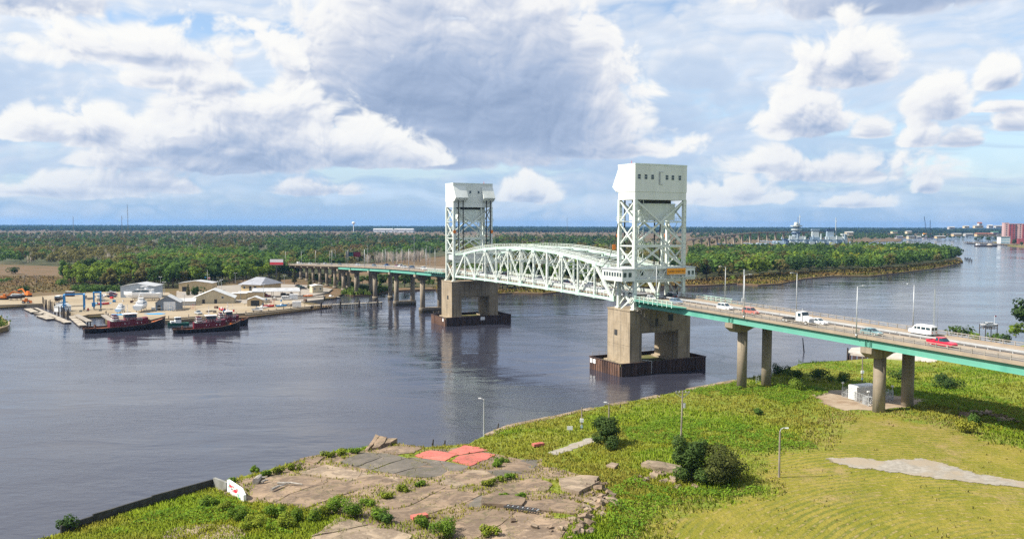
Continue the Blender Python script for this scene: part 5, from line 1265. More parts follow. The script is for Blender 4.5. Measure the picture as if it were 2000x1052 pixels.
    MB().tube((L * .29, -1.3, z0 + 1.6), (L * .29, 1.3, z0 + 1.6), .8, n=12).build('winch', M['rust'], r)
    o = MB()
    for sd in (-1, 1):
        for h in (.5, 1.0): o.bar((-L * .17, sd * W_ * .33, z0 + 2.74 + h), (L * .19, sd * W_ * .30, z0 + 2.74 + h), .05, .05)
        for k in range(9): o.bar((-L * .17 + L * .36 * k / 8, sd * W_ * (.33 - .03 * k / 8), z0 + 2.74), (-L * .17 + L * .36 * k / 8, sd * W_ * (.33 - .03 * k / 8), z0 + 3.75), .05, .05)
    o.build('hand_rail', D1, r)
tug('maroon and black tugboat moored by itself beside the lift slip', (163, 655), (324, 643))
tug('maroon and black tugboat nearest the river with stern to the left', (338, 654), (470, 646))
tug('taller maroon tugboat tied behind the one with the white roof', (398, 643), (486, 637), H=1.25)
def workboat(r):
    st = ((-.5, .8), (0, 1), (.3, .8), (.5, .1)); L, W_ = 8.5, 3
    MB().loft([[(f * L, -w * W_ / 2, 1.0 + max(0, f)), (f * L, -w * W_ / 2 * .7, -.5), (f * L, w * W_ / 2 * .7, -.5), (f * L, w * W_ / 2, 1.0 + max(0, f))] for f, w in st]).build('hull', solid('green_hull', (.02, .12, .085)), r)
    w = MB().box(-1, 1.4, -1, 1, 1.0, 3.6).build('wheelhouse', M['white'], r); MB().box(-1.03, 1.43, -1.03, 1.03, 2.6, 3.2).build('window_band', M['glass'], w)
    MB().box(1.8, 3.2, -1, 1, 1.0, 2.0).build('cabin', M['white'], r)
small('workboat', 'small green workboat with white wheelhouse between the tugboats', 'boat', (349, 639), workboat, 215, 0)
def islet_wall():
    P = [at(u, v, 0) for u, v in ((-200, 672), (0, 655), (17.5, 649), (18.5, 641))]; r = thing('islet_bulkhead', 'grey concrete wall of the grassy islet at the left edge', 'quay wall', P[0])
    for a, b in zip(P, P[1:]): MB().bar(a - P[0] + Vector((0, 0, .5)), b - P[0] + Vector((0, 0, .5)), .5, 2.6).build('wall_panel', M['concrete_old'], r)
islet_wall()
# clutter standing about the yard
random.seed(31)
def clutter(i, u, v):
    k = i % 5; p = at(u, v, YZ); c = (M['blue'], M['rust'], M['white'], M['wood'], M['red'], M['galv'])[random.randrange(6)]; cn = {'blue_paint': 'blue', 'rusty_steel': 'rusty', 'white_gelcoat': 'white', 'grey_timber': 'grey timber', 'red_paint': 'red', 'galvanised_steel': 'galvanised'}[c.name]
    where = 'near the travelling hoist' if u < 215 else 'before the blue grey shed' if u < 300 else 'by the boat shed' if u < 360 else 'along the bulkhead behind the tugboats' if u < 470 else 'on the dock by the workshop' if u < 560 else 'on the quay'
    if k == 0:
        r = thing('crate', cn + ' crate ' + where, 'crate', p, rnd(0, 3), 'yard crates ' + cn + ' ' + where); MB().box(-.8, .8, -.6, .6, .15, 1.2).build('body', c, r); MB().box(-.85, .85, -.65, .65, 0, .14).build('pallet', M['wood'], r)
    elif k == 1:
        r = thing('drum_group', cn + ' drum ' + where, 'drum', p, rnd(0, 3), 'yard drums ' + cn + ' ' + where); MB().tube((0, 0, 0), (0, 0, 1.0), .38, .38, 10).tube((0, 0, .3), (0, 0, .36), .41, .41, 10).tube((0, 0, .65), (0, 0, .71), .41, .41, 10).build('barrel', c, r); MB().tube((0, 0, 1.0), (0, 0, 1.04), .34, .34, 10).build('lid', M['dark'], r); r.name = 'drum'
    elif k == 2:
        r = thing('boat_trailer', cn + ' boat on a trailer ' + where, 'boat', p, rnd(0, 6), 'trailered boats ' + cn + ' ' + where); skiff(c)(r)
        MB().box(-2.2, 3.0, -.08, .08, .1, .25).build('trailer_beam', M['galv'], r)
        for y in (-.9, .9): put('wheel', wheel_me(.33), r, (-.6, y, .33))
    elif k == 3:
        r = thing('timber_stack', 'stack of timber ' + where, 'timber', p, rnd(0, 3), 'timber stacks ' + where)
        for j in range(5): MB().box(-2.2, 2.2, -.5 + .2 * j, -.34 + .2 * j, 0, .5 + .2 * (j % 2)).build('plank', M['woodl' if j % 2 else 'wood'], r)
    else:
        r = thing('work_platform', cn + ' scaffold platform ' + where, 'scaffold', p, rnd(0, 3), 'scaffolds ' + cn + ' ' + where); MB().box(-1.2, 1.2, -.6, .6, 1.6, 1.7).build('deck', M['woodl'], r)
        for x in (-1.1, 1.1):
            for y in (-.5, .5): MB().bar((x, y, 0), (x, y, 2.6), .08, .08).build('leg', c, r)
for i in range(58):
    u = rnd(165, 340) if i < 24 else rnd(340, 475) if i < 36 else rnd(490, 600); v = rnd(583, 612) if i < 24 else rnd(603, 616) if i < 36 else rnd(586, 603)
    if i >= 36 and v > 608 - (u - 490) * .09: v -= 8
    clutter(i, u, v)
random.seed(7)

# ------------------------------------------------------------------ trees and woods
def leafm(name, c, c2, isl=.30, obj=.18): return mat(name, c, c2, .5, .85, 3, spec=.15, island=isl, obj=obj)
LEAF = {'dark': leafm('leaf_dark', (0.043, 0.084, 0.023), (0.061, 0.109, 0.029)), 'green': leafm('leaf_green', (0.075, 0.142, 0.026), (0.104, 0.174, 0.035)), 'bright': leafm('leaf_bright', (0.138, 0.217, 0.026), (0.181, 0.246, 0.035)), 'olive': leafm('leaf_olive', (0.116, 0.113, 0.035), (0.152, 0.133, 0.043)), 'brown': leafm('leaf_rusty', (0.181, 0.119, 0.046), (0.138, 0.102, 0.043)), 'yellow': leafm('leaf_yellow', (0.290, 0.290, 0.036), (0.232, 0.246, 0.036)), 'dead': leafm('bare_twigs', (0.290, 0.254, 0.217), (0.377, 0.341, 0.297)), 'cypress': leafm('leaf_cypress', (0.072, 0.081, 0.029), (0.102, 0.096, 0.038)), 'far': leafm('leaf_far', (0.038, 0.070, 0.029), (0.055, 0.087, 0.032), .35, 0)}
M['bark'] = mat('bark', (.13, .10, .075), (.075, .06, .045), 2.0, .9, 4, (1, 1, .3))
M['deadbark'] = mat('dead_bark', (.30, .27, .23), (.22, .20, .17), 2.0, .9)
def leaf_arr(rng, n, lobes, size, inner=.55, up=.35):
    lob = np.array(lobes, float); vol = (lob[:, 3] * lob[:, 4] * lob[:, 5]) ** .67; idx = rng.choice(len(lob), n, p=vol / vol.sum()); L = lob[idx]
    d = rng.normal(size=(n, 3)); d /= np.linalg.norm(d, axis=1)[:, None]; rr = inner + (1.03 - inner) * rng.random(n) ** .6
    p = L[:, :3] + d * L[:, 3:] * rr[:, None]
    nn = d * .9 + rng.normal(size=(n, 3)) * .42 + np.array([0, 0, up]); nn /= np.linalg.norm(nn, axis=1)[:, None]
    a = np.cross(nn, rng.normal(size=(n, 3))); a /= np.linalg.norm(a, axis=1)[:, None]; b = np.cross(nn, a)
    s = (size * (.55 + .8 * rng.random(n)))[:, None] * .5; k = (.6 + .5 * rng.random(n))[:, None]
    V = np.stack([p - a * s - b * s * k * .5, p + a * s * .35 - b * s * k, p + a * s + b * s * k * .45, p - a * s * .3 + b * s * k], 1)
    NN = d + rng.normal(size=(n, 3)) * .30 + np.array([0, 0, .35]); NN /= np.linalg.norm(NN, axis=1)[:, None]
    return np.concatenate([V.reshape(-1, 3), np.repeat(NN, 4, 0)], 1)
def quads_mesh(name, V, m):
    NN = V[:, 3:] if V.shape[1] == 6 else None; V = V[:, :3]
    n = len(V) // 4; me = bpy.data.meshes.new(name)
    me.vertices.add(len(V)); me.vertices.foreach_set('co', np.ascontiguousarray(V, np.float32).ravel()); me.loops.add(4 * n); me.loops.foreach_set('vertex_index', np.arange(4 * n, dtype=np.int32)); me.polygons.add(n); me.polygons.foreach_set('loop_start', np.arange(0, 4 * n, 4, dtype=np.int32))
    me.materials.append(m); me.update(calc_edges=True)
    if NN is not None: me.polygons.foreach_set('use_smooth', [True] * n); me.normals_split_custom_set_from_vertices(NN.astype(float).tolist())
    return me
def lobes_for(rng, kind, h):
    if kind == 'cypress': return [(0, 0, h * (.22 + .13 * k), h * (.17 - .021 * k), h * (.17 - .021 * k), h * .09) for k in range(6)]
    if kind == 'tall': return [(rng.normal() * h * .05, rng.normal() * h * .05, h * (.40 + .11 * k), h * (.19 - .018 * k), h * (.19 - .018 * k), h * .12) for k in range(5)] + [(rng.normal() * h * .11, rng.normal() * h * .11, h * (.35 + .4 * rng.random()), h * .11, h * .11, h * .09) for _ in range(4)]
    if kind == 'shrub': return [(rng.normal() * h * .32, rng.normal() * h * .32, h * (.35 + .25 * rng.random()), h * .36, h * .36, h * .34) for _ in range(6)]
    out = [(0, 0, h * .62, h * .26, h * .26, h * .24)]
    for k in range(9):
        a = rng.random() * 6.28; q = h * (.13 + .15 * rng.random()); out.append((q * math.cos(a), q * math.sin(a), h * (.38 + .46 * rng.random()), h * (.11 + .07 * rng.random()), h * (.11 + .07 * rng.random()), h * (.10 + .05 * rng.random())))
    return out
def trunk_mb(rng, h, lobes, r=None, m_thin=.02):
    o = MB(); r = r or h * .022; top = h * .62
    o.tube((0, 0, -.5), (h * .01, 0, top * .5), r * 1.25, r * .85, 7, caps=False); o.tube((h * .01, 0, top * .5), (0, h * .01, top), r * .85, r * .4, 7, caps=False)
    for L in lobes[:9]:
        z0 = h * (.2 + .3 * rng.random()); o.tube((h * .005, 0, z0), (L[0] * .8, L[1] * .8, L[2]), r * .45, r * .12, 5, caps=False)
    return o
PROTO = {}
def proto(kind, col, seed, h=14.0, n=800, size=.95):
    rng = np.random.default_rng(seed); lb = lobes_for(rng, kind, h)
    if col == 'dead':
        o = MB(); o.tube((0, 0, -.5), (0, 0, h * .55), h * .02, h * .01, 6, caps=False)
        def br(p, d, L, r, lv):
            q = p + d * L; o.tube(p, q, r, r * .5, 4, caps=False)
            if lv:
                for _ in range(3):
                    e = (d + Vector(rng.normal(size=3)) * .5 + Vector((0, 0, .25))).normalized(); br(p + d * L * rng.uniform(.45, 1), e, L * .62, r * .55, lv - 1)
        for k in range(11): a = rng.random() * 6.28; z = h * rng.uniform(.25, .6); br(Vector((0, 0, z)), Vector((math.cos(a) * .7, math.sin(a) * .7, .75)).normalized(), h * .24, h * .009, 2)
        return None, o.mesh('branches', M['deadbark'])
    return quads_mesh('crown', leaf_arr(rng, n, lb, size), LEAF[col]), trunk_mb(rng, h, lb).mesh('trunk', M['bark'])
for col in ('dark', 'green', 'bright', 'olive', 'brown'):
    for k in range(2): PROTO[('broad', col, k)] = proto('broad', col, 10 + k)
    PROTO[('tall', col, 0)] = proto('tall', col, 31)
PROTO[('broad', 'yellow', 0)] = proto('broad', 'yellow', 44); PROTO[('cypress', 'cypress', 0)] = proto('cypress', 'cypress', 51, n=420, size=.9); PROTO[('dead', 'dead', 0)] = proto('broad', 'dead', 61); PROTO[('dead', 'dead', 1)] = proto('broad', 'dead', 62); PROTO[('shrub', 'dark', 0)] = proto('shrub', 'dark', 71, 5, 240, .8); PROTO[('shrub', 'green', 0)] = proto('shrub', 'green', 72, 5, 240, .8); PROTO[('shrub', 'bright', 0)] = proto('shrub', 'bright', 73, 5, 240, .8)
def tree(key, p, h, lab, grp, name=None, base=14.0):
    cr, tr = PROTO[key]; b = 5.0 if key[0] == 'shrub' else base; k = h / b
    r = thing(name or ('dead_tree' if key[0] == 'dead' else 'shrub' if key[0] == 'shrub' else 'cypress_tree' if key[0] == 'cypress' else 'broadleaf_tree'), lab, 'tree' if key[0] != 'shrub' else 'shrub', p, random.random() * 6.28, grp)
    r.scale = (k * rnd(.9, 1.15), k * rnd(.9, 1.15), k)
    if cr: put('crown', cr, r)
    put('trunk', tr, r) if key[0] != 'dead' else put('branches', tr, r)
    return r
def scatter(px, spacing, z=.8, jit=.45, keep=1.0):
    P = [at(u, v, z).to_2d() for u, v in px]; pol = [(p.x, p.y) for p in P]; xs = [p[0] for p in pol]; ys = [p[1] for p in pol]; out = []
    y = min(ys)
    while y < max(ys):
        sp = spacing * max(1.0, y / 900); x = min(xs) + rnd(0, sp)
        while x < max(xs):
            a, b = x + rnd(-jit, jit) * sp, y + rnd(-jit, jit) * sp
            if random.random() < keep and inpoly(a, b, pol): out.append((a, b))
            x += sp
        y += sp
    return out
WOODS = [   # (base outline, spacing, height range, colour weights, keep, what it is)
    ([(228, 574), (300, 568), (345, 566), (430, 558), (465, 548), (560, 548), (600, 545), (560, 530), (520, 514), (470, 502), (330, 512), (250, 527), (118, 556), (150, 570)], 9.5, (11, 17.5), {'dark': 3, 'green': 4, 'olive': 2, 'bright': 3}, .95, 'in the wood behind the boatyard'),
    ([(0, 522), (130, 526), (240, 528), (330, 512), (470, 502), (520, 490), (520, 466), (300, 463), (0, 466), (-120, 480)], 11.5, (9, 16), {'olive': 6, 'dead': 1.5, 'green': 2, 'dark': 3, 'brown': .6}, .9, 'in the olive wood beyond the brown marsh'),
    ([(520, 512), (560, 526), (600, 540), (640, 540), (700, 528), (720, 516), (870, 500), (880, 484), (880, 468), (700, 462), (520, 464), (520, 490)], 12, (10, 17), {'green': 4, 'dark': 3, 'olive': 3, 'brown': 1}, .8, 'in the wood beyond the far approach'),
    ([(650, 521), (740, 521), (840, 515), (830, 506), (660, 512)], 9, (11, 15), {'dead': 8, 'olive': 1}, .9, 'in the bare grey stand behind the far approach'),
    ([(665, 566), (690, 571), (760, 564), (830, 561), (900, 562), (895, 553), (800, 552), (700, 556), (640, 552), (610, 552)], 8, (4, 8), {'dark': 3, 'green': 4}, .7, 'under the far approach'),
    ([(890, 560), (960, 567), (1060, 566), (1190, 556), (1330, 548), (1330, 500), (1200, 470), (1000, 466), (890, 478)], 11, (13, 19), {'green': 3, 'dark': 3, 'olive': 2, 'dead': 3, 'bright': 1}, .85, 'in the wood behind the lift span'),
    ([(1345, 549), (1420, 545), (1500, 540), (1560, 534), (1620, 529), (1700, 528), (1770, 520), (1835, 512), (1876, 504), (1868, 497), (1790, 488), (1700, 485), (1560, 490), (1420, 495), (1345, 500)], 10, (11, 20), {'dark': 5, 'green': 4, 'olive': 1, 'bright': 2, 'yellow': .5}, .95, 'on the wooded point'),
]
M['woodfloor'] = mat('woodland_floor', (.045, .055, .018), (.075, .065, .028), .06, .95, 5, c3=(.05, .06, .02), s3=.01)
cands = []
for k, w_ in enumerate(WOODS): 
    if k != 3: land('woodland_ground', w_[0], .86 + .01 * k, M['woodfloor'], skirt=False)
for wi, (px, sp, hr, cw, keep, where) in enumerate(WOODS):
    ks, ws = list(cw), np.array(list(cw.values()), float); ws /= ws.sum(); cs = np.cumsum(ws)
    for x, y in scatter(px, sp, keep=keep):
        f = (mnoise.noise((x * .012, y * .012, wi)) * 1.1 + .5) * .75 + random.random() * .25
        col = ks[min(len(ks) - 1, int(np.searchsorted(cs, min(.999, max(0, f)))))]
        cands.append((y, x, rnd(*hr), col, where))
cands.sort(); print('woods', len(cands))
LOWV = {}
def low_arr(col, seed, n, size, kind='broad', h=14.0):
    rng = np.random.default_rng(seed)
    if col == 'dead':
        V = []
        for k in range(n):
            a = rng.random() * 6.28; z = h * rng.uniform(.1, .5); q = h * .22 * rng.random(); x0 = np.array([0, 0, z]); x1 = np.array([math.cos(a) * q, math.sin(a) * q, z + h * rng.uniform(.25, .5)]); w = np.array([math.sin(a) * .5, -math.cos(a), 0]) * .16
            V += [x0 - w, x0 + w, x1 + w * .3, x1 - w * .3]
        V = np.array(V); return np.concatenate([V, np.tile([0, -.5, .86], (len(V), 1))], 1)
    return leaf_arr(rng, n, lobes_for(rng, kind, h), size)
def merge(name, lst, n, size, lab_kind=None):
    """one mesh per colour out of (y, x, h, col) trees"""
    by = {}
    for y, x, h, col, *_ in lst: by.setdefault(col, []).append((x, y, h))
    for col, L in by.items():
        prot = [low_arr(col, 100 + i, n if col != 'dead' else max(8, n // 2), size) for i in range(4)]; out = []
        for x, y, h in L:
            V = prot[random.randrange(4)]; a = random.random() * 6.28; k = h / 14; kk = k * rnd(.9, 1.2); c, s = math.cos(a) * kk, math.sin(a) * kk
            c2, s2 = math.cos(a), math.sin(a); out.append(np.stack([V[:, 0] * c - V[:, 1] * s + x, V[:, 0] * s + V[:, 1] * c + y, V[:, 2] * k + .8, V[:, 3] * c2 - V[:, 4] * s2, V[:, 3] * s2 + V[:, 4] * c2, V[:, 5]], 1))
        tag(put(name, quads_mesh(name, np.concatenate(out), LEAF[col])), {'dead': 'bare grey trees standing in the woods', 'olive': 'olive green trees of the woods', 'brown': 'rusty brown trees of the woods', 'bright': 'bright green trees of the woods', 'yellow': 'yellowing trees of the woods', 'dark': 'dark green trees of the woods', 'green': 'mid green trees of the woods', 'far': 'dark forest belt along the horizon'}.get(col), kind='stuff')
cname = {'dark': 'dark green', 'green': 'mid green', 'bright': 'bright yellow green', 'olive': 'olive', 'brown': 'rusty brown', 'dead': 'bare grey', 'yellow': 'yellowing'}
NIND = 270
for i, (y, x, h, col, where) in enumerate(cands[:NIND]):
    key = ('dead', 'dead', i % 2) if col == 'dead' else ('broad', 'yellow', 0) if col == 'yellow' else (('broad', col, i % 2) if i % 3 else ('tall', col, 0))
    tree(key, (x, y, .8), h, cname[col] + ' tree ' + where, cname[col] + ' trees ' + where)
mid = [c for c in cands[NIND:] if c[0] < 1150]; far_ = [c for c in cands[NIND:] if c[0] >= 1150]
merge('woods', mid, 130, 1.55); merge('woods', far_, 50, 2.4)
# bright front row along the boatyard and single marked trees
for i, (u, v, h, key, l) in enumerate(((575, 558, 12, ('cypress', 'cypress', 0), 'dark cypress behind the office'), (606, 571, 13, ('cypress', 'cypress', 0), 'tall cypress beside the small cream hut'), (368, 583, 8, ('cypress', 'cypress', 0), 'small cypress left of the tan block'), (386, 582, 7, ('shrub', 'dark', 0), 'round dark shrub by the tan block'), (545, 559, 10, ('cypress', 'cypress', 0), 'thin cypress behind the carport'), (605, 512, 15, ('broad', 'yellow', 0), 'bright yellow tree above the viaduct'), (48, 578, 5, ('shrub', 'dark', 0), 'shrub on the brown marsh beside the backhoe'), (15, 556, 4, ('shrub', 'green', 0), 'left one of two small shrubs on the brown marsh'), (3, 558, 4, ('shrub', 'green', 0), 'shrub on the brown marsh at the picture edge'), (25, 541, 7, ('shrub', 'dark', 0), 'dark lone bush out on the brown marsh'), (120, 564, 6.5, ('shrub', 'green', 0), 'tall shrub at the wood edge near the marsh'), (150, 573, 4.5, ('shrub', 'dark', 0), 'dark shrub by the yard fence'), (165, 570, 5, ('shrub', 'green', 0), 'green shrub by the yard fence'), (48, 563, 9, ('dead', 'dead', 0), 'bare tree on the brown marsh'), (72, 560, 8, ('dead', 'dead', 1), 'second bare tree on the brown marsh'), (680, 560, 9, ('broad', 'green', 0), 'bushy tree between reeds and hut'), (790, 562, 11, ('broad', 'dark', 0), 'dark bushy tree behind the far bents'), (745, 563, 10, ('broad', 'dark', 1), 'dark tree in the shade of the far approach'), (1430, 545, 4.5, ('shrub', 'bright', 0), 'bright shrub at the marsh edge of the point'))):
    tree(key, at(u, v, .8), h, l, 'single marked trees')
for i in range(26):
    f = i / 25; u, v = 380 + 160 * f + rnd(-5, 5), 562 - 14 * f + rnd(-8, 3)
    tree(('broad', 'bright' if i % 3 else 'green', i % 2), at(u, v, .8), rnd(11, 15), ('bright yellow green' if i % 3 else 'fresh green') + ' tree in the front row along the boatyard', 'front row trees along the boatyard' + (' (bright)' if i % 3 else ' (fresh green)'))
for i in range(14): tree(('shrub', 'dark' if i % 2 else 'green', 0), at(155 + 6 * i + rnd(-2, 2), 576 + rnd(-3, 2), .8), rnd(4, 6), ('dark' if i % 2 else 'mid') + ' green shrub in the hedge behind the yachts', 'hedge shrubs behind the yachts ' + ('dark' if i % 2 else 'mid'))
# scattered marsh trees in the distance, then the forest belt
lst = []
for _ in range(2600):
    D = 1500 + 3200 * random.random() ** 1.3; a = rnd(-.72, .62); x = D * a
    if a > .36 and D < 2700: continue
    if mnoise.noise((x * .0022, D * .0022, 9)) + .25 * random.random() > .06: lst.append((D, x, rnd(8, 15), 'dead' if random.random() < .2 else 'olive' if random.random() < .4 else 'dark', ''))
merge('woods', lst, 22, 3.6)
lst = []; D = 4100.0
while D < 9500:
    x = -.78 * D
    while x < .75 * D: lst.append((D + rnd(-60, 60), x, rnd(13, 20) * (1 + .25 * mnoise.noise((x * .002, D * .002, 2))), 'far', '')); x += rnd(8, 14) * D / 5000
    D *= 1.045
merge('forest', lst, 7, 9.0)
lst = []; D = 2600.0
while D < 4800:      # right hand: low woods of the town side
    x = .22 * D
    while x < .75 * D: lst.append((D + rnd(-40, 40), x, rnd(9, 16), 'far' if random.random() < .6 else 'dark', '')); x += rnd(8, 22) * D / 3000
    D *= 1.07
lst += [(y, x, rnd(10, 16), 'dark', '') for x, y in scatter([(1445, 470), (1640, 467), (1760, 463.5), (1763, 458.5), (1700, 454), (1445, 456)], 13)]
merge('forest', lst, 14, 5.0)
# reeds along the far shore
def reeds(name, pts, m, hmin, hmax, lab, blades=5, w=.5, spread=1.0, zf=None):
    rng = np.random.default_rng(len(pts)); V = []
    P = np.array([(x, y, (zf(x, y) if zf else .8)) for x, y in pts]); n = len(P)
    for k in range(blades):
        a = rng.random(n) * 6.28; h = hmin + (hmax - hmin) * rng.random(n); off = rng.normal(size=(n, 3)) * spread * np.array([1, 1, 0]); b = P + off; ww = np.stack([np.cos(a), np.sin(a), 0 * a], 1) * (w * (.6 + .8 * rng.random(n)))[:, None]; tip = b + np.stack([rng.normal(size=n) * .22 * h, rng.normal(size=n) * .22 * h, h], 1)
        V.append(np.stack([b - ww, b + ww, tip + ww * .25, tip - ww * .25], 1).reshape(-1, 3))
    V = np.concatenate(V); NN = rng.normal(size=(len(V) // 4, 3)) * .28 + np.array([0, 0, 1]); NN /= np.linalg.norm(NN, axis=1)[:, None]
    return tag(put(name, quads_mesh(name, np.concatenate([V, np.repeat(NN, 4, 0)], 1), m)), lab, kind='stuff')
RE = mat('reed_yellow', (.20, .18, .035), (.13, .135, .025), .05, .9, 3, island=.3, c3=(.22, .15, .05), s3=.02); RG_ = mat('reed_green', (.10, .15, .025), (.075, .12, .02), .1, .9, 3, island=.3)
reeds('reeds', scatter([(1345, 555), (1439, 550), (1480, 552), (1525, 549), (1571, 539), (1627, 533), (1700, 533), (1769, 525), (1835, 516), (1880, 506), (1868, 502), (1830, 509), (1760, 517), (1620, 525), (1500, 532), (1345, 546)], 3.2), RE, .8, 1.8, 'yellow reeds fringing the wooded point', 4, .8)
reeds('reeds', scatter([(850, 565), (905, 566), (960, 574), (1000, 570), (1060, 571), (1120, 565), (1190, 561), (1340, 555), (1340, 547), (1190, 555), (1060, 565), (960, 567), (850, 560)], 3.0), RE, .8, 1.8, 'yellow green reeds along the far bank under the bridge', 4, .8)
reeds('reeds', scatter([(668, 576), (690, 577.5), (722, 577), (745, 571), (770, 568), (740, 563), (690, 565)], 1.9), RG_, 1.2, 2.4, 'bright green reeds at the far bents', 5, .6)
reeds('reeds', scatter([(-40, 580), (130, 575), (220, 560), (120, 545), (-40, 545)], 3.6), mat('marsh_straw', (.21, .14, .06), (.16, .13, .05), .08, .9, 3, island=.3), .5, 1.1, 'brown marsh grass left of the boatyard', 3, .6)
reeds('reeds', scatter([(-60, 652), (2, 646), (14, 641), (14, 634), (2, 624), (-60, 610)], 1.6, z=1.6), RG_, .3, .8, 'short green grass on the islet', 4, .4, zf=lambda x, y: 1.6)

# ------------------------------------------------------------------ far things
def far_thing(name, lab, cat, u, v, z=.8, rz=0, grp=None):
    p = at(u, v, z); return thing(name, lab, cat, (p.x, p.y, z), R(rz), grp)
def billboard(u, v, s_h, w, h, face, lab, rz):
    p = at(u, v, .8); r = thing('billboard', lab, 'billboard', (p.x, p.y, .8), R(rz)); MB().tube((0, 0, 0), (0, 0, s_h), .55, .45, 10).build('post', M['dark'], r)
    b = MB().box(-w / 2, w / 2, -.25, .25, s_h, s_h + h).build('panel', M['dark'], r); MB().box(-w / 2 - .2, w / 2 + .2, -.8, -.3, s_h - .3, s_h - .1).build('catwalk', M['rust'], r)
    for x0, x1, z0, z1, m in face: MB().box(x0 * w, x1 * w, -.30, -.255, s_h + z0 * h, s_h + z1 * h).build('poster', m, b)
    return r
wht, redd, tealm, blk = solid('poster_white', (.60, .60, .62)), solid('poster_red', (.50, .025, .045)), solid('poster_teal', (.05, .30, .26)), solid('poster_black', (.012, .012, .015))
b1 = billboard(541, 553, 12.5, 10.5, 4.3, [(-.49, .49, .45, .97, wht), (-.49, .49, .12, .45, redd), (-.49, .49, .02, .12, solid('poster_pink', (.45, .12, .14)))], 'billboard with white and red poster left of the viaduct', -8)
b2 = billboard(690.5, 527, 11.5, 13.5, 4.8, [(-.49, -.08, .04, .96, blk), (-.26, -.06, .1, .9, tealm), (.02, .49, .04, .96, solid('poster_dark_red', (.13, .010, .025)))], 'dark billboard with teal and deep red poster', 4)
# overhead green road sign
r = far_thing('road_sign_gantry', 'green overhead road sign above the distant highway', 'road sign', 510, 512); MB().tube((-7, 0, 0), (-7, 0, 11), .25, n=6).tube((9, 0, 0), (9, 0, 11), .25, n=6).bar((-7, 0, 10.8), (9, 0, 10.8), .3, .3).build('frame', M['galv'], r); MB().box(-3, 4, -.3, -.2, 8.2, 11.6).build('sign_panel', solid('sign_green', (.02, .28, .16)), r)
r = far_thing('road_sign_gantry', 'low overhead gantry beside the bright trees', 'road sign', 470, 514); MB().tube((-12, 0, 0), (-12, 0, 8), .25, n=6).tube((8, 0, 0), (8, 0, 8), .25, n=6).bar((-12, 0, 8), (8, 0, 8), .4, .9).build('frame', M['galv'], r)
# traffic signals and utility masts behind the far approach
for i, (u, v0, v1) in enumerate(((809, 523, 456), (718, 520, 480), (833, 522, 480), (840, 522, 482), (775, 521, 487), (768, 520, 492), (655, 520, 490), (650, 520, 492))):
    p = at(u, v0 + 8, .8); h = (v0 + 8 - v1) / FPX * p.y; r = thing('utility_mast', ['tallest', 'first', 'second', 'third', 'fourth', 'fifth', 'sixth', 'seventh'][i] + ' slender utility mast behind the far approach' + (' of all' if i == 0 else ', right to left' if 0 else ''), 'mast', (p.x, p.y, .8), 0, 'masts behind the far approach'); MB().tube((0, 0, 0), (0, 0, h), .22, .12, 6).build('pole', M['galv'], r); MB().bar((-1, 0, h - .6), (1, 0, h - .6), .12, .12).build('cross_arm', M['galv'], r)
# water tower, sheds and radio masts on the horizon
p = atY(690, 441, 3600); r = thing('water_tower', 'white water tower standing over the forest belt', 'water tower', (p.x, 3600, .8)); 
tk = MB(); tk.loft([[(q * math.cos(k * .524), q * math.sin(k * .524), z) for k in range(12)] for q, z in ((1.2, 38), (6, 40.5), (7.6, 44.5), (6.4, 48), (2, 50))]); tk.build('tank', M['white'], r, True); MB().tube((0, 0, 0), (0, 0, 38.5), 1.6, 1.2, 10).build('stem', M['white'], r)
for i, (u0, u1) in enumerate(((728, 765), (769, 806))):
    a, b = atY(u0, 446, 3900), atY(u1, 446, 3900); L = b.x - a.x; r = thing('distant_warehouse', ['left', 'right'][i] + ' one of two long white warehouses near the horizon', 'building', ((a.x + b.x) / 2, 3900, .8)); MB().box(-L / 2, L / 2, 0, 60, 0, 15).build('wall', M['white'], r); MB().profile([(-1, 15), (61, 15), (30, 19)], -L / 2 - 1, L / 2 + 1).build('roof', RL, r)
for i, (u, vt, h) in enumerate(((248, 404, 0), (142, 428, 0), (237, 426, 0), (1107, 424, 0), (1558, 420, 0))):
    p = atY(u, vt, 1700 if vt > 410 else 1500); r = thing('radio_mast', 'thin ' + ['tallest', 'left', 'small', 'faint', 'right hand'][i] + ' radio mast on the horizon', 'radio mast', (p.x, p.y, .8), 0, 'radio masts on the horizon'); o = MB(); H_ = p.z - .8
    for k in range(3): o.bar((math.cos(k * 2.09) * 1.0, math.sin(k * 2.09) * 1.0, 0), (math.cos(k * 2.09) * .6, math.sin(k * 2.09) * .6, H_), .2, .2)
    for k in range(12): z = H_ * k / 12; o.bar((-1, 0, z), (1, 0, z + H_ / 24), .15, .15)
    o.build('lattice', M['railgrey'], r)
# distant road viaduct behind the battleship
def far_viaduct():
    pts = [atY(1338, 467, 1500), atY(1400, 459, 1560), atY(1465, 452, 1650), atY(1530, 450, 1760), atY(1605, 450, 1900)]; r = thing('distant_viaduct', 'distant grey road viaduct on tall piers behind the wooded point', 'bridge', (pts[0].x, pts[0].y, 0)); o0 = Vector((pts[0].x, pts[0].y, 0))
    for a, b in zip(pts, pts[1:]):
        MB().bar(a - o0, b - o0, 11, 1.6).build('deck', M['concrete_col'], r); MB().bar(a - o0 + Vector((0, -5.6, 1.3)), b - o0 + Vector((0, -5.6, 1.3)), .4, 1.0).build('parapet', M['lot'], r)
        for k in range(4): q = a.lerp(b, k / 4) - o0; MB().box(q.x - 1.1, q.x + 1.1, q.y - 4, q.y + 4, 0, q.z - .8).build('pier', M['concrete_col'], r)
far_viaduct()
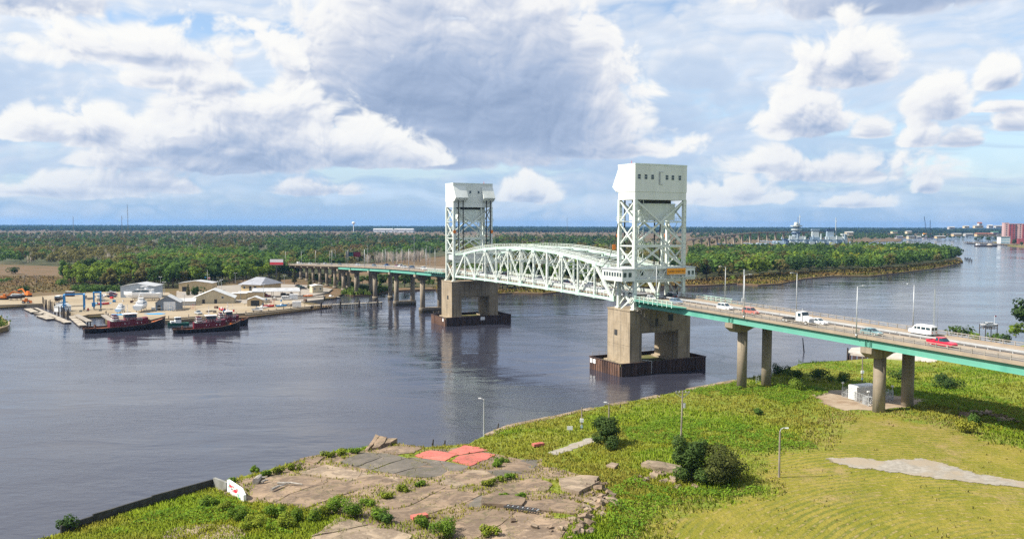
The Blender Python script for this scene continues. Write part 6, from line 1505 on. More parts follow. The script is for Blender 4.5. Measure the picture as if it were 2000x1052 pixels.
# battleship
def battleship():
    c = atY(1578, 486, 1240); r = thing('battleship', 'blue grey camouflaged battleship moored behind the trees of the point', 'warship', (c.x, 1240, 0), R(-6))
    B1, B2, B3 = solid('camo_blue_grey', (.20, .28, .36), c2=(.28, .35, .41), scale=.03), solid('camo_navy', (.030, .060, .13), c2=(.06, .10, .17), scale=.05), solid('camo_pale', (.46, .50, .50), c2=(.36, .41, .43), scale=.05)
    W_ = 30; st = ((-105, .35, 8), (-95, .75, 8), (-60, 1, 8.2), (30, 1, 9), (70, .75, 10), (95, .35, 11.5), (112, .03, 13))
    MB().loft([[(-x, -w * W_ / 2, z), (-x, -w * W_ / 2 * .9, -2), (-x, w * W_ / 2 * .9, -2), (-x, w * W_ / 2, z)] for x, w, z in st]).build('hull', B2, r)
    MB().loft([[(-x, -w * W_ / 2 * .98, z), (-x, w * W_ / 2 * .98, z), (-x, w * W_ / 2 * .98, z + .3), (-x, -w * W_ / 2 * .98, z + .3)] for x, w, z in st]).build('deck', B1, r)
    def cyl(name, x, y, z0, z1, r0, r1, m, par=None): return MB().tube((x, y, z0), (x, y, z1), r0, r1, 14).build(name, m, par or r)
    for x, z in ((-56, 9.6), (-36, 12.5), (58, 8.6)):
        sg = -1 if x < 0 else 1; t = MB().loft([[(x - 8, -6, z), (x + 8, -6, z), (x + 8, 6, z), (x - 8, 6, z)], [(x - 7, -5, z + 4), (x + 7, -5, z + 4), (x + 7, 5, z + 4), (x - 7, 5, z + 4)]]).build('gun_turret', B3 if x > 0 else B1, r)
        for y in (-2.6, 0, 2.6): MB().tube((x + sg * 6, y, z + 2.2), (x + sg * 23, y, z + 3.6), .7, .45, 8).build('gun_barrel', B1, t)
    MB().box(-28, 44, -9, 9, 9, 14).build('lower_superstructure', B2, r); MB().box(-24, 40, -7.5, 7.5, 14, 18.5).build('upper_superstructure', B1, r); MB().box(-22, -4, -6, 6, 18.5, 22.5).build('bridge_deck', B3, r); MB().box(2, 14, -6, 6, 18.5, 21.5).build('funnel_base', B1, r); MB().box(20, 40, -6, 6, 18.5, 22).build('aft_deckhouse', B3, r); MB().box(-31, -26, -5, 5, 9, 19).build('barbette', B2, r)
    for k in range(9): MB().tube((-34 + 9.5 * k, -8.5, 18.5), (-34 + 9.5 * k, -8.5, 21.5 + 2 * (k % 3)), 1.3, .9, 8).build('director_mount', B3 if k % 2 else B1, r)
    tw = cyl('fire_control_tower', -15, 0, 18, 36, 5.2, 4.0, B1)
    for z, q in ((21, 6.5), (25.5, 6.0), (30, 6.2), (34.5, 7.2)): cyl('tower_gallery', -15, 0, z, z + 1.5, q, q, B2 if z < 28 else B3, tw)
    cyl('rangefinder', -15, 0, 36, 40, 3.2, 2.4, B3, tw); MB().box(-16, -14, -7, 7, 37.5, 39).build('director', B3, tw); cyl('foremast', -11, 0, 36, 50, .6, .3, B3); MB().bar((-11, -5, 47), (-11, 5, 47), .4, .4).build('yard_arm', B3, r)
    for x, m in ((8, B3), (26, B1)): f = MB().loft([[(x - 4.5, -3.5, 18), (x + 4.5, -3.5, 18), (x + 4.5, 3.5, 18), (x - 4.5, 3.5, 18)], [(x - 3.6, -3, 30), (x + 3.8, -3, 30), (x + 3.8, 3, 30), (x - 3.6, 3, 30)]]).build('funnel', m, r); MB().box(x - 4.6, x + 4.8, -3.6, 3.6, 29.5, 31.5).build('funnel_cap', B2 if m is B1 else B1, f)
    cyl('mainmast', 33, 0, 18, 46, .8, .4, B3); MB().bar((33, -5, 41), (33, 5, 41), .4, .4).build('yard_arm', B3, r); cyl('aft_control_tower', 44, 0, 14, 24, 4, 3, B3); MB().box(40, 48, -5, 5, 24, 25.6).build('aft_director', B3, r)
    for x in (-22, -10, 2, 14, 26):
        for y in (-11, 11): t = MB().box(x - 3, x + 3, y - 2.4, y + 2.4, 12, 15.5).build('secondary_turret', B3 if x % 4 else B1, r); MB().tube((x - 2, y, 14), (x - 9, y, 15.5), .35, .25, 6).build('gun_barrel', B1, t)
    for k in range(12): x = -40 + 8 * k; MB().tube((x, -10.5, 14.2), (x, -10.5, 16.6), 1.0, .8, 8).build('gun_mount', B1 if k % 2 else B3, r)
    MB().box(70, 74, -1, 1, 8, 13).bar((72, 0, 13), (88, 0, 19), .6, .6).build('stern_crane', B1, r)
battleship(); bpy.data.objects['battleship'].scale = (1.2, 1.1, 1.2)
# crane barge and the far waterfront
def crane_barge():
    p = at(1812, 458.5, 0); r = thing('crane_barge', 'work barge with two dark lattice cranes on the far river bend', 'barge', (p.x, p.y, 0)); MB().box(-28, 36, -8, 8, -.5, 3).build('hull', M['rust'], r); MB().box(-18, -6, -5, 5, 3, 12).build('deckhouse', M['white'], r); MB().box(-16, -8, -5.2, 5.2, 12, 15).build('wheelhouse', M['orangesign'], r)
    for x, dx, H_ in ((-4, -12, 76), (8, -2, 62)):
        o = MB()
        for s_ in (-1.2, 1.2): o.bar((x + s_, 0, 5), (x + dx + s_ * .3, 0, H_), .55, .55)
        for k in range(10): f = k / 10; o.bar((x - 1.2 + dx * f, 0, 5 + (H_ - 5) * f), (x + 1.2 + dx * (f + .1), 0, 5 + (H_ - 5) * (f + .1)), .3, .3)
        o.bar((x + 7, 0, 12), (x + dx, 0, H_), .2, .2); o.build('boom', M['dark'], r); MB().box(x - 2, x + 8, -4, 4, 3, 11).build('crane_cab', M['rust' if dx < -5 else 'dark'], r)
crane_barge()
HW = solid('weathered_white', (.46, .45, .43), c2=(.38, .37, .35), scale=.1)
hr = [solid('roof_red', (.28, .10, .07)), RG, solid('roof_green', (.07, .18, .13)), RD, HW]
houses = [(1757, 455, 24, 8, 1), (1780, 455, 22, 9, 1), (1795, 456, 18, 7, 4), (1838, 455, 34, 6, 1), (1870, 450, 30, 7, 1), (1893, 450, 30, 6, 4), (1918, 449, 40, 9, 0), (1938, 449, 30, 9, 0), (1945, 446, 22, 8, 2), (1859, 437, 26, 8, 4), (1888, 435, 22, 7, 4), (1912, 434, 40, 9, 1), (1935, 433, 20, 12, 4), (1955, 434, 50, 8, 4), (1748, 446, 20, 6, 2), (1776, 446, 18, 6, 1), (1915, 428, 14, 14, 0), (1660, 448, 20, 9, 4)]
nm = ['pale roofed', 'second pale roofed', 'little white roofed', 'long pale roofed', 'low pale roofed', 'flat white roofed', 'wide red roofed', 'smaller red roofed', 'green roofed', 'white hillside', 'tiny white hillside', 'broad pale hillside', 'tall white hillside', 'long white hillside', 'green fronted', 'small pale', 'tall red brick', 'white']
for (u, v, w, h, ri), n_ in zip(houses, nm):
    h = h * .8; w = w * .75
    Y = {True: 2380, False: 2900}[v > 440]; 
    if u == 1660: Y = 1900
    p = atY(u, v, Y); z0 = max(.8, p.z - h); r = thing('distant_building', n_ + ' building ' + ('on the far waterfront' if v > 440 else 'among trees on the far rise') + ('' if u != 1660 else ' behind the battleship'), 'building', (p.x, Y, z0 - 3), 0, 'far waterfront buildings'); MB().box(-w / 2, w / 2, 0, 14, 0, h * .7 + 3).build('wall', [cream, HW, tan, HW][int(u) % 4], r); MB().profile([(-1, h * .7 + 3), (15, h * .7 + 3), (7, h + 3)], -w / 2 - 1, w / 2 + 1).build('roof', hr[ri], r)
    o = MB()
    for k in range(int(w / 5)): x = -w / 2 + 2.5 + 5 * k; o.box(x - .9, x + .9, -.1, -.02, 3 + h * .2, 3 + h * .5)
    o.build('window_row', M['glass'], r)
def hotel():
    p = at(1987, 470, 1.2); D = p.y; k = D / FPX; r = thing('brick_hotel', 'tall pink and red brick block at the right edge', 'building', (p.x + 20, p.y, 1.2), R(-18)); bk, pk = solid('red_brick', (.28, .07, .08), c2=(.22, .055, .065), scale=.05), solid('pink_concrete', (.50, .34, .33), c2=(.44, .30, .29), scale=.05)
    win = MB().box(-1.3, 1.3, -.12, -.02, 0, 2.2).mesh('window', M['glass'])
    for x0, x1, y0, H_, m in ((-45, -36, 2, 48, pk), (-36, -24, 0, 46, bk), (-24, -8, 3, 46, pk), (-8, 6, 0, 46, bk), (6, 30, -3, 50, pk), (30, 60, 0, 46, bk)):
        MB().box(x0, x1, y0, 26, 0, H_).build('wing', m, r); MB().box(x0 - .5, x1 + .5, y0 - .5, 26.5, H_, H_ + 1.2).build('cornice', pk, r)
        nx = max(1, int((x1 - x0) / 5.5))
        for i in range(nx):
            for j in range(9): put('window', win, r, (x0 + (x1 - x0) * (i + .5) / nx, y0, 6 + j * 4.6))
    MB().box(-20, 70, -16, -2, 0, 12).build('podium', bk, r)
hotel()
r = far_thing('waterfront_building', 'narrow white building with blue glass beside the brick block', 'building', 1963, 471, 1.2, -12); MB().box(-10, 10, 0, 22, 0, 17).build('wall', M['white'], r); MB().box(-11, 11, -1, 23, 17, 18).build('roof', RD, r)
for j in range(4): MB().box(-9, 9, -.2, -.05, 2 + 3.8 * j, 4 + 3.8 * j).build('window_band', solid('sky_glass', (.12, .30, .38), rough=.15), r)
def wharf_far():
    a, b = at(1886, 470, 0), at(2040, 476, 0); r = thing('old_wharf', 'broken timber wharf reaching into the river at the right', 'pier', a); d = (b - a); L = d.length; d /= L; nn = Vector((-d.y, d.x, 0))
    for k in range(int(L / 9)): MB().bar(d * 9 * k + Vector((0, 0, 3)), d * (9 * k + 8.4) + Vector((0, 0, 3)), 9, .7).build('deck_plank', M['wood'], r)
    for k in range(int(L / 4.5)):
        for w in (-4, 4): q = d * 4.5 * k + nn * w; MB().tube(q + Vector((0, 0, -2)), q + Vector((0, 0, rnd(3, 5.5))), .5, n=6).build('pile', M['woodd'], r)
wharf_far()
def barge_r(r): MB().loft([[(-22, -5, 2.6), (22, -5, 2.6), (22, 5, 2.6), (-22, 5, 2.6)], [(-20, -4.5, -1), (20, -4.5, -1), (20, 4.5, -1), (-20, 4.5, -1)]]).build('hull', M['sheet'], r); MB().tube((8, 0, 2.6), (8, 0, 6.5), 6, 2.5, 12).build('cargo_heap', M['lot'], r); MB().box(-19, -13, -3, 3, 2.6, 6).build('cabin', M['white'], r)
small('moored_barge', 'dark barge with a pale heap moored at the old wharf', 'barge', (1925, 475.5), barge_r, -3, 0)
for i, (u, v) in enumerate(((1905, 466), (1918, 464), (1930, 467), (1945, 466), (1952, 469), (1980, 473), (1995, 475))): tree(('broad', 'dark', i % 2), at(u, v, 1.2), rnd(11, 16), 'dark tree on the right bank before the brick block', 'trees before the brick block')
# stumps of old piles in the river
pl = MB().tube((0, 0, -2), (0, 0, 4.2), .38, .3, 7).mesh('old_pile', M['woodd'])
for i in range(34):
    if i < 8: u, v, h = (1521, 549, 3.4) if i == 0 else (1563 + i * 1.2, 545, .5) if i == 1 else (1586, 548, 3.6) if i == 2 else (1505 + 10 * i, 550 - i, .55), None, None
    if i < 8 and i < 3 and i != 1: u, v, h = ((1521, 549, 1.0), None, (1586, 546, 1.0))[i]
    elif i < 8: u, v, h = 1498 + 11 * i, 551 - .7 * i, .55
    elif i < 24: u, v, h = 1623 + 2.1 * (i - 8), 537.5 + rnd(-.5, .5), .32
    else: u, v, h = 1884 + 1.6 * (i - 24), 500 + 1.0 * (i - 24) * rnd(.2, 1), .7
    p = at(u, v, 0); o = put('old_pile', pl, None, (p.x, p.y, 0)); o.scale = (1, 1, h * rnd(.85, 1.15)); tag(o, ['weathered pile standing off the marsh edge of the point', 'low pile stump in the row off the point', 'pile of the ruined jetty at the tip of the point'][0 if i < 8 else 1 if i < 24 else 2], 'pile', ['piles off the marsh edge', 'pile stump row', 'ruined jetty piles'][0 if i < 8 else 1 if i < 24 else 2])
# ------------------------------------------------------------------ bank beyond the bridge: wharf, boat lift, shrubs, mast
def near_wharf():
    P = [at(u, v, 2.6) for u, v in ((1655, 686), (1716, 692), (1826, 705), (1836, 696), (1900, 700), (2060, 716), (2060, 690), (1840, 672), (1720, 672), (1664, 676))]; o0 = Vector((P[0].x, P[0].y, 0)); r = thing('concrete_wharf', 'pale concrete wharf with dark sheet pile face behind the bridge', 'wharf', o0)
    MB().prism([(p - o0).to_2d() for p in P], 2.2, 2.9).build('deck', solid('pale_wharf_concrete', (.48, .44, .38), c2=(.38, .35, .30), scale=.4, detail=6), r)
    for a, b in zip(P[:2], P[1:3]):
        d = b - a; n = int(d.length / 1.6)
        for k in range(n): q = a + d * ((k + .5) / n) - o0; MB().obox((q.x, q.y, -1), d.length / n * .7, .5, 3.2, math.atan2(d.y, d.x)).build('sheet_pile', M['sheet'], r)
    for k in range(3): q = P[0].lerp(P[2], k / 3) - o0; MB().tube((q.x, q.y - .6, -1), (q.x, q.y - .6, 4.6), .25, n=7).build('mooring_pile', M['woodd'], r)
near_wharf()
def boat_lift(r):
    for x in (-2.6, 2.6):
        for y in (-1.6, 1.6): MB().tube((x, y, -3), (x, y, 2.6), .16, n=6).build('pile', M['woodd'], r)
    for y in (-1.6, 1.6): MB().bar((-2.8, y, 1.2), (2.8, y, 1.2), .2, .3).build('cradle_beam', M['wood'], r)
p = at(1931, 640, 2.6); bl = thing('boat_lift', 'timber boat lift over the water behind the bridge', 'boat lift', (p.x, p.y, 2.6), R(10)); boat_lift(bl)
yb = yacht('lifted_boat', 'small white cabin boat raised on the timber lift', (1931, 641), 190, 7.0, None, 1, z=3.95 + .3); yb.location = (p.x, p.y, 4.1); yb['group'] = 'boats behind the bridge'
MB().tube((-2.6, 0, 1.2), (-2.6, 0, 4.6), .05, n=5).build('flag_staff', M['white'], yb); MB().box(-3.4, -2.65, -.02, .02, 4.0, 4.6).build('pennant', solid('pink_flag', (.6, .15, .18)), yb)
for i, (u, v, h, key, l) in enumerate(((1880, 653, 5.5, ('shrub', 'green', 0), 'leafy shrub behind the far railing left of the lifted boat'), (1908, 660, 3.5, ('shrub', 'bright', 0), 'low bright shrub behind the far railing'), (1945, 662, 4.0, ('shrub', 'green', 0), 'shrub right of the lifted boat'), (1966, 664, 3.8, ('shrub', 'dark', 0), 'dark shrub at the far railing'), (1985, 650, 6, ('shrub', 'bright', 0), 'bushy olive shrub before the tall tree at the right edge'), (2010, 650, 16, ('broad', 'dark', 0), 'tall dark tree cut by the right picture edge'), (1740, 663, 3, ('shrub', 'bright', 0), 'small bush showing above the far railing'))):
    tree(key, at(u, v, 2.4), h, l, 'bushes behind the bridge')
p = at(1823, 690, 2.5); r = thing('lattice_mast', 'thin lattice mast standing behind the white van', 'mast', (p.x, p.y, 2.5)); H_ = (690 - 558) / FPX * p.y; o = MB()
for k in range(3): o.bar((.35 * math.cos(k * 2.09), .35 * math.sin(k * 2.09), 0), (.15 * math.cos(k * 2.09), .15 * math.sin(k * 2.09), H_), .07, .07)
for k in range(30): z = H_ * k / 30; o.bar((-.3, 0, z), (.3, 0, z + H_ / 60), .05, .05)
o.build('lattice', M['galv'], r); p = at(1830, 690, 2.5); tag(MB().tube((0, 0, 0), (0, 0, H_ * .9), .06, .03, 6).box(-.2, .2, -.2, .2, 0, .6).build('whip_antenna', M['galv'], loc=p), 'thin whip antenna right of the lattice mast', 'antenna')
def sluice(r): MB().tube((0, 0, 0), (0, 0, 10.2), .24, .18, 8).build('pole', M['galv'], r); MB().box(-.5, .5, -.4, .4, .9, 2.2).build('cabinet', M['galv'], r)
p = BW(9.6, -31, zroad(-31) - .2); r = thing('traffic_mast', 'thick grey mast with box on the far railing', 'mast', p); sluice(r)

# ------------------------------------------------------------------ near bank: old slabs, walls, weeds, poles
def slab_mat(name, c1, c2, c3, crack=(.07, .06, .045), moss=.5):
    m = bpy.data.materials.new(name); m.use_nodes = True; t = m.node_tree; b = t.nodes['Principled BSDF']; b.inputs['Roughness'].default_value = .9; b.inputs['Specular IOR Level'].default_value = .2
    geo = t.nodes.new('ShaderNodeNewGeometry'); P = vmath(t, 'MULTIPLY', S(t, geo.outputs['Position']), (1, 1, 1)); oi = t.nodes.new('ShaderNodeObjectInfo')
    n1 = nz(t, P, .30, 8, .68, .6); n2 = nz(t, P, 1.3, 6, .7); n3 = nz(t, P, .09, 4, .6)
    c = mixc(t, n1.step(.42, .58), c1, c2); c = mixc(t, n2.step(.48, .72, 0, .65), c, c3); c = mixc(t, n3.step(.5, .62, 0, .5), c, c2)
    wob = vmath(t, 'ADD', P, vmath(t, 'MULTIPLY', nz(t, P, .6, 3, .5, 0, True), (5.0, 5.0, 0)))
    e = vor(t, wob, .12, feature='DISTANCE_TO_EDGE'); c = mixc(t, e.step(.0, .012, .7, 0) , c, crack)
    c = mixc(t, (e.step(.0, .09, 1, 0) * n2.step(.45, .65) * moss), c, (.10, .105, .03))
    k = S(t, oi.outputs['Random']) * .3 + .85; c = mixc(t, 1.0, c, comb(t, k, k, k), 'MULTIPLY')
    t.links.new(c.o, b.inputs['Base Color']); bn = t.nodes.new('ShaderNodeBump'); bn.inputs['Distance'].default_value = .05; t.links.new((n2 + e.step(0, .03) * .6).o, bn.inputs['Height']); t.links.new(bn.outputs[0], b.inputs['Normal']); return m
M['slab'] = slab_mat('weathered_slab', (.255, .185, .125), (.135, .10, .072), (.34, .262, .182))
M['slabg'] = slab_mat('grey_slab', (.135, .118, .098), (.10, .09, .075), (.20, .17, .135))
M['slabl'] = slab_mat('pale_slab', (.29, .225, .158), (.175, .135, .098), (.37, .30, .22))
M['slabr'] = slab_mat('red_painted_slab', (.46, .135, .105), (.38, .11, .088), (.50, .21, .165), (.20, .09, .07), .4)
apron.data.materials[0] = M['slab']
A_ = lambda x, y: (440 + x / 5, 850 + y / 5)
B_ = lambda x, y: (800 + x / 4.762, 840 + y / 4.762)
SLABS = [('slab', .28, [A_(330, 470), A_(480, 405), A_(700, 410), A_(1000, 425), A_(1010, 470), A_(640, 590), A_(480, 680), A_(250, 610)]), ('slab', .24, [A_(1010, 425), A_(1280, 475), A_(1420, 512), A_(1130, 600), A_(860, 700), A_(740, 745), A_(490, 683), A_(650, 592), A_(1020, 472)]),
    ('slabl', .2, [A_(720, 380), A_(930, 320), A_(1000, 300), A_(1340, 365), A_(1270, 465), A_(1000, 415)]), ('slabl', .16, [A_(1350, 365), A_(1480, 392), A_(1800, 440), A_(1640, 500), A_(1440, 500), A_(1285, 466)]),
    ('slabg', .3, [A_(1130, 270), A_(1370, 180), A_(1470, 185), A_(1540, 225), A_(1290, 320)]), ('slabg', .26, [A_(1480, 185), A_(1610, 190), A_(1780, 228), A_(1440, 345), A_(1300, 322), A_(1550, 226)]),
    ('slabg', .3, [A_(1450, 352), A_(1790, 230), A_(1990, 290), A_(1660, 385)]), ('slabg', .3, [A_(1670, 388), A_(2000, 292), (861, 902), (880, 928), (842, 934), (815, 934)]), ('slabg', .3, [(800, 895), (861, 900.5), (922, 912), (883, 927), (863, 902), (842, 907.5)]),
    ('slab', .5, [A_(740, 245), A_(930, 205), A_(980, 232), A_(900, 290), A_(770, 268)]), ('slab', .45, [A_(650, 287), A_(735, 262), A_(760, 290), A_(690, 315)]), ('slab', .3, [A_(1540, 165), A_(1700, 90), A_(1960, 122), A_(1850, 178), A_(1690, 195)]),
    ('slab', .25, [(741, 999), (752, 979), (814, 959), (859, 948), (872, 953), (800, 990)]), ('slab', .25, [(874, 954), (888, 957), (943, 967), (905, 985), (888, 991), (830, 1008), (771, 1026), (742, 1001), (802, 991)]),
    ('slabl', .2, [B_(380, 425), B_(620, 372), B_(720, 380), B_(840, 448), B_(580, 520), B_(420, 540), B_(290, 500)]), ('slabg', .22, [B_(860, 370), B_(1080, 268), B_(1215, 277), B_(1190, 340), B_(1050, 400), B_(850, 445), B_(735, 382)]),
    ('slab', .3, [B_(850, 590), B_(905, 512), B_(1170, 442), B_(1350, 500), B_(1300, 562), B_(1100, 572), B_(1000, 640), B_(885, 645)]), ('slabl', .95, [B_(1400, 470), B_(1600, 440), B_(1770, 452), B_(1750, 512), B_(1590, 600), B_(1430, 560)]),
    ('slab', .95, [B_(682, 650), B_(835, 592), B_(1090, 662), B_(1060, 728), B_(870, 722), B_(690, 712)]), ('slab', .55, [B_(1100, 665), B_(1420, 642), B_(1650, 702), B_(1640, 790), B_(1300, 760), B_(1072, 730)]), ('slabg', .1, [B_(510, 690), B_(660, 605), B_(830, 612), B_(680, 650), B_(682, 715), B_(560, 712)]),
    ('slab', .3, [B_(430, 862), B_(620, 762), B_(870, 742), B_(1000, 760), B_(860, 880), B_(640, 1010), B_(400, 1010)]), ('slab', .3, [B_(1010, 763), B_(1200, 803), B_(1540, 862), B_(1440, 962), B_(1400, 1080), B_(650, 1080), B_(870, 882)]),
    ('slabl', .5, [A_(1130, 815), A_(1410, 890), A_(1180, 945), A_(850, 1010), A_(960, 950)]), ('slabl', .45, [A_(1420, 893), A_(1840, 990), A_(1800, 1080), A_(800, 1080), A_(870, 1012), A_(1190, 948)]),
    ('slabr', .36, [B_(60, 245), B_(200, 195), B_(350, 212), B_(470, 236), B_(340, 293), B_(180, 275)]), ('slabr', .40, [B_(372, 212), B_(520, 147), B_(660, 165), B_(740, 192), B_(480, 238)]), ('slabr', .38, [B_(410, 290), B_(484, 242), B_(680, 212), B_(815, 232), B_(575, 340)]),
    ('slabl', .3, [(320, 1046), (350, 1034), (400, 1028), (450, 1029), (488, 1038), (480, 1052), (440, 1075), (330, 1075)])]
SLABPOLY = []
def slab(name, px, h, m, parent=None, tilt=None):
    G = [atg(u, v) for u, v in px]; SLABPOLY.append([(p.x, p.y) for p in G]); bm = bmesh.new(); c = sum(G, Vector()) / len(G); R_ = []
    for i, p in enumerate(G):      # chipped, uneven edges
        q = G[(i + 1) % len(G)]; k = max(1, int((q - p).length / 1.3))
        for j in range(k):
            e = p.lerp(q, j / k); w = .16 if j else .08; e = e + Vector((rnd(-w, w), rnd(-w, w), 0)); e.z = ground(e.x, e.y); R_.append(e)
    top = [bm.verts.new((p.x, p.y, p.z + h + (tilt.dot(p - c) if tilt else 0) + rnd(-.015, .015))) for p in R_]; lo = [bm.verts.new((p.x, p.y, p.z - .6)) for p in R_]; f = bm.faces.new(top); n = len(R_)
    for i in range(n): bm.faces.new((top[i], lo[i], lo[(i + 1) % n], top[(i + 1) % n]))
    bmesh.ops.triangulate(bm, faces=[f]); bmesh.ops.recalc_face_normals(bm, faces=bm.faces)
    me = bpy.data.meshes.new(name); bm.to_mesh(me); bm.free(); me.materials.append(m); return put(name, me, parent)
for m, h, px in SLABS: slab('slab', px, h * (.45 if h < .9 else .6), M[m], apron)
for px, tl in (([A_(1370, 165), A_(1480, 60), A_(1512, 70), A_(1402, 166)], (-.10, .22)), ([A_(1440, 152), A_(1510, 66), A_(1590, 76), A_(1560, 116), A_(1510, 146)], (.05, .16)), ([A_(1562, 116), A_(1592, 76), A_(1690, 81), A_(1622, 111)], (.1, .1))): slab('slab', px, .8, M['slab'], apron, Vector((tl[0], tl[1], 0)) * .6)
# edge stones along the river
edge = [atg(u, v) for u, v in ((955, 850), (1003, 830), (1082, 814), (1161, 796), (1260, 777.5), (1374, 752.5), (1441, 740))]
ew = thing('river_edge_wall', 'pale concrete edge stones along the grassy near bank', 'quay wall', (edge[0].x, edge[0].y, 0)); o0 = Vector((edge[0].x, edge[0].y, 0))
for a, b in zip(edge, edge[1:]):
    d = b - a; n = max(1, int(d.length / 5))
    for k in range(n):
        if random.random() < .12: continue
        p, q = a + d * (k / n) - o0, a + d * ((k + .97) / n) - o0; p.z = q.z = 1.65; MB().bar(p, q, rnd(1.5, 2.3), .8).build('edge_stone', M['slabl'], ew)
# dark sea wall and the painted panel
def seg_wall(name, lab, pts, th, hts, m, cat='wall'):
    G = [atg(u, v) for u, v in pts]; o0 = Vector((G[0].x, G[0].y, 0)); r = thing(name, lab, cat, o0)
    for i, (a, b) in enumerate(zip(G, G[1:])):
        n = max(1, int((b - a).length / 4))
        for k in range(n):
            p, q = a.lerp(b, k / n) - o0, a.lerp(b, (k + .99) / n) - o0; h = hts[i] + rnd(-.05, .05); p.z = q.z = 1.5 + h / 2 - .6; MB().bar(p, q, th, h + 1.6).build('wall_panel', m, r)
    return r
seg_wall('sea_wall', 'long low dark sea wall at the lower left bank', [(122, 1047), (185, 1026), (300, 990), (421, 955)], .3, [1.3, 1.5, 1.7], solid('black_stained_concrete', (.03, .03, .028), c2=(.06, .058, .05), scale=.7, detail=6))
seg_wall('return_wall', 'short grey concrete wall joining the sea wall and the painted panel', [(421.5, 955.5), (447, 962)], .4, [2.0], solid('grey_wall_concrete', (.26, .26, .24), c2=(.18, .18, .16), scale=.6))
def graffiti():
    a, b = atg(449, 964), atg(481, 981); d = (b - a); L = d.length; r = thing('painted_panel', 'white wall panel painted with red, pink and green graffiti', 'graffiti wall', (a.x, a.y, a.z), math.atan2(d.y, d.x))
    MB().profile([(-.2, -.8), (.2, -.8), (.2, 2.0), (-.2, 2.0)], 0, L * .82).build('wall_panel', M['white'], r); MB().loft([[(L * .82, -.2, -.8), (L * .82, .2, -.8), (L * .82, .2, 2.0), (L * .82, -.2, 2.0)], [(L, -.2, -.8), (L, .2, -.8), (L, .2, 1.3), (L, -.2, 1.3)]]).build('wall_panel', M['white'], r)
    cols = {'r': (.62, .03, .06), 'p': (.70, .22, .22), 'g': (.03, .33, .20), 'd': (.04, .03, .03)}
    random.seed(5)
    for x, z, w, h, c in ((.22, 1.35, .20, .5, 'r'), (.38, 1.5, .22, .42, 'p'), (.50, 1.1, .26, .6, 'r'), (.42, .85, .24, .3, 'p'), (.62, 1.45, .14, .5, 'p'), (.12, 1.1, .08, .6, 'g'), (.16, 1.65, .12, .22, 'g'), (.68, .75, .1, .5, 'g'), (.75, .45, .08, .35, 'g'), (.30, 1.05, .14, .22, 'd'), (.56, 1.25, .06, .5, 'd')):
        k = 9; P = [(x * L + w * L * .5 * rnd(.6, 1.1) * math.cos(i * 6.283 / k), z + h * .5 * rnd(.6, 1.1) * math.sin(i * 6.283 / k)) for i in range(k)]
        yy = -.203 - .002 * random.randrange(1, 9); MB().add([(px_, yy, pz) for px_, pz in P], [tuple(range(k))]).build('paint_mark', solid('spray_' + c, cols[c]), r, fix=False)
graffiti(); random.seed(21)
# rubble, stones, driftwood, steel frame
def rock_me(seed):
    rng = np.random.default_rng(seed); bm = bmesh.new(); bmesh.ops.create_cube(bm, size=1); bmesh.ops.subdivide_edges(bm, edges=bm.edges, cuts=1)
    for v in bm.verts: v.co *= .8 + .35 * rng.random(); v.co += Vector(rng.normal(size=3)) * .07
    me = bpy.data.meshes.new('stone'); bm.to_mesh(me); bm.free(); me.materials.append(M['slabl' if seed % 2 else 'slab']); return me
ROCK = [rock_me(i) for i in range(6)]
def rubble(lab, pts, n, smin, smax):
    G = [atg(u, v) for u, v in pts]; o0 = G[0]; r = thing('rubble_pile', lab, 'rubble', o0, 0, 'rubble piles')
    for k in range(n):
        i = random.randrange(len(G) - 1); p = G[i].lerp(G[i + 1], random.random()) + Vector((rnd(-1.7, 1.7), rnd(-1.2, 1.2), 0)); s = rnd(smin, smax) * (1 if random.random() < .8 else 1.5); o = put('stone', ROCK[k % 6], r, p - o0 + Vector((0, 0, rnd(0, .35)))); o.scale = (s * rnd(.8, 1.7), s * rnd(.6, 1.2), s * rnd(.4, .8)); o.rotation_euler = (rnd(-.5, .5), rnd(-.5, .5), rnd(0, 6))
rubble('broken concrete rubble along the right edge of the old slabs', [(1140, 1052), (1130, 1020), (1160, 1000), (1180, 975), (1200, 985), (1165, 960), (1175, 945)], 95, .35, 1.0)
rubble('pale rubble beside the dark bushy tree', [(1250, 935), (1300, 928), (1325, 938), (1340, 950)], 26, .35, .8)
rubble('heap of broken concrete in the shade under the bridge', [(1880, 812), (1905, 804), (1930, 802), (1955, 808), (1972, 818)], 44, .4, .9)
rubble('white stones strewn over the bottom slabs', [(1010, 1012), (1075, 1035), (1090, 1047), (1020, 1015)], 7, .25, .5)
slab('slab', [(1255, 912), (1268, 906), (1300, 910), (1335, 918), (1332, 925), (1290, 921)], .9, M['slabl'], apron); slab('slab', [(1186, 912), (1197, 906), (1210, 909), (1204, 916)], .5, M['slabl'], apron)
wd = solid('bleached_driftwood', (.36, .33, .29), c2=(.24, .22, .19), scale=2)
for (pa, pb, r0, l) in (((502, 950), (512, 936), .55, 'thick grey driftwood log standing by the slab edge'), ((545, 951), (594, 953), .20, 'long pale driftwood branch on the brown slab'), ((533, 964), (560, 953), .22, 'bent grey driftwood branch on the brown slab'), ((514, 949), (527, 945), .2, 'small forked driftwood near the log')):
    a, b = atg(*pa, .35), atg(*pb, .45); d = b - a; r = thing('driftwood', l, 'log', a, 0, 'driftwood'); q = d * .5 + Vector((0, .3, .12)); MB().tube((0, 0, r0 * .5), q, r0, r0 * .85, 8).tube(q, d, r0 * .85, r0 * .5, 8).build('trunk', wd, r); MB().tube(q, q + Vector((d.y, -d.x, .4)).normalized() * (d.length * .3), r0 * .4, r0 * .15, 6).build('branch', wd, r)
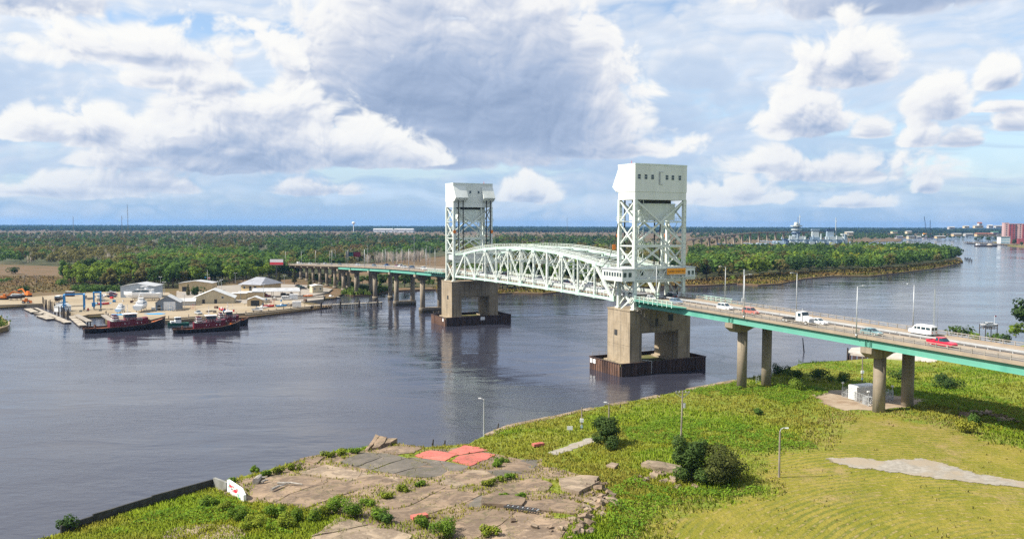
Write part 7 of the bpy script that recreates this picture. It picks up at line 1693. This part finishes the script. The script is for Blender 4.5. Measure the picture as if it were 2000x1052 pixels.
a, b = atg(*B_(905, 735), .55), atg(*B_(1205, 780), .6); d = b - a; r = thing('steel_ladder_frame', 'long rusty steel ladder frame lying on the slabs', 'steel frame', a); nn = Vector((-d.y, d.x, 0)).normalized() * .7
for w in (-.5, .5): MB().bar(nn * w, d + nn * w, .18, .22).build('side_rail', M['dark'], r)
for k in range(14): MB().bar(d * (k / 13) - nn * .5, d * (k / 13) + nn * .5, .14, .14).build('rung', M['galv' if k % 2 else 'rust'], r)
for px, l in (((822, 1016), 'red brick block on the brown slab'), ((1053, 872), 'red painted block at the grass edge')): p = atg(*px, .3); tag(MB().obox((0, 0, 0), 2.2, 1.0, .45, .5).box(-.3, .3, -.2, .2, .45, .5).build('brick_block', M['slabr'], loc=p), l, 'brick')
# poles
def pole_thing(u, v, vt, name, lab, cat, wood, head, u2=None, grp='poles on the near bank'):
    p = atg(u, v); h = (v - vt) / FPX * p.y * 1.0; r = thing(name, lab, cat, p, 0, grp); MB().tube((0, 0, -.5), (((u2 or u) - u) / FPX * p.y, 0, h), .15 if not wood else .18, .09 if not wood else .13, 8).build('pole', M['wood'] if wood else M['galv'], r); head(r, h, ((u2 or u) - u) / FPX * p.y); return p, h
H_lamp = lambda sg: (lambda r, h, dx: MB().bar((dx, 0, h), (dx + sg * .6, 0, h + .2), .08, .08).box(min(dx + sg * .5, dx + sg * 1.1), max(dx + sg * .5, dx + sg * 1.1), -.14, .14, h + .1, h + .3).build('lamp_head', M['white'], r))
def H_cross(r, h, dx):
    MB().bar((dx - 1.4, 0, h - .4), (dx + 1.4, .3, h - .4), .14, .16).build('cross_arm', M['wood'], r); MB().bar((dx, 0, h - 1.4), (dx - 1.3, 0, h - .45), .08, .08).bar((dx, 0, h - 1.4), (dx + 1.3, .3, h - .45), .08, .08).build('brace', M['galv'], r)
    for x in (-1.2, -.6, .6, 1.2): MB().tube((dx + x, 0, h - .32), (dx + x, 0, h - .02), .07, n=6).build('insulator', M['galv'], r)
    MB().tube((dx + .35, 0, h - 3.2), (dx + .35, 0, h - 2.4), .26, n=8).build('transformer', M['galv'], r)
def H_box(r, h, dx): MB().box(dx - .35, dx + .35, -.3, .1, h * .35, h * .35 + .7).build('meter_box', M['white'], r); MB().box(dx - .2, dx + .2, -.2, .1, h * .1, h * .1 + .5).build('conduit_box', solid('pale_blue_box', (.35, .5, .55)), r)
def H_curve(r, h, dx):
    MB().path([(dx, 0, h - .05), (dx + .15, 0, h + .35), (dx + .5, 0, h + .55), (dx + .95, 0, h + .55)], .06).build('lamp_arm', M['galv'], r); MB().box(dx + .8, dx + 1.3, -.13, .13, h + .44, h + .58).build('lamp_head', M['white'], r)
P1_ = pole_thing(947, 853, 778, 'lamp_post', 'grey lamp post at the water edge near the red slab', 'street lamp', False, H_lamp(-1), 947)
P2_ = pole_thing(1138, 838, 793, 'utility_pole', 'short wooden pole with white meter box left of the small tree', 'utility pole', True, H_box)
P3_ = pole_thing(1191, 822, 785, 'lamp_post', 'wooden lamp post rising behind the small tree', 'street lamp', True, H_lamp(-1))
P4_ = pole_thing(1332, 858, 758, 'utility_pole', 'tall wooden utility pole with cross arm on the weedy slope', 'utility pole', True, H_cross, 1334)
P5_ = pole_thing(1524, 928, 836, 'lamp_post', 'curved lamp post standing on the mown field', 'street lamp', True, H_curve)
P6_ = pole_thing(1685, 742, 690, 'utility_pole', 'dark utility pole in the shade beside the bent', 'utility pole', True, H_box)
for (a, ha), (b, hb), l in ((P1_, P2_, 'thin wire from the lamp post to the short pole'), (P3_, P4_, 'thin sagging wire between the two wooden poles')):
    p, q = a + Vector((0, 0, ha - .3)), b + Vector((0, 0, hb - .4)); pts = [p.lerp(q, k / 10) - p - Vector((0, 0, 2.2 * (k / 10) * (1 - k / 10) * 2)) for k in range(11)]; tag(MB().path(pts, .016, 4).build('overhead_wire', M['dark'], loc=p), l, 'wire')
# stakes and railing at the old quay, leaning pile, small signs
for i, (u, v, dv) in enumerate(((847, 868, 6), (870, 869, 5), (974, 836, 6), (1212, 796, 5))):
    p = atg(u, v); tag(MB().tube((0, 0, -.5), (.15, 0, dv / FPX * p.y + .4), .16, .13, 7).tube((0, 0, 0), (0, 0, .2), .22, .2, 7).build('stake', M['woodd'], loc=p), ['dark stake at the quay behind the red slab', 'leaning dark stake right of the red slab corner', 'dark stump where the grass meets the water', 'small stake on the river edge stones'][i], 'stake', 'quay stakes')
p = at(1572, 684, 0); tag(MB().tube((0, 0, -1), (-.4, 0, 2.4), .22, .2, 7).tube((-.4, 0, 2.4), (-.7, 0, 5.0), .2, .14, 7).build('leaning_pile', M['black'], loc=p), 'thin black leaning pile in the water between the bents', 'pile')
for i, (u, v) in enumerate(((1115, 846),)): p = atg(u, v, .6); r = thing('notice_board', 'small white notice board in the weeds', 'sign', p); MB().box(-.55, .55, -.03, .03, .2, .95).build('board', M['white'], r); MB().bar((0, 0, -.7), (0, 0, .3), .08, .08).build('post', M['wood'], r)
# generator enclosure
def genset():
    p = atg(1686, 776); r = thing('generator', 'large pale generator cabinet inside the wire fence', 'generator', p, R(20)); MB().box(-2.9, 2.9, -1.3, 1.3, .35, 3.3).build('cabinet', M['white'], r); MB().profile([(-1.35, 3.3), (1.35, 3.3), (1.1, 3.55), (-1.1, 3.55)], -2.95, 2.95).build('roof', M['white'], r); MB().box(-3.0, 3.0, -1.4, 1.4, 0, .34).build('base', M['concrete_col'], r)
    for k in range(7): MB().box(-2.94, -2.9, -1.2, 1.2, .6 + .36 * k, .78 + .36 * k).build('louvre', M['galv'], r)
    for k in range(3): MB().box(-2.4 + 1.8 * k, -.9 + 1.8 * k, -1.34, -1.3, .6, 3.0).build('door', solid('cabinet_door', (.62, .63, .60)), r)
    q = atg(1696, 784); s = thing('transformer_box', 'small grey equipment box before the generator', 'cabinet', q, R(20)); MB().box(-.9, .9, -.6, .6, 0, 1.5).build('body', M['galv'], s); MB().box(-.95, .95, -.65, .65, 1.5, 1.6).build('lid', M['galv'], s)
    C_ = [atg(u, v) for u, v in ((1646, 770), (1698, 789), (1746, 777), (1700, 762))]; f = thing('wire_fence', 'grey wire mesh fence around the generator', 'fence', C_[0])
    wm = MB()
    for a, b in zip(C_, C_[1:] + C_[:1]):
        d = b - a; n = max(2, int(d.length / 2.2))
        for k in range(n): q = a + d * (k / n) - C_[0]; MB().tube(q, q + Vector((0, 0, 2.3)), .06, n=6).build('post', M['galv'], f)
        for hh in (.1, 1.15, 2.2): wm.bar(a - C_[0] + Vector((0, 0, hh)), b - C_[0] + Vector((0, 0, hh)), .05, .05)
        m_ = int(d.length / .28)
        for k in range(m_):
            q = a + d * (k / m_) - C_[0]; q2 = a + d * min(1, (k + 5) / m_) - C_[0]; wm.bar(q + Vector((0, 0, .1)), q2 + Vector((0, 0, 2.2)), .016, .016); wm.bar(q + Vector((0, 0, 2.2)), q2 + Vector((0, 0, .1)), .016, .016)
    wm.build('wire_mesh', M['galv'], f)
    for i, (u, v) in enumerate(((1647, 769), (1697, 788), (1744, 776))): p = atg(u, v); t_ = thing('enclosure_lamp', ['left', 'front', 'right'][i] + ' small white lamp on the corner of the generator fence', 'lamp', p); MB().tube((0, 0, 0), (0, 0, 3.0), .07, n=6).build('pole', M['galv'], t_); MB().box(-.25, .25, -.2, .2, 3.0, 3.3).build('lamp_head', M['white'], t_)
genset()
C_ = [atg(u, v) for u, v in ((1478, 745), (1496, 736), (1512, 731))]; f = thing('bank_fence', 'short grey fence between the two bank columns', 'fence', C_[0])
for a, b in zip(C_, C_[1:]):
    for k in range(4): q = a.lerp(b, k / 4) - C_[0]; MB().tube(q, q + Vector((0, 0, 2.1)), .06, n=6).build('post', M['galv'], f)
    for hh in (.2, .7, 1.2, 1.7, 2.0): MB().bar(a - C_[0] + Vector((0, 0, hh)), b - C_[0] + Vector((0, 0, hh)), .05, .05).build('rail', M['galv'], f)
# trees and shrubs on the near bank
LEAF['olivegreen'] = leafm('leaf_olive_green', (.085, .105, .026), (.115, .130, .034)); LEAF['neardark'] = leafm('leaf_near_dark', (.058, .100, .024), (.080, .128, .030))
def near_tree(u, v, h, col, seed, n, size, lab, wide=1.0, kind='broad', name='broadleaf_tree', cat='tree', low=True):
    p = atg(u, v); rng = np.random.default_rng(seed); lb = lobes_for(rng, kind, h)
    if low: lb = [(x * wide, y * wide, z * .92 - h * .12, a * wide * 1.05, b * wide * 1.05, c) for x, y, z, a, b, c in lb] + [(rng.normal() * h * .22 * wide, rng.normal() * h * .22 * wide, h * (.14 + .1 * rng.random()), h * .17 * wide, h * .17 * wide, h * .13) for _ in range(4)]
    r = thing(name, lab, cat, p, 0, 'trees on the near bank'); put('crown', quads_mesh('crown', leaf_arr(rng, n, lb, size, .45), LEAF[col]), r); trunk_mb(rng, h, lb, h * .02).build('trunk', M['bark'], r)
near_tree(1187, 868, 7.6, 'neardark', 3, 6000, .27, 'small dark tree by the asphalt path', .95)
near_tree(1352, 938, 9.0, 'neardark', 4, 7500, .27, 'dark vine covered tree, left of the joined pair', .85)
near_tree(1408, 940, 8.2, 'olivegreen', 5, 7500, .26, 'olive leaved tree, right of the joined pair', 1.25)
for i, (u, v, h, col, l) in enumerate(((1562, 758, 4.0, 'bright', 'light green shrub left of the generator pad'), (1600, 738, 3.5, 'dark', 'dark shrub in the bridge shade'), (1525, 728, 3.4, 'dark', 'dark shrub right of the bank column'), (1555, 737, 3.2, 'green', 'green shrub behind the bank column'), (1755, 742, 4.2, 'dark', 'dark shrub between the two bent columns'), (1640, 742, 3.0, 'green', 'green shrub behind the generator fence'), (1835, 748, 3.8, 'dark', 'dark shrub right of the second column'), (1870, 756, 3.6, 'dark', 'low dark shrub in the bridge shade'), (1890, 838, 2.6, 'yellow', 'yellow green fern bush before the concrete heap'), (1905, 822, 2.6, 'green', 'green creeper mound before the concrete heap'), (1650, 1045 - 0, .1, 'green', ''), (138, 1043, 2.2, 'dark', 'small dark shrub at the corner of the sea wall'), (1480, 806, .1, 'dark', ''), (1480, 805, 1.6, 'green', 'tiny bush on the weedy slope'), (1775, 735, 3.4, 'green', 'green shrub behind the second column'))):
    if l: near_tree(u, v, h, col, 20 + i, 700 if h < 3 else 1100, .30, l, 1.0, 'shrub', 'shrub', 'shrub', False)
bush = [(560, 1035, 3.0, 'bright'), (600, 1020, 2.8, 'green'), (540, 1012, 2.6, 'green'), (640, 1010, 2.2, 'bright'), (668, 1002, 3.0, 'green'), (700, 1012, 3.0, 'green'), (735, 1018, 2.6, 'green'), (758, 1024, 2.0, 'dark'), (830, 1030, 2.4, 'green'), (868, 1048, 3.2, 'green'), (500, 1030, 2.2, 'bright'), (470, 1015, 2.2, 'green'), (440, 1000, 2.0, 'bright'), (410, 992, 2.0, 'green'), (575, 920, 1.8, 'bright'), (545, 928, 1.8, 'bright'), (525, 933, 1.6, 'green'), (640, 895, 1.8, 'bright'), (670, 890, 1.8, 'bright'), (695, 887, 1.6, 'green'), (500, 925, 1.4, 'green'), (457, 946, 1.4, 'green'), (790, 962, 1.6, 'bright'), (760, 975, 1.5, 'bright'), (725, 990, 1.6, 'green'), (960, 950, 1.6, 'bright'), (975, 941, 1.5, 'bright'), (1000, 935, 1.4, 'green'), (823, 950, 1.4, 'green'), (967, 912, 1.5, 'green'), (982, 905, 1.6, 'green'), (960, 1046, 2.0, 'bright'), (990, 972, 1.2, 'green'), (1020, 972, 1.2, 'green')]
LEAF['bush_green'] = leafm('bush_green', (.115, .20, .022), (.15, .235, .026)); LEAF['bush_bright'] = leafm('bush_bright', (.19, .25, .024), (.23, .265, .03)); LEAF['bush_dark'] = LEAF['green']
lst = []; rng = np.random.default_rng(5); seen = {}
bush.sort()
for i, (u, v, h, col) in enumerate(bush):
    h *= .82; p = atg(u, v); lb = lobes_for(rng, 'shrub', h)
    o = put('bush', quads_mesh('bush', leaf_arr(rng, int(500 + 130 * h * h), lb, .22, .3, .8), LEAF['bush_' + col]), None, p)
    gk = (col, (v > 985 and u < 660, v > 985, v < 955 and u < 720)); seen[gk] = seen.get(gk, 0) + 1
    tag(o, ordn[seen[gk] - 1] + ' from left of the ' + (('lime green' if col == 'bright' else 'leafy green' if col == 'green' else 'dark green') + ' bushes ' + ('in the hollow below the painted panel' if v > 985 and u < 660 else 'between the bottom slabs' if v > 985 else 'on the river edge of the slabs' if v < 955 and u < 720 else 'in a joint between the old slabs')), 'bush', 'bushes among the slabs, ' + col + (' low' if v > 985 and u < 660 else ' bottom' if v > 985 else ' edge' if v < 955 and u < 720 else ' joint'))
# weeds and grass as uncountable stuff
def weed_pts(n):
    out = []; k = 0; pols = [GRAVEL, SANDPAD, PATH2]
    while len(out) < n and k < n * 8:
        k += 1; v = 700 + 370 * random.random() ** .8; u = rnd(60, 2040); p = atg2(u, v)
        if p is None or random.random() > (p.y / 260) ** 1.2 + .18: continue
        x, y = p.x, p.y
        if any(inpoly(x, y, q) for q in pols): continue
        out.append((x, y))
    return out
def atg2(u, v):
    p = at(u, v, 3.4); d, a = bank_d(p.x, p.y)
    if d < .6 or a > 330: return None
    z = ground(p.x, p.y); p = at(u, v, z); return p if bank_d(p.x, p.y)[0] > .4 else None
random.seed(77)
W1, W2, W3 = [], [], []
for x, y in weed_pts(68000):
    if inpoly(x, y, APRON):
        if any(inpoly(x, y, q) for q in SLABPOLY):
            if random.random() < .012: W3.append((x, y))
        elif random.random() < .30: W2.append((x, y))
    elif field_w(x, y) + (random.random() - .5) * .5 > .5:
        if random.random() < .006: W3.append((x, y))
    elif field_w(x, y) > .12 and random.random() < .6: W3.append((x, y))
    elif mnoise.noise((x * .05, y * .05, 4)) > .05: W1.append((x, y))
    else: W2.append((x, y))
def wm_(name, a, b, c): return mat(name, a, b, .12, .9, 4, spec=.1, island=.18, c3=c, s3=.045)
reeds('weeds', W1, wm_('lush_weeds', (.215, .335, .026), (.27, .355, .030), (.32, .32, .042)), .18, .6, 'lush green weeds on the near bank', 4, .10, .32, ground)
reeds('weeds', W2, wm_('yellow_weeds', (.295, .315, .030), (.24, .315, .028), (.31, .285, .048)), .15, .5, 'yellow green weeds on the near bank', 4, .09, .32, ground)
reeds('grass', W3, wm_('dry_grass', (.36, .34, .09), (.30, .31, .07), (.38, .31, .12)), .12, .4, 'dry short grass on the field and slabs', 3, .10, .4, ground)
# creeping vines: low leafy cover
cov = []
for px in ([(1215, 835), (1300, 815), (1420, 820), (1560, 850), (1600, 872), (1480, 880), (1330, 868), (1230, 860)], [(1470, 765), (1520, 748), (1600, 752), (1620, 765), (1540, 790)], [(1340, 760), (1440, 748), (1500, 752), (1470, 768), (1390, 775)], [(1190, 960), (1240, 930), (1290, 950), (1380, 955), (1490, 950), (1500, 962), (1380, 975), (1290, 990), (1250, 1052), (1190, 1052)], [(1560, 702), (1640, 703), (1700, 712), (1970, 716), (1970, 726), (1700, 722), (1560, 716)], [(1620, 735), (1800, 740), (1900, 760), (2040, 800), (2040, 850), (1930, 830), (1820, 790), (1780, 770), (1640, 750)], [(300, 1010), (430, 975), (500, 1000), (580, 1050), (430, 1025), (330, 1035), (210, 1052)]):
    P = gpoly(px); xs = [p[0] for p in P]; ys = [p[1] for p in P]; ar = (max(xs) - min(xs)) * (max(ys) - min(ys)); n = int(min(15000, ar * 16))
    for _ in range(n):
        x, y = rnd(min(xs), max(xs)), rnd(min(ys), max(ys))
        if inpoly(x, y, P) and mnoise.noise((x * .25, y * .25, 8)) > -.22: cov.append((x, y, ground(x, y)))
rng = np.random.default_rng(9); n = len(cov); Pc = np.array(cov); hh = np.array([.35 + .9 * max(0, mnoise.noise((x * .3, y * .3, 2)) + .25) for x, y, z in cov]); Pc[:, 2] += hh * (rng.random(n) ** .5); nn = rng.normal(size=(n, 3)) * .5 + np.array([0, 0, 1]); nn /= np.linalg.norm(nn, axis=1)[:, None]; aa = np.cross(nn, rng.normal(size=(n, 3))); aa /= np.linalg.norm(aa, axis=1)[:, None]; bb = np.cross(nn, aa); ss = (.11 + .12 * rng.random(n))[:, None]
tag(put('ground_cover', quads_mesh('ground_cover', np.concatenate([np.stack([Pc - aa * ss, Pc - bb * ss * .7, Pc + aa * ss, Pc + bb * ss * .7], 1).reshape(-1, 3), np.repeat(nn, 4, 0)], 1), mat('vine_leaves', (.125, .235, .020), (.17, .27, .022), .15, .85, 3, spec=.15, island=.35))), 'leafy creeping vines on the near bank', kind='stuff')

# ------------------------------------------------------------------ the air
hm = bpy.data.materials.new('haze_air'); hm.use_nodes = True; t = hm.node_tree; t.nodes.clear(); pv = t.nodes.new('ShaderNodeVolumePrincipled'); pv.inputs['Color'].default_value = (.22, .50, 1.0, 1); pv.inputs['Density'].default_value = HAZE; pv.inputs['Anisotropy'].default_value = .2
ou = t.nodes.new('ShaderNodeOutputMaterial'); t.links.new(pv.outputs[0], ou.inputs['Volume']); hm.cycles.homogeneous_volume = True if hasattr(hm.cycles, 'homogeneous_volume') else False
hb = MB().box(-FAR - 500, FAR + 500, -1100, FAR + 500, -3.0, 84).build('haze', hm); tag(hb, kind='stuff')
